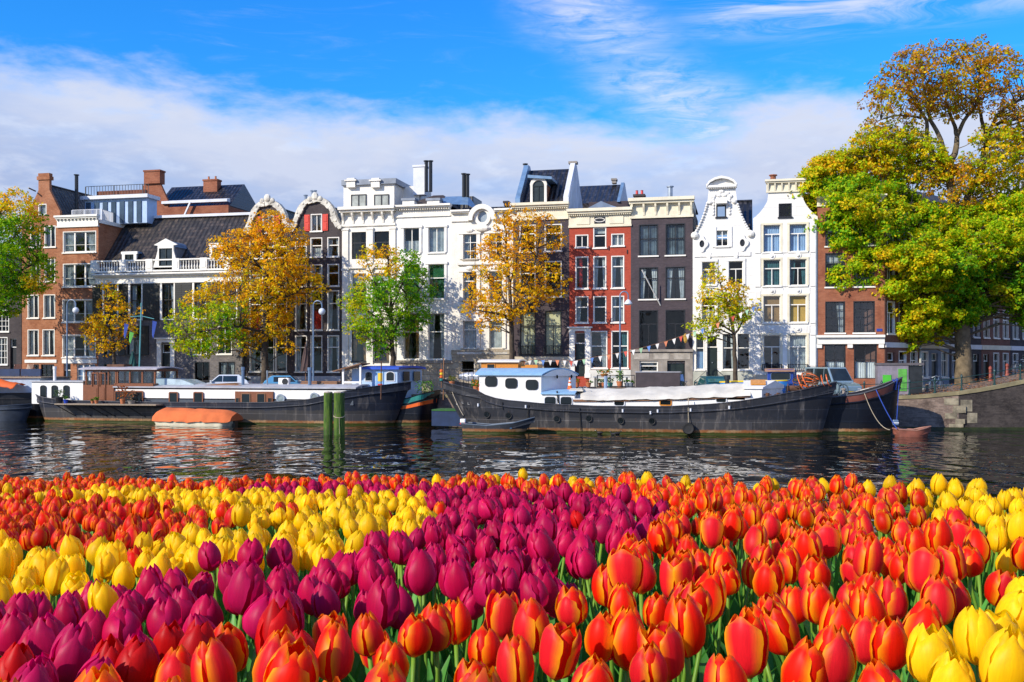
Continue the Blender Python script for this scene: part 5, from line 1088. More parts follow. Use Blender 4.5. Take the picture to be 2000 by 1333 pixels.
def hull(bt, us_w, us_t, ub_w, ub_t, B, sheer, m, deckm, y0=0.0, ps=2.6, pb=1.8, a_s=.12, a_b=.28, drop=.5, nm='hull', flare=.1, inner=None, dz=-.5, strake=True, par=None, thick=.07, rim=None):
    NS, NV = 44, 8; ss = [(.5 - .5 * math.cos(math.pi * i / NS)) for i in range(NS + 1)]
    def prof(s):
        k = 1.0
        if s < a_s: k = max(0, 1 - ((a_s - s) / a_s) ** ps) ** (1 / ps)
        if s > 1 - a_b: k = min(k, max(0, 1 - ((s - 1 + a_b) / a_b) ** pb) ** (1 / 1.3))
        return max(k, .012)
    def xat(s, v): v = v ** .9; return (us_w + (us_t - us_w) * v) * (1 - s) + (ub_w + (ub_t - ub_w) * v) * s
    def P(s, v, side, inset=0.0, dzz=0.0):
        x = xat(s, v); xt = xat(s, 1.0); z = dz + (sheer(xt) - dz) * v + dzz; h = max(.01, B / 2 * prof(s) * (1 - flare + flare * v) - inset); return (x, y0 + B / 2 + side * h, z)
    o = MB(); vs = []; fs = []
    for side in (-1, 1):
        off = len(vs)
        for s in ss: vs += [P(s, j / NV, side) for j in range(NV + 1)]
        n = NV + 1
        for i in range(NS):
            for j in range(NV): f = (off + i * n + j, off + (i + 1) * n + j, off + (i + 1) * n + j + 1, off + i * n + j + 1); fs.append(f if side < 0 else f[::-1])
        off2 = len(vs)                                                          # bulwark top and inner face
        for s in ss: vs += [P(s, 1, side), P(s, 1, side, thick), P(s, 1, side, thick, -drop)]
        for i in range(NS):
            for j in range(2): f = (off2 + i * 3 + j, off2 + (i + 1) * 3 + j, off2 + (i + 1) * 3 + j + 1, off2 + i * 3 + j + 1); fs.append(f if side < 0 else f[::-1])
    o.add(vs, fs); ho = o.build(nm, m, par or bt.root, smooth=50)
    d = MB(); A = [P(s, 1, -1, .05, -drop) for s in ss]; Bk = [P(s, 1, 1, .05, -drop) for s in ss]
    for i in range(NS): d.quad(A[i], A[i + 1], Bk[i + 1], Bk[i])
    d.build('deck', deckm, par or bt.root, fix=False)
    if strake:
        k = MB(); k.tube([P(s, .84, -1, -.04) for s in ss], .055, 6); k.tube([P(s, .84, 1, -.04) for s in ss], .055, 6); k.build('rubbing_strake', m, ho, fix=False)
    k = MB(); k.tube([P(s, 1, -1, .02, .03) for s in ss], .05, 6); k.tube([P(s, 1, 1, .02, .03) for s in ss], .05, 6); k.build('gunwale', rim or m, ho, fix=False)
    return P, xat
def arch_roof(k, x0, x1, w0, w1, z, camber, th, slant=0.0, n=8, mi=0, over=.1):
    """cambered roof sheet: arched across the beam"""
    ws = [w0 - over + (w1 - w0 + 2 * over) * i / n for i in range(n + 1)]; zz = [z + camber * (1 - ((2 * i / n - 1) ** 2)) for i in range(n + 1)]
    L = [(x0 - over, w, a) for w, a in zip(ws, zz)]; Rr = [(x1 + over + slant * (w - w0) / (w1 - w0), w, a) for w, a in zip(ws, zz)]
    vs = L + Rr + [(x, y, q + th) for x, y, q in L] + [(x, y, q + th) for x, y, q in Rr]; m_ = n + 1; fs = []
    for i in range(n): fs += [(i, i + 1, m_ + i + 1, m_ + i), (2 * m_ + i, 3 * m_ + i, 3 * m_ + i + 1, 2 * m_ + i + 1), (i, 2 * m_ + i, 2 * m_ + i + 1, i + 1), (m_ + i, m_ + i + 1, 3 * m_ + i + 1, 3 * m_ + i)]
    fs += [(0, m_, 3 * m_, 2 * m_), (n, 2 * m_ + n, 3 * m_ + n, m_ + n)]; return k.add(vs, fs, mi)
def rope(name, label, pts, r=.025, m=None, sag=.3, n=12, cat='rope'):
    P = []; 
    for a, b in zip(pts[:-1], pts[1:]):
        a, b = Vector(a), Vector(b)
        for i in range(n): f = i / n; p = a.lerp(b, f); p.z -= sag * 4 * f * (1 - f); P.append(p)
    P.append(Vector(pts[-1])); o = P[0].copy(); k = MB(); k.tube([p - o for p in P], r, 5); return tag(k.build(name, m or ROPE, loc=o), label, cat)
def plant(name, label, loc, pot_r=.2, pot_h=.32, potm=None, h=.5, cols=((.08, .2, .02),), n=90, spread=.3, flower=None, rng=np.random.default_rng(5), cat='potted plant', group=None):
    t_ = thing(name, label, cat, loc, 0, group); k = MB(); k.lathe([(pot_r * .68, 0), (pot_r * .95, pot_h * .85), (pot_r * 1.05, pot_h * .86), (pot_r * 1.05, pot_h), (pot_r * .85, pot_h), (pot_r * .8, pot_h * .9), (1e-5, pot_h * .9)], (0, 0, 0), 12); k.build('pot', potm or POT, t_, smooth=40)
    vs, fs, cs = [], [], []
    for _ in range(n):
        a = rng.uniform(0, 6.28); r = spread * math.sqrt(rng.random()); z = pot_h + h * rng.random() ** .7; c = np.array((r * math.cos(a), r * math.sin(a), z)); L = rng.uniform(.06, .13)
        d = rng.normal(0, 1, 3); d /= np.linalg.norm(d); e = np.cross(d, rng.normal(0, 1, 3)); e /= np.linalg.norm(e); o = len(vs); vs += [c - d * L, c + e * L * .4, c + d * L, c - e * L * .4]; fs.append((o, o + 1, o + 2, o + 3))
        col = np.array(flower) if flower is not None and rng.random() < .3 else np.array(cols[rng.integers(0, len(cols))]); cs += [col * rng.uniform(.7, 1.3)] * 4
    me = bpy.data.meshes.new('leaves'); me.from_pydata([tuple(v) for v in vs], [], fs); me.materials.append(LEAF); at = me.color_attributes.new('Col', 'FLOAT_COLOR', 'POINT'); at.data.foreach_set('color', np.concatenate([np.array(cs), np.ones((len(cs), 1))], 1).astype(np.float32).reshape(-1))
    o = bpy.data.objects.new('leaves', me); sc.collection.objects.link(o); o.parent = t_
    k = MB(); k.tube([(0, 0, pot_h * .88), (.02, 0, pot_h + h * .6)], .012, 4); k.build('stem', STEM_, t_); return t_
STEM_ = mat('plant_stem', (.08, .14, .03), .7, .2)

# ---------------- long houseboat on the left
b = Boat('houseboat', 'long dark hulled houseboat with white cabin, wooden wheelhouse and grey roof', 50, 783, 73.1)
U, Zp = b.u, b.z
def zat(px, py): return b.at(px, py).z
sh = sheerf([(b.u(px), zat(px, py)) for px, py in ((48, 768), (75, 776), (120, 783), (300, 787), (520, 788), (600, 782), (650, 770), (720, 757), (783, 748))])
hull(b, U(70), U(48), U(742), U(783), 4.6, sh, HULLB, DECKG, ps=2.2, pb=2.0, a_s=.06, a_b=.20, drop=.55)
cab = b.box('stern_cabin', BOATW, 62, 746, 162, 790, .45, 4.1)
k = MB(); p, q = b.at(60, 744, .4), b.at(163, 747, .4); k.box(p.x, q.x, .35, 4.2, q.z, p.z); k.build('cabin_roof', DECKG, cab)
for px in (85, 107, 130): b.win('window', px - 5, 754, px + 5, 777, .45, BLKTRIM, cab, arch=True)
lc = b.box('long_cabin', BOATW, 223, 760, 690, 781, .42, 4.15)
b.box('cabin_band', mat('blue_grey_band', (.05, .065, .09), .5, .2), 223, 779.5, 690, 792, .39, .5, lc)
k = MB(); p, q = b.at(222, 756, .3), b.at(694, 760, .3); arch_roof(k, p.x, q.x, .3, 4.3, q.z, .22, .1, over=.05); k.build('cabin_roof', DECKG, lc)
for (a, c) in ((330, 348), (378, 397)): b.win('window', a + 2, 768, c - 2, 789, .36, MAHOG, lc, .09, .05)
o = b.box('window_box', MAHOG, 459, 765, 533, 793, .28, .45, lc)
for (a, c) in ((473, 488), (503, 517)): b.win('window', a, 770, c, 788, .28, BRWOOD, o, .07, .05)
for (a, c) in ((461, 467), (524, 530)): b.win('window', a, 778, c, 791, .28, BRWOOD, o, .03, .05)
b.win('window', 226, 766, 278, 788, .36, MAHOG, lc, .1, .04)
for px, py in ((548, 779), (614, 776)): b.win('porthole', px - 5.5, py - 6, px + 5.5, py + 6, .32, GALV, lc, .12, .5, mat('frosted_pane', (.25, .31, .32), .2, .3))
wh = b.box('wheelhouse', MAHOG, 162, 752, 222, 788, .3, 3.6); wt = b.box('window_band', MAHOG, 223, 749, 299, 758, .3, 3.6, wh)
zt, zb = b.at(162, 722, .3).z, b.at(162, 752, .3).z; x0, x1, x2 = U(162), U(222), U(299)
k = MB()
for x in np.linspace(x0, x1 - .08, 5): k.box(x, x + .1, .3, .42, zb, zt); k.box(x, x + .1, 3.45, 3.6, zb, zt)
zb2 = b.at(223, 750, .3).z
for x in np.linspace(x1 + .06, x2 - .12, 4): k.box(x, x + .12, .3, .42, zb2, zt); k.box(x, x + .12, 3.45, 3.6, zb2, zt)
k.box(x0, x2, .31, .41, zt - .16, zt); k.box(x0, x2, 3.46, 3.58, zt - .16, zt); k.box(x0, x0 + .1, .42, 3.45, zt - .16, zt); k.box(x2 - .1, x2, .42, 3.45, zt - .16, zt); k.build('window_post', MAHOG, wh, fix=False)
k = MB(); k.box(x0 + .1, x2 - .1, .35, .37, zb2, zt - .16); k.box(x0 + .1, x2 - .1, 3.5, 3.52, zb2, zt - .16); k.box(x0 + .1, x1, .352, .372, zb, zb2); k.build('pane', GLASS2, wh, fix=False)
k = MB(); p, q = b.at(156, 717, .2), b.at(307, 722, .2); arch_roof(k, p.x, q.x, 0.1, 3.8, q.z - .02, .15, .09, over=.05); k.build('wheelhouse_roof', mat('lilac_grey_roof', (.44, .42, .47), .5, .15), wh)
k = MB(); p, q = b.at(213, 712, 1.5), b.at(246, 717, 1.5); k.box(p.x, q.x, 1.2, 2.4, q.z, p.z); k.build('roof_hatch', RUSTY, wh)
for a, c in ((179, 191.5), (193, 206)):
    p, q = b.at(a, 728, .26), b.at(c, 784, .26); k = MB(); zm = p.z + (q.z - p.z) * .5; k.box(p.x, q.x, .24, .3, q.z, zm); k.box(p.x + .09, q.x - .09, .215, .24, q.z + .12, zm - .1); k.box(p.x, p.x + .07, .24, .3, zm, p.z); k.box(q.x - .07, q.x, .24, .3, zm, p.z); k.box(p.x + .07, q.x - .07, .24, .3, p.z - .1, p.z); k.build('door', MAHOG, wh, fix=False)
for px, c_ in ((170.5, None), (215, None)):
    p = b.at(px, 751, .6); k = MB(); k.lathe([(.12, 0), (.1, .3), (.05, .5), (.04, .62), (1e-4, .7)], tuple(p), 8); k.build('deck_lamp', mat('brass_yellow', (.6, .38, .06), .35, .2, metal=.4), wh)
k = MB(); p, q = b.at(107, 787, -1.0), b.at(305, 790, -1.0); k.box(p.x, q.x, -1.05, .2, p.z - .16, p.z - .06); pl = k.build('side_platform', PLANK, b.root)
k = MB()
for px in (125, 155, 186, 202, 228, 260): x = U(px); k.tube([(x, -1.0, p.z - .16), (x + .9, -.02, .55)], .035, 5); k.tube([(x + .9, -.02, .55), (x + .95, .3, .5)], .05, 5)
k.build('platform_strut', IRON, pl)
def roofz(px): return b.at(px, 758, 1.5).z + .14
for (px, t0, t1, m_, r) in ((107, 716, 745, BOATW, .12), (474.5, 717, 756, BLUEST, .12), (605, 718, 760, BLUEST, .14), (522, 724, 757, GALV, .06)):
    p, q = b.at(px, t0, 1.2), b.at(px, t1, 1.2); k = MB(); k.tube([(p.x, 1.2, q.z - .3), (p.x, 1.2, p.z)], r, 8); k.lathe([(r * 1.25, -.25), (r * 1.25, 0)], (p.x, 1.2, p.z), 8, 0); k.build('stove_pipe' if r > .1 else 'pole', m_, b.root)
k = MB(); k.tube([b.at(613, 756, 1.0), b.at(640, 747, 2.2)], .06, 4); k.build('spar', PLANK, b.root)
sk = MB(); p, q = b.at(300, 738, 1.0), b.at(350, 752, 1.0); r_ = b.at(378, 752, 1.0); sk.prism([(p.x, q.z - .1), (r_.x, q.z - .1), (r_.x, q.z + .05), (q.x + .2, p.z - .15), (p.x, p.z)], 1.0, 3.2); sk.build('skylight', mat('greenhouse_pane', (.42, .52, .58), .15, .25), b.root)
g_ = MB(); p, q = b.at(377, 750, .8), b.at(472, 757, .8); g_.prism([(p.x, q.z - .1), (q.x, q.z - .1), (q.x, p.z - .1), (q.x - 1.5, p.z + .05), (p.x + 1, p.z - .1), (p.x, q.z + .05)], .8, 3.0); g_.build('planked_hatch', BRWOOD, b.root)
bs = b
# things on the houseboat
t_ = thing('air_conditioner', 'white outdoor air conditioner unit on the houseboat roof', 'air conditioner', b.o + UD * U(525) + VD * 1.6 + Vector((0, 0, roofz(530))), -TH)
k = MB(); k.box(0, .85, 0, .35, .06, .62); k.build('casing', BOATW, t_, bevel=.02); k = MB(); k.lathe([(.23, -.02), (.25, -.02), (.25, .01)], (.56, 0, .34), 16, 0, 'y'); k.lathe([(.21, -.012), (1e-4, -.012)], (.56, 0, .34), 16, 0, 'y'); k.build('fan', BLKTRIM, t_); k = MB(); k.box(.08, .16, .02, .33, 0, .06); k.box(.68, .76, .02, .33, 0, .06); k.build('foot', GALV, t_)
t_ = thing('timber_stack', 'stack of weathered brown planks on the houseboat roof', 'timber stack', b.o + UD * U(566) + VD * 1.8 + Vector((0, 0, roofz(600))), -TH)
for i in range(9): k = MB(); x = random.uniform(-.15, .15); k.box(x, x + 2.9 + random.uniform(-.3, .3), (i % 3) * .3, (i % 3) * .3 + .26, (i // 3) * .13, (i // 3) * .13 + .11); k.build('plank', BRWOOD, t_)
t_ = thing('deck_shelter', 'small white shelter with brown sloping board roof and blue panel', 'shelter', b.o + UD * U(633) + VD * 2.4 + Vector((0, 0, roofz(640) - .6)), -TH)
k = MB(); k.add([(-.1, -.6, 1.75), (2.2, -.6, 2.35), (2.2, 1.4, 2.35), (-.1, 1.4, 1.75)] + [(-.1, -.6, 1.68), (2.2, -.6, 2.28), (2.2, 1.4, 2.28), (-.1, 1.4, 1.68)], [(0, 1, 2, 3), (4, 5, 6, 7), (0, 1, 5, 4), (1, 2, 6, 5), (2, 3, 7, 6), (3, 0, 4, 7)]); k.build('roof', BRWOOD, t_); k = MB(); [k.box(x, x + .14, -.4, -.26, 0, 1.8 + x * .2) for x in (.6, 2.0)]; k.box(.6, 2.1, -.38, -.3, .8, .95); k.build('post', BOATW, t_); k = MB(); k.box(1.0, 2.1, .6, .7, .2, 1.9); k.build('panel', PALEBL, t_)
for (px, lab, kw) in ((124, 'black tub with grey green shrub on the houseboat side platform', dict(pot_r=.32, pot_h=.5, potm=BLKTRIM, h=.55, cols=((.10, .15, .08),), n=110, spread=.42)), (136.5, 'blue glazed pot beside the black tub on the houseboat platform', dict(pot_r=.19, pot_h=.3, potm=mat('blue_glaze', (.02, .06, .42), .25, .1), h=.25, n=30, spread=.15)),
                      (188, 'small terracotta pot with sprouting green below the wheelhouse', dict(pot_r=.12, pot_h=.22, h=.12, n=20, spread=.1)), (196, 'terracotta pot with bushy green herb on the houseboat platform', dict(pot_r=.16, pot_h=.26, h=.22, n=60, spread=.2)), (247, 'orange pot with a tall rusty leaved acer by the cabin window', dict(pot_r=.22, pot_h=.38, h=1.0, cols=((.30, .07, .02), (.40, .14, .03)), n=130, spread=.4)), (264, 'low grey box with sprawling pale stems on the platform', dict(pot_r=.3, pot_h=.25, potm=GSTONE, h=.8, cols=((.35, .22, .12), (.4, .16, .08)), n=60, spread=.35))):
    pz = b.at(107, 787, -1.0).z - .06; plant('potted_plant', lab, b.o + UD * U(px) + VD * -.5 + Vector((0, 0, pz)), **kw)
# ---------------- orange covered sloop in front of it
b = Boat('covered_boat', 'small open boat under a rust orange canvas cover moored beside the houseboat', 286, 461, 70.6)
sh = sheerf([(b.u(286), .42), (b.u(330), .34), (b.u(420), .32), (b.u(461), .4)]); hull(b, b.u(294), b.u(286), b.u(438), b.u(446), 2.1, sh, mat('cream_gelcoat', (.72, .66, .50), .35, .15), DECKG, a_s=.3, a_b=.12, pb=3.2, ps=1.9, drop=.2, dz=-.3, strake=False)
k = MB(); NU, NW = 36, 14; rngc = np.random.default_rng(4); px_ = np.linspace(283, 449, NU + 1)
for i, px in enumerate(px_):
    f = i / NU; zr_ = np.interp(f, [0, .05, .16, .5, .9, 1], [.62, .98, 1.30, 1.25, 1.16, .92]); hw = 1.16 * min(1, max(.12, (1 - max(0, .3 - f) ** 2 / .09) ** .6)) * (1 if f < .93 else 1 - (f - .93) * 1.2)
    for j in range(NW + 1):
        s_ = -1 + 2 * j / NW; y = 1.05 + s_ * hw; a_ = abs(s_)
        z = zr_ - .28 * min(1, a_ / .8) ** 1.5 if a_ < .8 else zr_ - .28 - (a_ - .8) / .2 * (zr_ - .28 - .28 - .012 * math.sin(i * .9) - (.07 if i % 12 == 0 else 0))
        k.v.append((b.u(px), y + .018 * math.sin(i * 1.3 + 2 * s_), z - .010 * math.sin(i * .8 + j) - (.06 * math.exp(-((f - .5) / .02) ** 2))))
for i in range(NU):
    for j in range(NW): q = i * (NW + 1) + j; k.f.append((q, q + 1, q + NW + 2, q + NW + 1)); k.m.append(0)
k.f.append(tuple(range(NW + 1))); k.m.append(0); k.f.append(tuple(NU * (NW + 1) + j for j in range(NW + 1))); k.m.append(0)
k.build('canvas_cover', TARPO, b.root, smooth=45)
k = MB(); p = b.u(443); k.box(p, p + .22, .8, 1.3, -.25, .75); k.build('outboard', BLKTRIM, b.root)
# ---------------- mooring posts
for px, lab in ((641, 'thinner of the two green mossy mooring posts with flat grey top'), (662.5, 'thicker green mossy mooring post with a rope loop hanging on it')):
    d = 65.8; p = pw(px, 0, d); t_ = thing('mooring_post', lab, 'mooring post', (p.x, p.y, 0), random.uniform(0, 1), 'mooring posts'); r = .29 if px < 650 else .35; z = 2.72
    m_ = MATS.get('mossy_timber')
    if not m_:
        m_, tt, bb = newmat('mossy_timber'); v = objco(tt, (2.5, 2.5, .6)); n = tnoise(tt, v, 2.2, 5); n2 = tnoise(tt, objco(tt, (9, 9, .8)), 1.5, 4); c = mixc(tt, sstep(tt, n, .35, .65), (.028, .075, .008), (.085, .15, .015)); c = mixc(tt, sstep(tt, n2, .52, .75), c, (.10, .085, .06)); tt.links.new(c, bb.inputs['Base Color']); bb.inputs['Roughness'].default_value = .95; bump(tt, bb, n2, .8, .06)
    k = MB(); k.lathe([(r * (1 + .03 * math.sin(q * 2.3)), q) for q in np.linspace(-1.5, z, 12)], (0, 0, 0), 10); k.build('post', m_, t_, smooth=60); k = MB(); k.lathe([(r * .98, z - .04), (r * .9, z + .06), (1e-4, z + .09)], (0, 0, 0), 10); k.build('cap', mat('weathered_cap', (.34, .29, .24), .9, .3), t_)
    if px > 650: k = MB(); k.tube([(r * 1.02 * math.cos(q), r * 1.02 * math.sin(q), 1.25 + .12 * math.sin(q)) for q in np.linspace(0, 6.28, 18)], .03, 5); k.tube([(0, -r - .02, 1.15), (.02, -r - .04, .1)], .02, 4); k.build('rope', ROPE, t_)
k = MB(); p, q = pw(648, 790, 65.8), pw(653, 790, 65.8)
# ---------------- blue cabin boat with teal hull
b = Boat('cabin_boat', 'pale blue cabin boat with bright blue roof, yellow door panel and teal orange striped hull', 690, 843, 75.6)
sh = sheerf([(b.u(680), 1.9), (b.u(770), 1.75), (b.u(800), 2.0), (b.u(843), 2.55)]); P, _x = hull(b, b.u(694), b.u(688), b.u(830), b.u(843), 4.2, sh, HULLN, mat('deck_teal', (.03, .15, .14), .6, .2), ps=2, pb=2.2, a_s=.2, a_b=.16, drop=.4)
for m_, v0, v1, nm in ((TEALM, .80, 1.0, 'teal_strake'), (mat('orange_stripe_paint', (.75, .13, .02), .4, .12), .70, .80, 'orange_stripe')):
    k = MB(); S = np.linspace(.02, .995, 40)
    for s0, s1 in zip(S[:-1], S[1:]):
        for side in (-1, 1): k.quad(P(s0, v0, side, -.02), P(s1, v0, side, -.02), P(s1, v1, side, -.02), P(s0, v1, side, -.02))
    k.build(nm, m_, b.root, fix=False)
cb = b.box('cabin', PALEBL, 710, 722, 776, 790, .5, 3.3, slant=1.05)
k = MB(); p, q = b.at(705, 717, .4), b.at(776, 722, .4); arch_roof(k, p.x + .1, q.x + .1, .35, 3.5, q.z, .12, .16, slant=1.0, over=.12); k.build('cabin_roof', mat('bright_blue_roof', (.02, .08, .50), .4, .15), cb)
for a, c in ((714, 727), (755, 770)): b.win('window', a, 727, c, 744, .5, GREYW, cb, .06, .3, arch=True)
p, q = b.at(735, 726, .48), b.at(749, 790, .48); k = MB(); k.box(p.x, q.x, .45, .5, q.z, p.z); dr = k.build('door', mat('mid_blue_paint', (.16, .34, .60), .45, .1), cb); k = MB(); zz = p.z; k.box(p.x + .14, q.x - .08, .43, .45, zz - .75, zz - .12); k.build('yellow_panel', YELLOW, dr); k = MB(); k.box(p.x + .14, q.x - .08, .43, .45, zz - 1.35, zz - .95); k.build('red_panel', REDP, dr)
xq = b.u(776); k = MB()
for f0, f1 in ((.16, .40), (.58, .84)):
    a_, c_ = Vector((xq + 1.05 * f0, .5 + 2.8 * f0, 0)), Vector((xq + 1.05 * f1, .5 + 2.8 * f1, 0)); n_ = Vector((2.8, -1.05, 0)).normalized() * .03; z0, z1 = b.at(776, 744, 1).z, b.at(776, 726, 1).z
    kk = MB(); L = [a_ + n_, c_ + n_, c_ - n_, a_ - n_]; kk.add([(v.x, v.y, z) for z in (z0, z1) for v in L], [(0, 1, 2, 3), (4, 5, 6, 7), (0, 1, 5, 4), (1, 2, 6, 5), (2, 3, 7, 6), (3, 0, 4, 7)]); kk.build('window', PANE, cb)
for (px, lab) in ((812, 'leafy green plants in tub on the stern of the teal hulled boat'), (824, 'trailing green plant beside the blue cabin')): plant('potted_plant', lab, b.o + UD * b.u(px) + VD * 1.4 + Vector((0, 0, 1.75)), h=1.2, n=120, spread=.5, cols=((.10, .26, .02), (.06, .2, .03)))
# ---------------- boat cut off by the edge
b = Boat('deck_boat', 'blue and white flat topped boat with navy side panels cut off by the edge', -120, 92, 75.0)
sh = sheerf([(b.u(-120), 2.0), (b.u(92), 2.2)]); hull(b, b.u(-120), b.u(-124), b.u(84), b.u(92), 4.4, sh, HULLN, DECKG, a_b=.12, pb=2.2, drop=.3)
cb = b.box('cabin', mat('pale_blue_hull', (.36, .44, .56), .5, .15), -110, 738, 78, 778, .3, 4.0); o = b.box('navy_panel', NAVY, -110, 721, 38, 735, .2, .35, cb); b.box('navy_panel', NAVY, 41, 721, 79, 735, .2, .35, cb); b.box('roof_deck', PLANK, -112, 736, 80, 739, .1, 4.1, cb)
for px, lab, rz in ((10, 'folding wooden deck chair facing the table on the flat topped boat', .4), (28, 'middle folding wooden deck chair on the flat topped boat roof', -.2), (47, 'folding wooden deck chair at the end of the flat topped boat roof', 2.6)):
    t_ = thing('deck_chair', lab, 'deck chair', b.o + UD * b.u(px) + VD * 1.5 + Vector((0, 0, b.at(0, 736, 1.5).z)), rz, 'deck chairs on the boat roof'); k = MB(); [k.box(-.28, .28, y, y + .07, .42, .45) for y in np.linspace(-.3, .2, 6)]; k.build('seat', MAHOG, t_); k = MB(); [k.add([(-.28 + i * .1, .22, .42), (-.22 + i * .1, .22, .42), (-.22 + i * .1, .5, 1.05), (-.28 + i * .1, .5, 1.05)], [(0, 1, 2, 3)]) for i in range(6)]; k.build('backrest', MAHOG, t_)
    for sx_ in (-.27, .27):
        k = MB(); k.tube([(sx_, -.3, .44), (sx_, .25, 0)], .022, 4); k.build('leg', MAHOG, t_); k = MB(); k.tube([(sx_, .25, .44), (sx_, -.25, 0)], .022, 4); k.build('leg', MAHOG, t_)
k = MB(); x0 = b.u(-60); NN = 20
for i in range(NN + 1):
    f = i / NN; px = -60 + 107 * f; z = b.at(px, 745 + 4 * math.sin(f * 9) + (4 if f > .93 else 0), -.6).z
    for j, (w_, dz_) in enumerate(((-1.3, -.32), (-.9, .05), (-.3, .08), (.2, -.05))): k.v.append((b.u(px), w_, z + dz_))
for i in range(NN):
    for j in range(3): q = i * 4 + j; k.f.append((q, q + 1, q + 5, q + 4)); k.m.append(0)
o = k.build('canvas_awning', mat('orange_awning', (.72, .12, .015), .75, .2, 1, 5, bmp=.3), loc=b.o, rotz=-TH, smooth=True); tag(o, 'wrinkled bright orange awning over the small tender at the edge', 'awning'); o.modifiers.new('s', 'SOLIDIFY').thickness = .03
b = Boat('tender', 'dark tender under the orange awning beside the flat topped boat', -90, 48, 72.6); sh = sheerf([(b.u(-90), .9), (b.u(48), 1.35)]); hull(b, b.u(-90), b.u(-92), b.u(30), b.u(47), 1.9, sh, mat('dark_tender', (.03, .04, .06), .4, .3), DECKG, drop=.3, a_b=.3)

# ---------------- the big converted barge
b = Boat('barge', 'long black converted sailing barge with white wheelhouse, blue roofs and canvas covered hold', 840, 1638, 68.5)
def bz(px, py): return b.at(px, py).z
sh = sheerf([(b.u(px), bz(px, py)) for px, py in ((838, 743), (862, 749), (900, 757), (938, 765), (950, 776), (985, 783), (1060, 790), (1160, 795), (1300, 796), (1390, 791), (1450, 785), (1500, 777), (1560, 766), (1640, 749))])
HULLBG = hullmat('grey_black_barge', (.027, .029, .036), (.048, .047, .050), 1.0, weather=.5, rough=.42)
P, xat = hull(b, b.u(905), b.u(838), b.u(1604), b.u(1640), 5.0, sh, HULLBG, DECKG, ps=2.0, pb=1.9, a_s=.16, a_b=.30, drop=.45, flare=.14)
def onhull(px, py):
    """point on the near side of the hull under a pixel"""
    z = bz(px, py); x = b.u(px); best = None
    for s in np.linspace(.01, .99, 160):
        for v in np.linspace(.1, 1, 19):
            q = P(s, v, -1); e = (q[0] - x) ** 2 + (q[2] - z) ** 2
            if best is None or e < best[0]: best = (e, q)
    return best[1]
for px, py in ((951, 812), (994, 813), (1087, 817), (1149, 820), (1212, 821), (1273, 822)):
    q = onhull(px, py); k = MB(); k.lathe([(.17, -.07), (.22, -.09), (.23, .1)], (q[0], q[1], q[2]), 16, 0, 'y'); o = k.build('porthole', RUBBER, b.root, smooth=40); k = MB(); k.lathe([(.19, -.075), (1e-4, -.075)], (q[0], q[1], q[2]), 16, 0, 'y'); k.build('pane', PANE, o)
q = onhull(873, 765); k = MB(); k.lathe([(.09, -.04), (.14, -.05), (.14, .1)], q, 12, 0, 'y'); k.lathe([(.09, -.02), (1e-4, -.02)], q, 12, 0, 'y'); k.build('hawse_hole', RUBBER, b.root)
k = MB()                                                                     # three pale letters worn on the stern quarter
for px, segs in ((883, [((0, 1), (0, 0)), ((0, 0), (.6, 0))]), (896, [((0, 1), (0, 0)), ((0, 0), (.6, 0)), ((.6, 0), (.6, 1)), ((0, 1), (.6, 1))]), (909, [((0, 1), (0, 0)), ((0, 0), (.6, 0)), ((.6, 0), (.6, .5)), ((0, .5), (.6, .5)), ((0, 1), (.6, 1)), ((.6, .5), (.6, 1))])):
    o = onhull(px, 790)
    for (a, c) in segs: k.tube([(o[0] + a[0] * .35, o[1] - .03, o[2] + a[1] * .36), (o[0] + c[0] * .35, o[1] - .03, o[2] + c[1] * .36)], .018, 4)
k.build('faded_letter', mat('faded_white', (.45, .44, .42), .8, .3), b.root)
for px, py in ((933, 795), (1026, 799), (1218, 806), (1270, 808), (1283, 805), (1350, 803), (1422, 799)):
    q = onhull(px, py); k = MB(); k.tube([(q[0], q[1] - .06, q[2]), (q[0], q[1] - .06, q[2] + .2)], .07, 6); k.build('fender_bracket', GREYW, b.root)
# wheelhouse with a canted forward end
wh = b.box('wheelhouse', BOATW, 936, 733, 1057, 794, .75, 4.4, slant=1.75)
k = MB(); p, q = b.at(932, 733, .7), b.at(1058, 733, .7); arch_roof(k, p.x, q.x - .02, .7, 4.4, p.z - .02, .42, .08, slant=1.75, over=.12, n=12); k.build('wheelhouse_roof', SKYBL, wh)
x0, x1 = b.u(936), b.u(1057); zt = p.z - .02; k = MB(); F_ = [(.75 + 3.65 * i / 12, zt + .42 * (1 - (2 * i / 12 - 1) ** 2)) for i in range(13)]
for (xa, sl) in ((x0, 0), (x1, 1.75)): k.add([(xa + sl * (w_ - .75) / 3.65, w_, z_) for w_, z_ in F_] + [(xa + sl * (w_ - .75) / 3.65, w_, zt - .05) for w_, z_ in F_], [(i, i + 1, 13 + i + 1, 13 + i) for i in range(12)])
k.build('gable_end', BOATW, wh, fix=False)
for a, c, tp in ((948.5, 970, 736.5), (988, 1009.5, 740), (1028, 1050, 743)): b.win('window', a, tp, c, tp + 18, .75, BLKTRIM, wh, .04, .3)
for f in (.38, .80):
    k = MB(); c_ = Vector((x1 + 1.75 * f, .75 + 3.65 * f, zt - .1)); n_ = Vector((3.65, -1.75, 0)).normalized() * .03; s_ = Vector((1.75, 3.65, 0)).normalized()
    k.add([c_ + n_ + (s_ * math.cos(t) + Vector((0, 0, 1.2)) * math.sin(t)) * .11 for t in np.linspace(0, 6.28, 13)[:-1]], [tuple(range(12))]); k.build('round_light', PANE, wh)
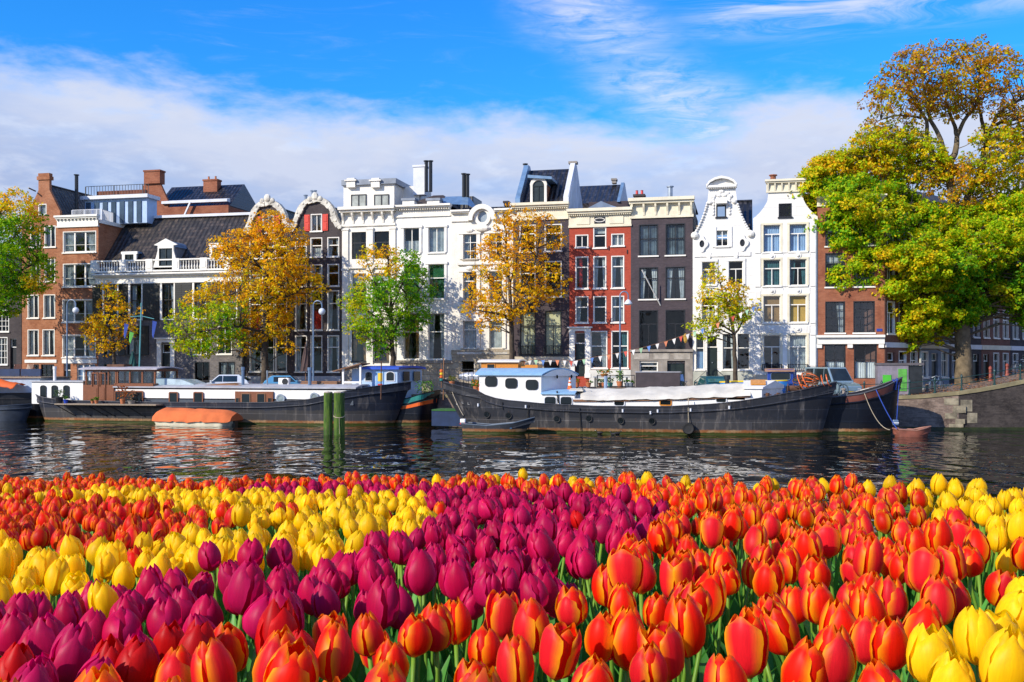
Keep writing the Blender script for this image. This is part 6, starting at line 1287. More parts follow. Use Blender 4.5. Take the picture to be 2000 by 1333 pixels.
ca = b.box('side_cabin', BOATW, 1057, 771, 1122, 797, .6, 4.2); k = MB(); p, q = b.at(1057, 768, .5), b.at(1122, 771, .5); arch_roof(k, p.x, q.x, .5, 4.3, q.z, .25, .07, over=.04); k.build('cabin_roof', SKYBL, ca)
for a, c in ((1064, 1086), (1095, 1117)): b.win('window', a, 775.5, c, 792, .6, GREYW, ca, .05, .3)
ho = b.box('hold_coaming', BOATW, 1122, 779, 1488, 797, .6, 4.3)
for (a, c, m_, tp, bt) in ((1198, 1221, GREYW, 778, 793.5), (1288, 1312, ORWOOD, 778, 792), (1397, 1420, GREYW, 774, 787)): b.win('window', a + 2, tp + 2, c - 2, bt - 1, .6, m_, ho, .07, .12 if m_ is ORWOOD else .3)
k = MB(); NU, NW = 40, 16; u0, u1 = b.u(1117), b.u(1466)
for i in range(NU + 1):
    f = i / NU; x = u0 + (u1 - u0) * f; ze = bz(1117 + 349 * f, 778 - 9 * f ** 2.2); zr_ = ze + .55 + .12 * f
    for j in range(NW + 1):
        s_ = -1 + 2 * j / NW; a_ = abs(s_); z = zr_ - (zr_ - ze) * a_ ** 1.25 - (.16 * (a_ - .93) / .07 if a_ > .93 else 0)
        k.v.append((x, 2.45 + 2.05 * s_ * (.6 + .4 * min(1, f / .06)) + .02 * math.sin(i * 1.7), z + (.035 if i % 5 == 2 else 0) + .018 * math.sin(i * 1.1 + 3 * s_) + .02 * math.sin(i * .45 + 5 * s_)))
for i in range(NU):
    for j in range(NW): q = i * (NW + 1) + j; k.f.append((q, q + 1, q + NW + 2, q + NW + 1)); k.m.append(0)
k.f.append(tuple(range(NW + 1))); k.m.append(0); k.f.append(tuple(NU * (NW + 1) + j for j in range(NW + 1))); k.m.append(0); k.build('hold_canvas', TARPW, ho, smooth=50)
k = MB()
for i in range(NU): fa, fb = i / NU, (i + 1) / NU; za, zb_ = bz(1122 + 349 * fa, 779.5 - 9 * fa ** 2.2), bz(1122 + 349 * fb, 779.5 - 9 * fb ** 2.2); xa, xb = u0 + (u1 - u0) * fa, u0 + (u1 - u0) * fb; k.add([(xa, .5, za - .2), (xb, .5, zb_ - .2), (xb, .5, zb_ - .06), (xa, .5, za - .06), (xa, .62, za - .2), (xb, .62, zb_ - .2)], [(0, 1, 2, 3), (0, 1, 5, 4)])
k.build('brown_rail', BRWOOD, ho, fix=False)
fc = b.box('fore_cabin', BOATW, 1455, 760, 1488, 787, .6, 4.2, slant=1.6); k = MB(); p, q = b.at(1452, 760, .55), b.at(1490, 760, .55); k.prism_xy([(p.x, .5), (q.x, .5), (q.x + 1.65, 4.3), (p.x, 4.3)], p.z, p.z + .1); zc = p.z + .1; k.add([(p.x, .5, zc), (q.x, .5, zc), (q.x + 1.65, 4.3, zc), (p.x, 4.3, zc), (p.x, 2.4, zc + .42), (q.x + .82, 2.4, zc + .42)], [(0, 1, 5, 4), (3, 2, 5, 4), (1, 2, 5), (0, 3, 4)]); k.build('cabin_roof', BOATW, fc, fix=False)
k = MB(); p = b.at(1466, 757, 1.1); k.add([(p.x, 1.0, zc + .16), (p.x + .95, 1.0, zc + .16), (p.x + .95, 2.1, zc + .42), (p.x, 2.1, zc + .42), (p.x, 1.0, zc + .22), (p.x + .95, 1.0, zc + .22), (p.x + .95, 2.1, zc + .48), (p.x, 2.1, zc + .48)], [(4, 5, 6, 7), (0, 1, 5, 4), (1, 2, 6, 5), (2, 3, 7, 6), (3, 0, 4, 7)]); k.build('hatch', ORWOOD, fc)
for px in (1499, 1520): p = b.at(px, 771, 1.2); k = MB(); k.tube([(p.x, 0.9, p.z - .3), (p.x, .9, p.z + .12)], .12, 8); k.tube([(p.x - .25, .9, p.z), (p.x + .25, .9, p.z)], .03, 5); k.build('bollard', RUSTY, b.root)
p, q = b.at(1183, 735, 2.4), b.at(1183, 772, 2.4); k = MB(); k.tube([(p.x, 2.4, q.z), (p.x, 2.4, p.z)], .12, 10); k.build('stove_pipe', mat('pipe_blue_grey', (.28, .38, .52), .4, .15, metal=.3), b.root)
p, q = b.at(1420.5, 733, 3.0), b.at(1420.5, 760, 3.0); k = MB(); k.tube([(p.x, 3, q.z), (p.x, 3, p.z)], .14, 8); k.lathe([(.2, -.3), (.2, 0)], (p.x, 3, p.z), 8); k.build('stove_pipe', IRON, b.root)
k = MB(); pts = [b.at(1128 + a, 761 - h_, 1.4) for a, h_ in ((0, 0), (4, 5), (10, 1), (14, 6), (20, 2))]; k.tube(pts, .025, 5); k.build('hand_rail', GALV, ho)
p = b.at(1090, 760, 1.2); k = MB(); k.tube([b.at(1088, 764, .55), b.at(1091, 788, .5)], .06, 6); k.build('hose', RUBBER, ca)
# stern deck fittings
for px in np.linspace(868, 934, 8):
    p = b.at(px, 722, 1.6); k = MB(); k.tube([(p.x, 1.6, bz(px, 756)), (p.x, 1.6, p.z)], .02, 5); k.build('stanchion', IRON, b.root)
k = MB(); k.tube([b.at(866, 722, 1.6), b.at(936, 722, 1.6)], .018, 5); k.tube([b.at(866, 735, 1.6), b.at(936, 737, 1.6)], .015, 5); k.build('guard_rail', IRON, b.root)
bb = b
def onb(px, w_, z): return b.o + UD * b.u(px) + VD * w_ + Vector((0, 0, z))
k = MB(); NN = 26
for i in range(NN + 1):
    f = i / NN; r = .38 * (math.sin(math.pi * min(1, max(.02, f * 1.0))) ** .3) * (1 + .06 * math.sin(i * 2.1))
    for j in range(10): a_ = 2 * math.pi * j / 10; k.v.append((2.5 * f, r * math.cos(a_) * (1 + .08 * math.sin(i + j)), .38 + r * math.sin(a_) * .9))
for i in range(NN):
    for j in range(10): k.f.append((i * 10 + j, i * 10 + (j + 1) % 10, (i + 1) * 10 + (j + 1) % 10, (i + 1) * 10 + j)); k.m.append(0)
o = k.build('wrapped_bundle', mat('silver_tarp', (.48, .50, .54), .35, .3, 1.6, 7, metal=.3, bmp=.8), loc=onb(876, 2.6, bz(900, 748)), rotz=-TH, smooth=50); tag(o, 'long bundle wrapped in silvery tarp on the barge stern deck', 'bundle')
plant('potted_plant', 'spiky dry plant in a pot at the barge stern rail', onb(873, 1.2, bz(873, 752) - .1), h=.35, n=60, cols=((.25, .22, .06), (.15, .2, .05)), spread=.25); plant('potted_plant', 'pot of bright orange flowers against the wheelhouse', onb(922, 1.0, bz(922, 765)), h=.45, n=90, cols=((.1, .25, .03),), flower=(.8, .2, .02), spread=.3); plant('potted_plant', 'pot of red and orange flowers close to the wheelhouse corner', onb(931, 1.0, bz(930, 766)), h=.5, n=80, cols=((.1, .25, .03),), flower=(.75, .05, .02), spread=.28)
t_ = thing('signal_pole', 'short pole with stacked orange and yellow floats at the barge stern', 'pole', onb(852, 1.2, bz(852, 750) - .3), -TH); k = MB(); k.tube([(0, 0, 0), (0, 0, 1.7)], .03, 6); k.build('pole', BRWOOD, t_)
for i, m_ in enumerate((TEALM, ORANGE, YELLOW, ORANGE)): k = MB(); k.lathe([(.05, 0), (.12, .04), (.12, .15), (.05, .19)], (0, 0, .45 + i * .21), 10); k.build('float', m_, t_)
t_ = thing('traffic_cone', 'orange and white traffic cone on the barge cabin roof', 'cone', onb(1101, 2.4, bz(1101, 768) + .2), 0); k = MB(); k.box(-.2, .2, -.2, .2, 0, .04); k.build('base', ORANGE, t_)
for z0, z1, m_ in ((.04, .25, ORANGE), (.25, .4, BOATW), (.4, .52, ORANGE), (.52, .62, BOATW), (.62, .8, ORANGE)): k = MB(); k.lathe([(.17 - .16 * z0, z0), (.17 - .16 * z1, z1)], (0, 0, 0), 12); k.build('band', m_, t_)
t_ = thing('cushion_lid', 'folded white canvas lid lying on the blue cabin roof', 'canvas', onb(1105, 1.3, bz(1105, 769) + .1), -TH); k = MB(); k.box(0, .95, 0, .8, 0, .12); k.box(.05, .9, .05, .75, .12, .2); k.build('cloth', TARPW, t_, bevel=.04)
# tyre fender
q = onhull(1343, 820); t_ = thing('tyre_fender', 'black car tyre hung on a rope against the barge hull', 'tyre', b.o + UD * q[0] + VD * (q[1] - .2) + Vector((0, 0, .42)), -TH); k = MB(); k.lathe([(.20, -.13), (.33, -.15), (.39, -.08), (.39, .08), (.33, .15), (.20, .13), (.20, -.13)], (0, 0, 0), 20, 0, 'y'); k.build('tyre', RUBBER, t_, smooth=50); k = MB(); k.tube([(0, 0, .38), (-.02, .1, 1.3), (-.02, .25, 2.0)], .025, 5); k.build('rope', ROPE, t_)
# coils and anchor gear on the bow
t_ = thing('hose_heap', 'tangled heap of orange and brown hoses and ropes on the barge bow', 'hose heap', onb(1585, 2.3, bz(1585, 765) - .05), -TH); rh = np.random.default_rng(8)
for i in range(11):
    r = rh.uniform(.3, .6); c_ = Vector((rh.uniform(-.75, .75), rh.uniform(-.4, .4), rh.uniform(.25, .75))); e = Euler((rh.uniform(0, 1.6), rh.uniform(-.8, .8), rh.uniform(0, 3))).to_matrix(); k = MB(); k.tube([c_ + e @ Vector((r * math.cos(a_), r * math.sin(a_), .05 * a_)) for a_ in np.linspace(0, 11, 40)], .03, 5); k.build('coil', [ORANGE, RUSTY, mat('brown_hose', (.24, .11, .05), .6, .2)][i % 3], t_)
t_ = thing('anchor_winch', 'small dark winch drum on the barge foredeck', 'winch', onb(1553, 2.2, bz(1553, 768) - .1), -TH); k = MB(); k.lathe([(.3, -.4), (.3, -.35), (.18, -.34), (.18, .34), (.3, .35), (.3, .4)], (0, 0, .35), 14, 0, 'x'); k.build('drum', RUSTY, t_); k = MB(); k.box(-.5, -.42, -.2, .2, 0, .5); k.box(.42, .5, -.2, .2, 0, .5); k.build('frame', IRON, t_)
for (px, y1, y2) in ((983, 785, 800), (1031, 790, 835), (1134, 796, 842)): a_, c_ = onhull(px, y1), onhull(px - 2, y2); rope('mooring_rope', f'dark rope hanging down the barge hull {"under the wheelhouse" if px < 1000 else "behind the dinghy bow" if px < 1100 else "near the middle portholes"}', [b.o + UD * a_[0] + VD * (a_[1] - .06) + Vector((0, 0, a_[2])), b.o + UD * c_[0] + VD * (c_[1] - .08) + Vector((0, 0, max(.0, c_[2])))], .03, RUBBER, 0)
a_ = onhull(875, 768); rope('mooring_rope', 'pale thin line slanting from the barge stern hawse hole to the dinghy', [b.o + UD * a_[0] + VD * (a_[1] - .06) + Vector((0, 0, a_[2])), rp(905, 812, 67)], .02, ROPE, .1)
# ---------------- dinghy
d = Boat('dinghy', 'small grey steel dinghy with outboard motor moored along the barge', 898, 1040, 66.6); sh = sheerf([(d.u(898), .62), (d.u(950), .5), (d.u(1000), .68), (d.u(1040), 1.05)]); hull(d, d.u(903), d.u(899), d.u(1012), d.u(1040), 1.5, sh, hullmat('dinghy_steel', (.03, .035, .045), (.06, .055, .045), .3, weather=.4), mat('dinghy_blue', (.06, .20, .38), .5, .2), a_s=.05, ps=4, a_b=.45, pb=1.6, drop=.3, dz=-.25, strake=False, rim=mat('dinghy_rim', (.09, .12, .16), .5, .2))
k = MB(); [k.box(d.u(px), d.u(px) + .28, .15, 1.35, .36, .41) for px in (925, 960, 990)]; k.build('thwart', mat('dinghy_thwart', (.05, .16, .34), .5, .2), d.root)
t_ = thing('outboard_motor', 'white and red outboard motor with black leg tilted on the dinghy stern', 'outboard motor', d.o + UD * d.u(899) + VD * .75 + Vector((0, 0, .55)), -TH); k = MB(); k.box(-.2, .16, -.14, .14, .1, .38); k.build('cowling', BOATW, t_, bevel=.06); k = MB(); k.box(-.205, .165, -.145, .145, .02, .1); k.build('stripe', REDP, t_); k = MB(); k.box(-.1, .02, -.06, .06, -.7, .02); k.build('leg', BLKTRIM, t_); k = MB(); k.tube([(.1, 0, .2), (.55, 0, .32)], .03, 6); k.build('tiller', BLKTRIM, t_); k = MB(); k.lathe([(.05, 0), (.1, .05), (.1, .2), (.04, .26)], (-.02, 0, .42), 8); k.build('cap', BLKTRIM, t_)
# ---------------- dark pontoon, inner wooden boat, inner barge, blue sloop
b = Boat('pontoon', 'low dark floating pontoon between the teal boat and the barge stern', 843, 905, 72.2, 'pontoon'); b.box('body', NAVY, 843, 803, 905, 833, 0, 2.2); b.box('top', mat('green_mat', (.03, .12, .03), .9, .3), 843, 800, 905, 803.5, -.05, 2.3)
b = Boat('wooden_boat', 'varnished orange wooden boat with white roof behind the barge wheelhouse', 915, 1060, 74.3); sh = sheerf([(b.u(915), 2.5), (b.u(1060), 2.9)]); hull(b, b.u(922), b.u(915), b.u(1046), b.u(1060), 3.0, sh, MAHOG, BRWOOD, drop=.3, a_s=.15, a_b=.25)
cb = b.box('cabin', ORWOOD, 940, 708, 1012, 760, .4, 2.6); k = MB(); p, q = b.at(936, 704, .3), b.at(1012, 708, .3); arch_roof(k, p.x, q.x, .3, 2.7, q.z, .12, .1); k.build('cabin_roof', BOATW, cb); b.win('window', 952, 712, 966, 722, .4, ORWOOD, cb, .05, .05); b.box('coachroof', ORWOOD, 1012, 713, 1050, 760, .6, 2.4)
b = Boat('inner_barge', 'flat roofed dark barge with pots and planter box moored behind the canvas covered hold', 1105, 1560, 73.8); sh = sheerf([(b.u(1105), 1.9), (b.u(1560), 2.0)]); hull(b, b.u(1108), b.u(1104), b.u(1545), b.u(1560), 3.8, sh, HULLN, DECKG, drop=.2, a_s=.08, a_b=.15); dk = b.box('roof_deck', mat('deck_boards_brown', (.16, .12, .09), .8, .3), 1112, 757, 1345, 775, .4, 3.4)
def ondeck(px, w_): return b.o + UD * b.u(px) + VD * w_ + Vector((0, 0, b.at(1200, 757, .4).z + .005))
t_ = thing('planter_box', 'large dark brown box with grey lid standing on the inner barge', 'box', ondeck(1240, .5), -TH); W = b.u(1327) - b.u(1240); k = MB(); k.box(0, W, 0, 1.6, 0, 1.05); k.build('box_side', mat('dark_brown_panel', (.045, .032, .036), .55, .3), t_); k = MB(); k.box(-.04, W + .04, -.04, 1.64, 1.05, 1.12); k.build('lid', mat('grey_lid', (.3, .3, .33), .5, .2), t_)
for i, (px, lab, kw) in enumerate(((1123, 'low red flowered pot by the barge wheelhouse end', dict(flower=(.7, .06, .02), h=.25, n=50)), (1146, 'empty looking terracotta pot with dry twigs on the inner barge', dict(h=.12, n=14)), (1170, 'small dark pot with low green plant on the inner barge deck', dict(potm=BRWOOD, h=.25, n=50)), (1176.5, 'terracotta pot between the small dark pot and the stovepipe', dict(h=.2, n=25, pot_r=.22)), (1189, 'green leafy plant in a teal pot beside the steel stovepipe', dict(potm=TEALM, h=.35, n=60)), (1208, 'tall light green plant in a big terracotta pot on the inner barge', dict(pot_r=.25, pot_h=.42, h=.75, n=120, spread=.28, cols=((.2, .34, .03), (.12, .26, .02)))), (1222, 'grey zinc bucket with low plant next to the tall potted plant', dict(potm=GALV, h=.2, n=30)), (1230, 'second zinc bucket close to the dark brown box', dict(potm=GALV, h=.15, n=20)))): plant('potted_plant', lab, ondeck(px, .8), **kw)
railing([ondeck(px, .45) for px in (1165, 1190, 1214, 1238)], .85, 'deck_railing', None, IRON, 1.0); o = [x for x in sc.objects if x.name.startswith('deck_railing')][0]; tag(o, 'thin black deck railing in front of the pots', 'railing')
t_ = thing('garden_table', 'long grey blue table with wooden planter trough on the inner barge', 'table', ondeck(1150, 2.0), -TH); k = MB(); k.box(0, 2.6, 0, .7, .68, .74); k.build('tabletop', GALV, t_); [(lambda k: (k.box(x, x + .06, y, y + .06, 0, .68), k.build('leg', IRON, t_)))(MB()) for x in (.1, 2.4) for y in (.05, .6)]
plant('flower_trough', 'wooden trough of orange flowers on the long table', ondeck(1172, 2.2) + Vector((0, 0, .74)), pot_r=.3, pot_h=.2, potm=ORWOOD, h=.3, n=110, spread=.6, flower=(.75, .2, .02))
t_ = thing('folding_chair', 'two tone blue folding chair beside the dark brown box', 'chair', ondeck(1333, 1.0), .5); k = MB(); k.box(-.22, .22, -.2, .2, .42, .46); k.build('seat', BLUEST, t_); k = MB(); k.add([(-.22, .2, .46), (.22, .2, .46), (.22, .32, .92), (-.22, .32, .92)], [(0, 1, 2, 3)]); k.build('backrest', PALEBL, t_); [(lambda k: (k.tube([(x, y, 0), (x, -y * .8, .44)], .018, 5), k.build('leg', GALV, t_)))(MB()) for x in (-.2, .2) for y in (-.2, .2)]
b = Boat('sloop', 'bright blue sloop with small cabin under a tan cloth top behind the barge bow', 1405, 1560, 72.2); sh = sheerf([(b.u(1405), bz(1405, 748)), (b.u(1560), bz(1560, 744))]); hull(b, b.u(1412), b.u(1405), b.u(1548), b.u(1560), 2.4, sh, mat('sloop_blue', (.03, .22, .60), .35, .15), ORWOOD, drop=.25, rim=YELLOW)
cb = b.box('cabin', mat('deep_blue_paint', (.015, .05, .28), .3, .2), 1499, 722, 1549, 750, .3, 2.0, slant=.3); k = MB(); p, q = b.at(1497, 721, .2), b.at(1549, 724, .2); arch_roof(k, p.x, q.x, .2, 2.1, q.z - .08, .14, .07); k.build('cloth_top', mat('tan_cloth', (.36, .20, .13), .9, .25), cb); b.win('window', 1506, 729, 1543, 742, .3, BLUEST, cb, .03, .2)
# ---------------- dark barge bow by the quay corner and rowboat
b = Boat('barge', 'black barge bow with brown deck and blue ropes lying beside the quay corner', 1480, 1772, 71.9)
sh = sheerf([(b.u(px), b.at(px, py).z) for px, py in ((1480, 780), (1610, 779), (1680, 771), (1730, 757), (1772, 739))]); P2, _ = hull(b, b.u(1490), b.u(1480), b.u(1744), b.u(1772), 4.4, sh, HULLN, mat('red_brown_deck', (.20, .07, .045), .5, .25), pb=2.1, a_b=.34, drop=.28, rim=mat('dark_rim', (.10, .10, .11), .35, .2))
k = MB(); S = np.linspace(.60, .93, 26)
for s0, s1 in zip(S[:-1], S[1:]): k.quad(P2(s0, .86, -1, -.03), P2(s1, .86, -1, -.03), P2(s1, .985, -1, -.03), P2(s0, .985, -1, -.03))
k.build('bulwark_panel', mat('red_brown_bulwark', (.16, .05, .035), .45, .3), b.root, fix=False)
k = MB(); q = P2(.97, 1, -1); k.tube([P2(.93, 1, -1, 0, .02), P2(.95, 1, 1, 0, .06), P2(.95, 1, -1, -.05, .05), P2(.955, .85, -1, -.05)], .06, 6); k.tube([P2(.955, 1, -1, -.05, .05), P2(.97, 1, 1, .0, .06)], .06, 6); k.build('rope_lashing', ROPEB, b.root)
w = lambda p: b.o + UD * p[0] + VD * p[1] + Vector((0, 0, p[2]))
rope('mooring_rope', 'blue rope running down from the black barge bow to the red rowboat', [w(P2(.80, 1, -1, -.02)), rp(1752, 838, 69.5)], .03, ROPEB, .15); rope('mooring_rope', 'grey slack line sagging from the black barge deck to the water', [w(P2(.72, 1, -1, -.02)), rp(1738, 840, 69.8)], .022, ROPE, .55); rope('mooring_rope', 'blue rope falling straight from the black barge stem', [w(P2(.975, .95, -1, -.03)), rp(1750, 842, 69.9)], .025, ROPEB, .05)
p = b.at(1648, 770, .6); k = MB(); k.lathe([(.1, -.25), (.1, .25), (.17, .28), (.17, .36), (1e-4, .4)], (p.x, .6, p.z), 10); k.build('bollard', GSTONE, b.root)
for i in range(3): k = MB(); p = b.at(1628 + 10 * i, 757 + 3 * i, 2.6 - .5 * i); k.tube([(p.x + .3 * math.cos(a_), 1.6 + .12 * i, p.z + .42 * math.sin(a_)) for a_ in np.linspace(0, 6.28, 16)], .05, 5); k.build('hanging_coil', mat('teal_rope', (.06, .10, .13), .9, .3), b.root)
d = Boat('rowboat', 'small weathered red rowboat tied at the foot of the quay', 1746, 1822, 69.6); sh = sheerf([(d.u(1746), .46), (d.u(1790), .38), (d.u(1822), .62)]); hull(d, d.u(1752), d.u(1747), d.u(1812), d.u(1822), 1.35, sh, mat('red_rowboat_paint', (.22, .07, .045), .6, .35, 2, 8), mat('rowboat_inner', (.20, .05, .04), .7, .4), drop=.32, dz=-.2, a_s=.2, a_b=.4, strake=False, rim=mat('rowboat_rim', (.30, .14, .10), .6, .3)); k = MB(); [k.box(d.u(px), d.u(px) + .22, .15, 1.2, .4, .45) for px in (1770, 1795)]; k.build('thwart', BRWOOD, d.root)
t_ = thing('outboard_motor', 'grey blue outboard motor on the red rowboat stern', 'outboard motor', d.o + UD * d.u(1752) + VD * .6 + Vector((0, 0, .55)), -TH); k = MB(); k.box(-.18, .16, -.15, .15, .15, .5); k.build('cowling', BLUEST, t_, bevel=.05); k = MB(); k.box(-.08, .04, -.06, .06, -.7, .15); k.build('leg', BLKTRIM, t_); k = MB(); k.box(-.19, .17, -.16, .16, .28, .34); k.build('stripe', GREYW, t_)
# ---------------- coots on the water
for px, lab, rz in ((1171, 'black coot swimming alone left of the other water birds', 2.9), (1206, 'black coot on the water below the middle of the barge', .2), (1303, 'black coot leading its pair by the tyre fender', 2.6), (1312, 'black coot close behind another by the tyre fender', .3), (1195, 'black coot low in the water next to another bird', 2.2)):
    p = pw(px, 0, 66.6 if px > 1190 else 67.2); t_ = thing('coot', lab, 'water bird', (p.x, p.y - (.7 if px in (1195,) else 0), 0), rz, 'coots on the canal'); k = MB(); n_ = 10
    prof = [(-.24, .07, .012), (-.2, .075, .05), (-.1, .07, .085), (.02, .06, .10), (.12, .065, .08), (.16, .10, .05), (.18, .16, .038), (.195, .20, .042), (.23, .215, .036), (.26, .21, .014), (.31, .20, .006)]
    for i, (x, z, r) in enumerate(prof):
        for j in range(n_): a_ = 2 * math.pi * j / n_; k.v.append((x, r * math.cos(a_) * 1.0, z + r * math.sin(a_) * .9))
    for i in range(len(prof) - 1):
        for j in range(n_): k.f.append((i * n_ + j, i * n_ + (j + 1) % n_, (i + 1) * n_ + (j + 1) % n_, (i + 1) * n_ + j)); k.m.append(0)
    k.build('body', mat('coot_feather', (.012, .012, .014), .7, .3), t_, smooth=True); k = MB(); k.lathe([(.018, 0), (1e-4, .07)], (.25, 0, .215), 6, 0, 'x'); k.v = [(.25 + (v[0] - .25), v[1], v[2]) for v in k.v]; k.build('bill', BOATW, t_)

# ================================================================== street furniture, cars
def lamp(px, ytop, label, arm, y0=79.2, shade='globe'):
    p = rp(px, 0, y0); g = street(p.x); t_ = thing('street_lamp', label, 'street lamp', (p.x, p.y, g), -TH, 'curved street lamps on the quay'); hgt = H - (ytop - YH) * dep(px, y0) / F - g; r = arm / 2
    k = MB(); k.lathe([(.14, 0), (.14, .9), (.075, .95), (.06, hgt - r)], (0, 0, 0), 10); k.build('pole', BLUEST, t_); k = MB(); k.tube([(r - r * math.cos(a_), 0, hgt - r + r * math.sin(a_)) for a_ in np.linspace(0, math.pi, 14)] + [(2 * r, 0, hgt - r - .35)], [.05] * 15, 8); k.build('arm', BLUEST, t_)
    k = MB(); c = (2 * r, 0, hgt - r - .5)
    if shade == 'globe': k.ball(c, .28, 14)
    else: k.lathe([(.06, .22), (.16, .14), (.30, -.06), (.30, -.14), (.2, -.2), (1e-4, -.24)], c, 14)
    k.build('lamp_head', mat('opal_lamp', (.62, .66, .72), .3, .05), t_, smooth=50)
lamp(612, 588, 'curved street lamp with round white globe before the dark twin gabled house', .75); lamp(1211, 570, 'curved street lamp with bell shade before the painted red house', .62, shade='bell'); lamp(131, 586, 'curved street lamp before the brick house with triple windows', .85)
def car(label, px, y0, heading, body, L=4.0, Wd=1.7, Hc=1.45, van=False, group='cars parked along the quay', tint=None, roofm=None):
    p = rp(px, 0, y0); t_ = thing('parked_car', label, 'car', (p.x, p.y, street(p.x)), heading, group); h = Hc; hw = Wd / 2; k = MB()
    low = [(-L / 2, .35), (-L / 2 + .05, .3), (L / 2 - .1, .28), (L / 2, .42), (L / 2 - .02, .62), (L / 2 - .15, .74), (L * .27, .86), (-L / 2 + .12, .92), (-L / 2, .8)] if not van else [(-L / 2, .4), (-L / 2 + .05, .32), (L / 2 - .08, .3), (L / 2, .5), (L / 2, .8), (L * .43, .98), (L * .30, 1.1), (-L / 2 + .05, 1.1), (-L / 2, .9)]
    k.prism(low, -hw, hw); bo = k.build('body', body, t_, bevel=.06)
    zb = .9 if not van else 1.09; top = [(-L / 2 + .12, zb - .03), (L * .26 if not van else L * .31, zb - .05), (L * .08 if not van else L * .14, h), (-L * .30 if not van else -L * .46, h), (-L / 2 + .14, zb + .1)]
    ins = .13; k = MB(); n = len(top); vs = [(x, s_ * (hw - .02 - ins * max(0, (z - zb) / (h - zb))), z) for s_ in (-1, 1) for x, z in top]; k.add(vs, [tuple(range(n)), tuple(range(n, 2 * n))[::-1]] + [(i, (i + 1) % n, n + (i + 1) % n, n + i) for i in range(n)]); k.build('cabin', body, t_, bevel=.04)
    gm = tint or mat('car_glass', (.02, .03, .035), .04, .4, .8, 3)
    k = MB(); a_, b_ = top[1], top[2]; f = lambda q: (a_[0] + (b_[0] - a_[0]) * q + .012, a_[1] + (b_[1] - a_[1]) * q + .012); w0, w1 = hw - .14, hw - .24; (x0, z0), (x1, z1) = f(.14), f(.9); k.quad((x0, -w0, z0), (x0, w0, z0), (x1, w1, z1), (x1, -w1, z1)); k.build('windscreen', gm, t_)
    k = MB(); a_, b_ = top[4], top[3]; (x0, z0), (x1, z1) = (a_[0] - .015, a_[1] + .06), (b_[0] - .02 - (a_[0] - b_[0]) * -.12, b_[1] - .1); k.quad((x0, -w0, z0), (x0, w0, z0), (x1, w1, z1), (x1, -w1, z1)); k.build('rear_window', gm, t_)
    for s_ in (-1, 1):
        y = lambda z: s_ * (hw - .008 - ins * max(0, (z - zb) / (h - zb))); zz0, zz1 = zb + .04, h - .1; fx = lambda z: top[1][0] + (top[2][0] - top[1][0]) * (z - top[1][1]) / (h - top[1][1]) - .12
        for (xa, xb) in ((0.06, None), (-L * .27, 0.0)) if not van else ((.25, None), (-L * .2, .18), (-L * .42, -L * .23)):
            k = MB(); k.quad((xa, y(zz0), zz0), (xb if xb is not None else fx(zz0), y(zz0), zz0), (xb if xb is not None else fx(zz1), y(zz1), zz1), (xa, y(zz1), zz1)); k.build('side_window', gm, t_)
        for x in (-L * .31, L * .31): k = MB(); k.lathe([(.18, -.09), (.31, -.1), (.32, 0), (.31, .1), (.18, .09)], (x, s_ * (hw - .1), .32), 16, 0, 'y'); wl_ = k.build('wheel', RUBBER, t_, smooth=50); k = MB(); k.lathe([(.19, .1 * s_), (.15, .07 * s_), (1e-4, .08 * s_)], (x, s_ * (hw - .1), .32), 12, 0, 'y'); k.build('rim', GALV, wl_)
        k = MB(); k.box(L / 2 - .12, L / 2 + .005, s_ * (hw - .25) - .16, s_ * (hw - .25) + .16, .56, .7); k.build('headlight', mat('headlight_lens', (.6, .62, .64), .1, .1), t_, bevel=.03); k = MB(); k.box(-L / 2 - .01, -L / 2 + .06, s_ * (hw - .16) - .1, s_ * (hw - .16) + .1, .62, .84); k.build('tail_light', REDP, t_)
        k = MB(); k.box(L * .2, L * .24, s_ * (hw + .02), s_ * (hw + .17), zb + .02, zb + .15); k.build('mirror', body, t_, bevel=.02)
    k = MB(); k.box(L / 2 - .01, L / 2 + .02, -.45, .45, .36, .5); k.build('grille', BLKTRIM, t_); k = MB(); k.box(L / 2 + .02, L / 2 + .03, -.24, .24, .38, .48); k.build('number_plate', YELLOW, t_)
    if van:
        for s_ in (-1, 1): k = MB(); k.tube([(-L * .42, s_ * .62, h + .01), (-L * .38, s_ * .62, h + .08), (L * .02, s_ * .62, h + .08), (L * .06, s_ * .62, h + .01)], .02, 5); k.build('roof_rack', IRON, t_)
    return t_
car('silvery blue van with roof rails parked facing the canal by the corner house', 1624, 79.0, R(-70), mat('silver_blue_car', (.30, .42, .48), .22, .08, 2, 9, metal=.5), 4.4, 1.85, 2.15, van=True)
car('dark teal hatchback parked before the ornate white gable house', 1388, 79.6, R(95), mat('teal_car', (.015, .10, .13), .2, .08, metal=.4), 3.7, 1.65, 1.5, tint=mat('car_glass_teal', (.03, .13, .13), .05, .5, 1, 4)); car('blue car half hidden between the blue sloop cabin and silvery van', 1568, 81.0, R(-80), mat('blue_car', (.05, .12, .26), .2, .08, metal=.4), 4.0, 1.7, 1.55)
car('white estate car with red tail light behind the houseboat roof', 440, 80.0, R(182), mat('white_car', (.62, .66, .72), .2, .06, metal=.1), 4.3, 1.7, 1.52); car('light blue car roof partly hidden by the timber stack', 560, 80.5, R(10), mat('skyblue_car', (.12, .36, .58), .2, .06, metal=.2), 3.8, 1.65, 1.45)
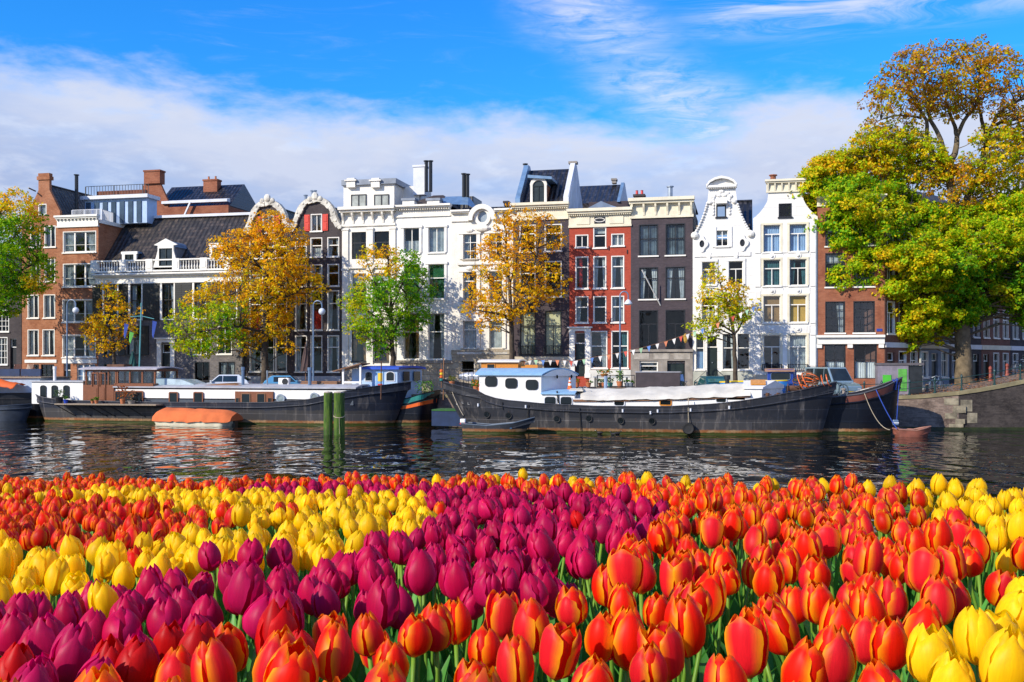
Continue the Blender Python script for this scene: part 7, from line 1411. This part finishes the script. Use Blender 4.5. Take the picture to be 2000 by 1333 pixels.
# quay railing by the bridge ramp
t_ = thing('quay_railing', 'dark green post and rail railing along the rising quay edge', 'railing'); RP = []
for px in (1640, 1688, 1722, 1776, 1826, 1878): p = rp(px, 0, QY + .55); RP.append(Vector((p.x, p.y, street(p.x))))
for x in (33.6, 35.4, 37.4, 39.6, 42): RP.append(Vector((x, QL[8][1] + .6, street(x))))
PAINT = mat('bottle_green_paint', (.012, .045, .045), .35, .2)
for p in RP: k = MB(); k.lathe([(.11, 0), (.11, .12), (.065, .16), (.055, .95), (.09, .98), (.09, 1.04), (.055, 1.1), (1e-4, 1.2)], tuple(p), 10); k.build('post', PAINT, t_, smooth=40)
for f in (.5, .92):
    k = MB(); k.tube([p + Vector((0, 0, f)) for p in RP], .026, 6); k.build('rail', PAINT, t_)
# cast lamp post, switch box, bollards, bicycle
p = Vector((33.1, 83.0, ground(33.1, 83.0))); t_ = thing('lamp_post', 'pale fluted cast iron lamp post beside the switch box under the elm', 'lamp post', p); k = MB(); k.lathe([(.34, 0), (.34, .12), (.22, .2), (.2, .95), (.26, 1.0), (.26, 1.1), (.14, 1.2), (.12, 1.9), (.16, 1.95), (.09, 2.05), (.075, 5.2)], (0, 0, 0), 12); k.build('pole', mat('pale_grey_iron', (.40, .41, .36), .6, .25, 3, 10), t_, smooth=40); k = MB(); k.lathe([(.08, 5.2), (.22, 5.3), (.3, 5.9), (.32, 5.95), (.12, 6.2), (1e-4, 6.35)], (0, 0, 0), 8); k.build('lamp_head', mat('old_lamp_head', (.1, .11, .1), .3, .2), t_)
p0 = rp(1714, 0, 79.6); p0.z = 0; t_ = thing('switch_box', 'grey street switch house with two bright green painted doors by the elm', 'switch box', (p0.x, p0.y, street(p0.x)), -TH); W = 57 * dep(1740, 79.6) / F; hh_ = 2.25; k = MB(); k.box(0, W, 0, 1.3, -.3, hh_); k.build('casing', mat('grey_box_paint', (.21, .19, .23), .7, .25, 1.5, 8, streak=.3), t_); k = MB(); k.box(-.06, W + 1.05, -.06, 1.36, hh_, hh_ + .16); k.build('lid', mat('dark_lid', (.10, .09, .10), .7, .2), t_)
GRN = mat('bright_green_paint', (.06, .42, .03), .5, .15); k = MB(); k.box(.35, .92, -.05, 0, .55, 1.55); k.box(.38, .44, -.07, -.05, 1.0, 1.1); k.build('green_door', GRN, t_); k = MB(); k.box(1.4, 1.98, -.04, 0, .4, 1.98); k.build('green_panel', mat('faded_green', (.09, .34, .05), .6, .3, 3, 7), t_); k = MB(); k.box(W, W + .95, .1, 1.2, -.2, hh_ - .02); k.build('dark_bay', mat('dark_bay_glass', (.02, .022, .025), .15, .4), t_)
for x, y, lab, m_, hh_ in ((36.2, 77.5, 'red brown street bollard beside the elm trunk', mat('bollard_red', (.28, .06, .04), .6, .3), 1.15), (38.2, 79, 'slim red bollard further up the ramp', MATS['bollard_red'], 1.0), (33.2, 75.6, 'squat worn brown bollard on the quay near the railing', mat('bollard_brown', (.22, .15, .10), .8, .3), .7), (30.9, 76.2, 'leaning low brown bollard near the lamp post', MATS['bollard_brown'], .6)):
    t_ = thing('bollard', lab, 'bollard', (x, y, ground(x, y)), 0, 'bollards on the ramp'); k = MB(); k.lathe([(.17, 0), (.15, .15), (.11, .2), (.10, hh_ * .75), (.13, hh_ * .78), (.12, hh_ * .9), (1e-4, hh_)], (0, 0, 0), 10); k.build('post', m_, t_, smooth=40)
def bike(x, y, rz, lab, m_):
    t_ = thing('bicycle', lab, 'bicycle', (x, y, ground(x, y)), rz, 'bicycles by the elm'); tilt = .12
    for wx in (-.52, .52):
        k = MB(); k.tube([(wx + .34 * math.cos(a_), 0, .35 + .34 * math.sin(a_)) for a_ in np.linspace(0, 6.2832, 25)], .022, 5); w_ = k.build('wheel', RUBBER, t_); k = MB(); [k.tube([(wx, 0, .35), (wx + .33 * math.cos(a_), 0, .35 + .33 * math.sin(a_))], .004, 3) for a_ in np.linspace(0, 6.28, 15)[:-1]]; k.build('spoke', GALV, w_)
    k = MB(); k.tube([(-.52, 0, .35), (-.05, 0, .32), (-.2, 0, .85), (-.52, 0, .35)], .02, 6); k.tube([(-.05, 0, .32), (.38, 0, .8)], .022, 6); k.tube([(-.17, 0, .75), (.36, 0, .78)], .02, 6); k.tube([(.52, 0, .35), (.36, 0, .95)], .02, 6); k.build('frame', m_, t_); k = MB(); k.tube([(.2, -.28, 1.0), (.34, -.2, 1.04), (.36, 0, .98), (.34, .2, 1.04), (.2, .28, 1.0)], .016, 6); k.build('handlebar', GALV, t_); k = MB(); k.box(-.34, -.08, -.08, .08, .9, .96); k.build('saddle', RUBBER, t_, bevel=.03)
bike(31.9, 77.8, 1.2, 'black bicycle leaning between lamp post and elm trunk', IRON); bike(32.6, 79.0, .3, 'dark blue bicycle standing behind the other near the elm trunk', BLUEST); bike(40, 80.5, .2, 'bicycle parked by the side street facades at the ramp', IRON)
# parasols and flag mast
for px, top, bot, m_, y0, lab in ((597, 672, 726, mat('brown_parasol', (.07, .042, .038), .9, .2), 79.5, 'folded brown parasol on the terrace before the dark twin house'), (259, 686, 728, mat('green_parasol', (.012, .07, .065), .9, .2), 79.8, 'folded dark green parasol behind the wooden wheelhouse')):
    p = rp(px, bot, y0); g = street(p.x); kk = dep(px, y0) / F; t_ = thing('parasol', lab, 'parasol', (p.x, p.y, g), 0, 'folded parasols'); z0, z1 = H - (bot - YH) * kk - g, H - (top - YH) * kk - g; k = MB(); NN = 16
    for i in range(7):
        f = i / 6; r = np.interp(f, [0, .15, .6, 1], [.36, .34, .2, .03])
        for j in range(NN): a_ = 2 * math.pi * j / NN; q = r * (1 + .22 * (j % 2)); k.v.append((q * math.cos(a_ + f), q * math.sin(a_ + f), z0 + (z1 - z0) * f))
    for i in range(6):
        for j in range(NN): k.f.append((i * NN + j, i * NN + (j + 1) % NN, (i + 1) * NN + (j + 1) % NN, (i + 1) * NN + j)); k.m.append(0)
    k.build('canopy', m_, t_); k = MB(); k.tube([(0, 0, 0), (0, 0, z1 + .12)], .035, 6); k.build('pole', BRWOOD, t_); k = MB(); k.box(-.35, .35, -.35, .35, 0, .1); k.build('base', GSTONE, t_)
p = rp(276, 0, 78.6); kk = dep(276, 78.6) / F; g = 2.2; t_ = thing('flag_mast', 'teal mast with cross yard and limp blue pennants behind the wheelhouse', 'mast', (p.x, p.y, g), -TH); zt, zy = H - (592 - YH) * kk - g, H - (620 - YH) * kk - g; mt = mat('teal_mast', (.10, .32, .34), .5, .2); k = MB(); k.tube([(-.25, 0, 0), (.0, 0, zt)], [.07, .05], 8); k.build('pole', mt, t_); k = MB(); k.tube([(-1.05, 0, zy + .05), (0, 0, zy + .1), (1.2, 0, zy - .15)], .03, 6); k.build('yard', mt, t_); k = MB(); [k.tube([(x, 0, zy), (0, 0, zt - .1)], .012, 4) for x in (-1, 1.15)]; k.build('stay', IRON, t_)
for x, z, m_, L in ((-1.6, zy - .5, ROPEB, 1.3), (1.05, zy - .3, ROPEB, 1.5), (-1.1, zy - 1.2, mat('green_pennant', (.1, .4, .06), .8, .1), 1.0)): k = MB(); k.add([(x, 0, z), (x + .34, .1, z - .1), (x + .1, -.05, z - L), (x - .1, .08, z - L * .8)], [(0, 1, 2, 3)]); k.build('pennant', m_, t_, fix=False)
# bunting
BC = [mat('flag_white', (.75, .72, .68), .85, .1), mat('flag_red', (.62, .10, .07), .85, .1), BOATW, mat('flag_green', (.35, .58, .36), .85, .1), mat('flag_blue', (.12, .25, .58), .85, .1), MATS['flag_white'], mat('flag_orange', (.70, .24, .12), .85, .1)]
t_ = thing('bunting', 'string of small white, red, green and blue pennants hung above the barge', 'bunting')
CP = [(1005, 709), (1040, 703), (1110, 704), (1118, 706), (1165, 697), (1215, 688), (1260, 678), (1310, 664), (1350, 650), (1395, 634), (1440, 614), (1478, 596)]; S = [rp(a_, c_, 78.2) for a_, c_ in CP]; k = MB(); k.tube(S, .018, 4); k.build('cord', BRWOOD, t_); i = 0; acc = 0
for a_, c_ in zip(S[:-1], S[1:]):
    L = (c_ - a_).length; n_ = max(1, round(L / .56))
    for j in range(n_): q = a_.lerp(c_, (j + .2) / n_); e = (c_ - a_).normalized() * .3; k = MB(); k.add([q, q + e, q + e * .5 + Vector((.02, .06 * ((i % 3) - 1), -.44))], [(0, 1, 2)]); k.build('pennant', BC[i % 7], t_, fix=False); i += 1
for px, py, lab in ((866, 700, 'bare wooden pole rising from the barge stern'), (744, 706, 'rusty thin mast beside the pale blue cabin'), ): q = rp(px, py, 72.5); z = 2.0; k = MB(); k.tube([(0, 0, z), (.03, 0, q.z)], .045, 6); tag(k.build('pole', RUSTY if px < 800 else BRWOOD, loc=(q.x, q.y, 0)), lab, 'pole')
lf2 = MB()
for _ in range(70): px = random.uniform(0, 2000); d = random.uniform(44, 66); x = (px - 1000) * d / F; r = random.uniform(.04, .08); a_ = random.random() * 6; lf2.add([(x + r * math.cos(a_ + q), d + r * math.sin(a_ + q), .012) for q in (0, 1.4, 3.1, 4.6)], [(0, 1, 2, 3)])
tag(lf2.build('floating_leaves', MATS['dry_leaf_orange'], fix=False), 'autumn leaves floating on the water', kind='stuff')
# ================================================================== tulip field on the near bank
def head_z(x, d): return H - .2917 - .065 * d + .036 * x
def proj(x, d, z): return 1000 + F * x / d, YH + F * (H - z) / d
FAR = [(-400, 942), (0, 942), (150, 941), (350, 946), (500, 944), (700, 940), (900, 941), (1200, 944), (1500, 950), (1700, 957), (2000, 970), (2400, 990)]
def yfar(x): return float(np.interp(x, [p[0] for p in FAR], [p[1] for p in FAR]))
PURPLE = [(-300, 1215), (0, 1195), (130, 1182), (250, 1142), (400, 1132), (470, 1104), (600, 1112), (700, 1087), (760, 1062), (850, 1042), (862, 1002), (790, 975), (650, 971), (480, 968), (420, 964), (560, 956), (700, 956), (850, 960), (1000, 965), (1130, 970), (1240, 990), (1297, 1010), (1292, 1060), (1200, 1095), (1090, 1135), (950, 1165), (880, 1198), (700, 1185), (480, 1215), (400, 1250), (330, 1290), (200, 1330), (0, 1400), (-300, 1420)]
YELLOW = [(-300, 988), (0, 972), (150, 965), (290, 961), (400, 966), (560, 970), (700, 972), (790, 974), (850, 990), (862, 1036), (762, 1062), (702, 1086), (600, 1110), (500, 1102), (440, 1110), (400, 1130), (250, 1140), (130, 1180), (0, 1195), (-300, 1215)]
ORD = [(-300, 990), (0, 984), (80, 977), (150, 984), (230, 984), (330, 999), (400, 1008), (450, 1024), (478, 1048), (430, 1044), (300, 1056), (240, 1086), (180, 1082), (100, 1072), (0, 1082), (-300, 1090)]
YR1 = [(1650, 900), (2600, 900), (2600, 1090), (2010, 1078), (1930, 1072), (1900, 1040), (1850, 1008), (1780, 978), (1700, 962), (1640, 952)]
YR2 = [(1775, 1275), (1830, 1215), (1880, 1192), (1960, 1165), (2100, 1150), (2600, 1150), (2600, 1700), (1790, 1700)]
def inp(x, y, poly): return bool(in_poly(np.array([[x, y]], float), poly)[0][0])
def bed(x, y):
    if inp(x, y, ORD): return 'red orange', 'left'
    if inp(x, y, PURPLE): return ('plain red', 'front') if (y > 1235 and 170 < x < 640 and random.random() < .5) else (('purple', 'band') if random.random() > .02 else ('plain red', 'band'))
    if inp(x, y, YELLOW): return ('yellow', 'middle') if random.random() > .03 else ('red orange', 'middle')
    if inp(x, y, YR1): return 'yellow', 'right'
    if inp(x, y, YR2): return 'yellow', 'corner'
    if y < yfar(x) + 9 and 820 < x < 1700 and random.random() < .3: return 'yellow', 'right'
    return 'orange', 'far' if y < 960 and x < 900 else 'front'
PETAL = vcol('tulip_petal', .46, .42, .2, 0, 'Col', 1.2, vein=.30)
STEMM = vcol('tulip_green', .45, .3, .3, 0, 'Col', 1.1)
COLS = {'orange': ((.80, .014, .002), (.98, .50, .006)), 'red orange': ((.76, .011, .004), (.96, .32, .006)), 'plain red': ((.60, .004, .006), (.70, .014, .010)), 'purple': ((.56, .003, .070), (.76, .018, .15)), 'yellow': ((.94, .60, .004), (.96, .70, .014))}
def petal_grid(a0, r0, open_, hgt, nu, nv, rng, inner, colr):
    """one cupped petal: nu rows up, nv across; radius swells then closes over"""
    vs, fs, cs = [], [], []; c0, c1 = np.array(COLS[colr][0]), np.array(COLS[colr][1]); lean = rng.normal(0, .04); tipw = rng.uniform(.8, 1.1); hh = hgt * rng.uniform(.94, 1.05); ta = rng.normal(0, .1)
    jit = rng.uniform(.88, 1.1); fl = rng.random() < .3; c0p = c0 * (1 - .5 * fl) + .5 * fl * np.array({'orange': (.72, .016, .05), 'red orange': (.68, .012, .045), 'purple': (.52, .008, .12)}.get(colr, c0))
    for i in range(nu + 1):
        s = i / nu
        r = r0 * (np.interp(s, [0, .08, .22, .42, .62, .8, .92, 1], [.16, .58, .88, 1.0, .95 + .1 * open_, .77 + .30 * open_, .54 + .46 * open_, .30 + .62 * open_])) + lean * r0 * s
        wd = np.interp(s, [0, .12, .35, .6, .78, .88, .95, 1], [.55, .90, 1.04, 1.05, 1.06, 1.05, .92, .45]) * (1.06 if inner else .90) * tipw ** (s > .6)
        for j in range(nv + 1):
            t_ = -1 + 2 * j / nv; a = a0 + ta * s + t_ * wd; rr = r * (1 + (.07 - .09 * inner) * t_ * t_ + .03 * math.exp(-(t_ / .16) ** 2) * (s > .1) * (s < .95))
            z = s * hh - .10 * hh * t_ * t_ * s * (1 if s > .5 else 0)
            vs.append((rr * math.cos(a), rr * math.sin(a), z))
            e = min(1, (max(0, abs(t_) - .42) / .58) ** 1.5 * (.72 + .28 * s) + max(0, s - .90) * 3.2); col = (c0p * (1 - e) + c1 * e) * jit
            if s < .1 and colr != 'purple': col = col * .45 + np.array((.35, .30, .05)) * .55
            cs.append(col)
    for i in range(nu):
        for j in range(nv): k = i * (nv + 1) + j; fs.append((k, k + 1, k + nv + 2, k + nv + 1))
    return vs, fs, cs
def mk(name, parts, m, smooth=True):
    vs, fs, cs = [], [], []
    for a, b, c in parts: o = len(vs); vs += list(a); fs += [tuple(i + o for i in f) for f in b]; cs += list(c)
    me = bpy.data.meshes.new(name); me.from_pydata([tuple(v) for v in vs], [], fs); me.materials.append(m)
    at = me.color_attributes.new('Col', 'FLOAT_COLOR', 'POINT'); at.data.foreach_set('color', np.concatenate([np.array(cs), np.ones((len(cs), 1))], 1).astype(np.float32).reshape(-1))
    me.polygons.foreach_set('use_smooth', [smooth] * len(fs)); return me
HH, HR = .073, .0268
def tube_part(pts, rs, n, c0, c1):
    q = MB(); q.tube(pts, rs, n); k = len(q.v); cs = [np.array(c0) + (np.array(c1) - np.array(c0)) * ((i // n) / max(1, len(pts) - 1)) for i in range(k)]; return q.v, q.f, cs
def blade(rng, L=.36, wmax=.026, n=6, az_=0):
    vs, cs, fs = [], [], []; ln = rng.uniform(.15, .55); c = np.array((.07, .25, .04)) * rng.uniform(.7, 1.4)
    for i in range(n + 1):
        s = i / n; w_ = wmax * math.sin(math.pi * (.12 + .88 * s) ** .8) if i < n else .001; x = .012 + ln * L * s ** 1.8 * .8; z = L * (s - .25 * ln * s * s)
        for q in (-1, 0, 1): p = Vector((x - abs(q) * w_ * .35, q * w_, z)); p.rotate(Euler((0, 0, az_))); vs.append(tuple(p)); cs.append(c * (1 + .15 * s) if q else c * 1.25)
    for i in range(n):
        for j in range(2): k = i * 3 + j; fs.append((k, k + 1, k + 4, k + 3))
    return vs, fs, cs
SL = .42
SG0, SG1 = (.09, .24, .03), (.22, .40, .04)
LIB = {}
for colr in COLS:
    L = []
    for v in range(7):
        rng = np.random.default_rng(100 + v + 50 * len(LIB)); op = [0, .08, .16, .30, .02, .22, .6][v] if colr != 'purple' else [0, .03, .08, .14, .02, .18, .06][v]
        hg = HH * (.98 + .2 * rng.random()); inner = [petal_grid(k * 2.094 + 1.047, HR * .89, op, hg * 1.0, 8, 10, rng, 1, colr) for k in range(3)]
        outer = [petal_grid(k * 2.094, HR * 1.05, op * 1.25, hg * rng.uniform(.9, 1.0), 9, 10, rng, 0, colr) for k in range(3)]
        ifl = inner + [([(0, 0, .004), (.006, 0, 0), (0, .006, 0), (-.006, 0, 0), (0, -.006, 0)], [(0, 1, 2), (0, 2, 3), (0, 3, 4), (0, 4, 1)], [np.array(SG1)] * 5)]
        L.append(dict(whole=mk('flower_head', ifl + outer, PETAL), inner=mk('flower_head', ifl, PETAL), petals=[mk('petal', [p], PETAL) for p in outer]))
    LIB[colr] = L
rng = np.random.default_rng(3)
STEMS = [mk('stem', [tube_part([(rng.normal(0, .02), rng.normal(0, .02), -SL), (rng.normal(0, .008), rng.normal(0, .008), -SL * .5), (0, 0, -.06), (0, 0, .004)], [.0042, .004, .0036, .0042], 6, SG0, SG1)], STEMM) for _ in range(5)]
BLADES = [mk('leaf', [blade(rng, rng.uniform(.28, .40), rng.uniform(.018, .030))], STEMM) for _ in range(8)]
# explicit nearest heads, read off the photograph (centre of head, colour)
O_, P_, Y_, R_ = 'orange', 'purple', 'yellow', 'plain red'
NEAR = [(30, 1215, P_), (60, 1262, P_), (135, 1208, P_), (180, 1230, P_), (78, 1295, P_), (133, 1290, P_), (240, 1228, P_), (290, 1158, P_), (258, 1190, P_), (325, 1218, P_), (20, 1320, R_), (215, 1300, R_), (255, 1305, R_), (330, 1255, R_), (372, 1275, R_), (400, 1202, P_), (445, 1255, O_), (505, 1218, P_), (535, 1255, R_), (585, 1265, R_), (565, 1215, P_), (470, 1165, P_), (510, 1180, P_), (545, 1155, P_), (610, 1165, P_), (645, 1240, O_), (648, 1292, O_), (345, 1308, O_), (430, 1320, O_), (540, 1318, O_),
        (722, 1236, O_), (808, 1234, O_), (852, 1222, O_), (765, 1285, O_), (980, 1207, O_), (1120, 1192, O_), (1047, 1156, P_), (985, 1150, P_), (1190, 1147, O_), (1252, 1126, O_), (1318, 1130, O_), (1216, 1182, O_), (1282, 1186, O_), (948, 1262, O_), (1042, 1235, O_), (1083, 1276, O_), (1175, 1248, O_), (1225, 1252, O_), (1150, 1322, O_), (1010, 1318, O_), (930, 1318, O_), (1302, 1270, O_), (1342, 1222, O_), (1268, 1290, O_),
        (1375, 1172, O_), (1350, 1195, O_), (1490, 1222, O_), (1462, 1265, O_), (1540, 1222, O_), (1600, 1176, O_), (1590, 1120, O_), (1690, 1152, O_), (1700, 1190, O_), (1740, 1170, O_), (1690, 1252, O_), (1645, 1235, O_), (1735, 1255, O_), (1790, 1226, O_), (1832, 1180, O_), (1865, 1170, O_), (1815, 1278, Y_), (1852, 1312, Y_), (1912, 1245, Y_), (1948, 1225, Y_), (1952, 1310, Y_), (1968, 1195, Y_), (2010, 1180, Y_), (1560, 1312, O_), (1620, 1308, O_), (1420, 1330, O_), (1500, 1140, O_), (1545, 1105, O_), (1410, 1105, O_), (1480, 1080, O_), (1675, 1055, O_), (1870, 1110, O_), (1910, 1075, O_),
        (40, 1140, Y_), (105, 1135, Y_), (70, 1178, Y_), (155, 1160, Y_), (210, 1180, Y_), (185, 1080, Y_), (115, 1060, 'red orange'), (240, 1128, Y_), (330, 1125, Y_), (420, 1085, Y_), (455, 1070, Y_), (565, 1100, Y_)]
def unproj(px, py):
    inv = .001714 * ((py - YH) - 130 + .036 * (px - 1000)); d = 1 / inv; return (px - 1000) * d / F, d
T = []                                                                        # x, d, colour, bed
for (px, py, c) in NEAR:
    x, d = unproj(px, py); T.append((x, d, c, bed(px, py)[1] if c != 'plain red' else 'front', 1))
pts = [(a[0], a[1]) for a in T]; cell = {}
def addc(x, d): cell.setdefault((int(x // .09), int(d // .09)), []).append((x, d))
for p in pts: addc(*p)
def free(x, d, r):
    i, j = int(x // .09), int(d // .09)
    return all((x - a) ** 2 + (d - b_) ** 2 > r * r for q in (-1, 0, 1) for w_ in (-1, 0, 1) for (a, b_) in cell.get((i + q, j + w_), ()))
sp = .0545
for d in np.arange(.78, 10.2, sp):
    for x in np.arange(-.78 * d - .3, .86 * d + .5, sp):
        xx, dd = x + rng.uniform(-.5, .5) * sp * 1.3, d + rng.uniform(-.5, .5) * sp * 1.3
        px, py = proj(xx, dd, head_z(xx, dd))
        if py < yfar(px) or px < -560 or px > 2700 or py > 1700: continue
        c, b_ = bed(px, py); r = {'purple': .061, 'yellow': .065}.get(c, .081) + (.012 if (c == 'orange' and dd < 2.8) else 0) + (.03 if b_ == 'corner' else 0)
        if rng.random() < (.10 if c != 'orange' else .06): continue
        if not free(xx, dd, r): continue
        addc(xx, dd); T.append((xx, dd, c, b_, 0))
LAB = {('orange', 'front'): ('orange red tulip with yellow petal edges in the broad bed nearest the camera', 'orange tulips in the front bed'), ('orange', 'far'): ('small orange tulip in the thin strip along the far edge of the flower bed', 'orange tulips along the far edge'),
       ('red orange', 'left'): ('red orange tulip in the patch between two yellow bands on the left', 'red orange tulips between yellow bands'), ('red orange', 'middle'): ('stray red orange tulip poking out among yellow tulips', 'stray red tulips among yellow'),
       ('plain red', 'front'): ('plain dark red tulip at the front edge of the magenta band', 'plain red tulips'), ('plain red', 'band'): ('stray red tulip inside the magenta band', 'stray red tulips among magenta'), ('purple', 'band'): ('magenta purple tulip in the band slanting across the flower bed', 'magenta tulips in the slanting band'), ('purple', 'front'): ('magenta purple tulip in the band slanting across the flower bed', 'magenta tulips in the slanting band'),
       ('yellow', 'middle'): ('yellow tulip in the middle band behind the magenta tulips', 'yellow tulips in the middle band'), ('yellow', 'right'): ('yellow tulip along the far right edge by the water', 'yellow tulips on the far right'), ('yellow', 'corner'): ('big yellow tulip in the bottom right corner clump', 'yellow tulips in the right corner')}
UNIQ = {(445, 1255): 'tall orange tulip left of centre rising above the plain red tulips', (1120, 1192): 'tall orange tulip standing clear on its bare stem below the magenta band tip',
        (290, 1158): 'magenta tulip standing tall and dark against the yellow ones at the left', (1302, 1270): 'wide open orange tulip near the bottom, right of centre', (115, 1060): 'large red orange tulip standing above the yellow ones at the far left'}
info = []
for i, (x, d, c, b_, near) in enumerate(T):
    z = head_z(x, d) + rng.normal(0, .021 if not near else .005); px, py = proj(x, d, z); size = rng.uniform(.76, 1.06) * (1.04 if c != 'yellow' or d > 1.6 else 1.12)
    lean = (rng.normal(0, .14), rng.normal(0, .14)); info.append([x, d, z, c, b_, size, lean, rng.uniform(0, 6.28), px, py])
vis = [i for i, a in enumerate(info) if -25 < a[8] < 2025 and a[9] < 1333 + 1100 * .034 / a[1]]
vis.sort(key=lambda i: info[i][1]); top300 = set(vis[:300])
for rank, i in enumerate(vis[:300]):
    x, d, z, c, b_, s, lean, rot, px, py = info[i]
    if i < len(NEAR): b_ = b_
    lab, grp = LAB.get((c, b_), LAB.get((c, 'front'), LAB[('orange', 'front')]))
    key = next((k for k in UNIQ if i < len(NEAR) and (NEAR[i][0], NEAR[i][1]) == k), None)
    if key: lab = UNIQ[key]
    root = thing('tulip', lab, 'tulip', (x, d, z - .037), 0, grp); root.rotation_euler = (lean[0], lean[1], rot); sz = s * rng.uniform(.9, 1.12); root.scale = (s, s, sz)
    v = LIB[c][int(rng.integers(0, 7))] if not (key == (1302, 1270)) else LIB[c][6]
    def child(nm, me, par, rz=0):
        o = bpy.data.objects.new(nm, me); sc.collection.objects.link(o); o.parent = par; o.rotation_euler = (0, 0, rz); return o
    if rank < 140:
        hd = child('flower_head', v['inner'], root)
        for p in v['petals']: child('petal', p, hd)
    else: child('flower_head', v['whole'], root)
    child('stem', STEMS[int(rng.integers(0, 5))], root)
    for q in range(2 if rank < 200 else 1):
        o = child('leaf', BLADES[int(rng.integers(0, 8))], root, float(rng.uniform(0, 6.28))); o.location = (0, 0, -SL)
# all the others: one mass
def numpy_mesh(me):
    n = len(me.vertices); co = np.empty(n * 3, np.float32); me.vertices.foreach_get('co', co); cl_ = np.empty(n * 4, np.float32); me.color_attributes['Col'].data.foreach_get('color', cl_)
    fs = np.array([[*p.vertices] if len(p.vertices) == 4 else [*p.vertices, -1] for p in me.polygons if len(p.vertices) in (3, 4)]); return co.reshape(-1, 3), cl_.reshape(-1, 4), fs
LOW = {}
for colr in COLS:
    L = []
    for v in range(6):
        r2 = np.random.default_rng(300 + v); op = [0, .05, .12, .22, .02, .16][v] * (.5 if colr == 'purple' else 1)
        parts = [petal_grid(k * 2.094 + 1.047, HR * .9, op, HH * 1.06, 5, 3, r2, 1, colr) for k in range(3)] + [petal_grid(k * 2.094, HR * 1.03, op * 1.2, HH * 1.03, 5, 4, r2, 0, colr) for k in range(3)]
        L.append(numpy_mesh(mk('low', parts, PETAL)))
    LOW[colr] = L
GL = []
for v in range(6):
    r2 = np.random.default_rng(400 + v)
    GL.append(numpy_mesh(mk('lowg', [tube_part([(r2.normal(0, .02), r2.normal(0, .02), -SL), (0, 0, -SL * .4), (0, 0, .004)], [.0045, .004, .004], 4, SG0, SG1)] + [(lambda b: ([(p[0], p[1], p[2] - SL) for p in b[0]], b[1], b[2]))(blade(r2, r2.uniform(.3, .42), .024, 4, r2.uniform(0, 6.28))) for _ in range(2)], STEMM)))
def mass(sel, lib, name, m, label):
    Vs, Cs, Fs = [], [], []; off = 0
    for i in sel:
        x, d, z, c, b_, s, lean, rot, px, py = info[i]; co, cl_, fs = lib(c)[int(rng.integers(0, 6))]
        M = np.array((Euler((lean[0], lean[1], rot)).to_matrix())) * s; Vs.append(co @ M.T + np.array([x, d, z - .037])); k = cl_.copy(); k[:, :3] *= rng.uniform(.82, 1.12); Cs.append(k); Fs.append(np.where(fs >= 0, fs + off, -1)); off += len(co)
    V = np.concatenate(Vs); C = np.concatenate(Cs); Fa = np.concatenate(Fs); me = bpy.data.meshes.new(name); n = len(Fa)
    me.vertices.add(len(V)); me.vertices.foreach_set('co', V.astype(np.float32).reshape(-1)); cnt = (Fa >= 0).sum(1); st = np.concatenate([[0], np.cumsum(cnt)[:-1]]); lv = Fa[Fa >= 0]
    me.loops.add(len(lv)); me.loops.foreach_set('vertex_index', lv.astype(np.int32)); me.polygons.add(n); me.polygons.foreach_set('loop_start', st.astype(np.int32)); me.update(calc_edges=True)
    at = me.color_attributes.new('Col', 'FLOAT_COLOR', 'POINT'); at.data.foreach_set('color', C.astype(np.float32).reshape(-1)); me.polygons.foreach_set('use_smooth', [True] * n); me.materials.append(m)
    o = bpy.data.objects.new(name, me); sc.collection.objects.link(o); tag(o, label, kind='stuff'); return o
rest = [i for i in range(len(info)) if i not in top300]
far = mass(rest, lambda c: LOW[c], 'tulip_blooms', PETAL, 'massed tulip blooms stretching back to the water in coloured bands')
mass(rest, lambda c: GL, 'tulip_foliage', STEMM, 'green tulip stems and leaves below the massed blooms')
print('tulips', len(info))
# soil under the tulips, sloping down to a low bank wall at the water
gb = MB(); N = 26; Ex = []
for i in range(N + 1):
    px = -1200 + 4400 * i / N
    px_ = min(max(px, -380), 2380); x, d = unproj(px_, yfar(px_)); d += .35; x = (px - 1000) * d / F; Ex.append((x, d))
lines = []
for (x, d) in Ex: lines.append([(x * f + (1 - f) * 0, d * f - (1 - f) * 4.0) for f in (1, .8, .55, .3, .1)] )
P = [[(p[0] * (1 if k < 3 else 1.0), p[1], head_z(p[0], p[1]) - SL) for k, p in enumerate(L)] for L in lines]
for i in range(N):
    for k in range(4): gb.quad(P[i][k], P[i + 1][k], P[i + 1][k + 1], P[i][k + 1])
tag(gb.build('field_soil', mat('dark_soil', (.055, .05, .03), .95, .4, 6, 30, bmp=.6), fix=False), kind='structure')
bw = MB()
for i in range(N):
    a, b_ = P[i][0], P[i + 1][0]; bw.add([(a[0], a[1], a[2]), (b_[0], b_[1], b_[2]), (b_[0], b_[1] + .25, b_[2] - .02), (a[0], a[1] + .25, a[2] - .02), (a[0], a[1] + .3, -1), (b_[0], b_[1] + .3, -1)], [(0, 1, 2, 3), (3, 2, 5, 4)])
tag(bw.build('bank_wall', BRICK_Q, fix=False), 'low brick bank wall below the tulip field at the water', 'bank wall')
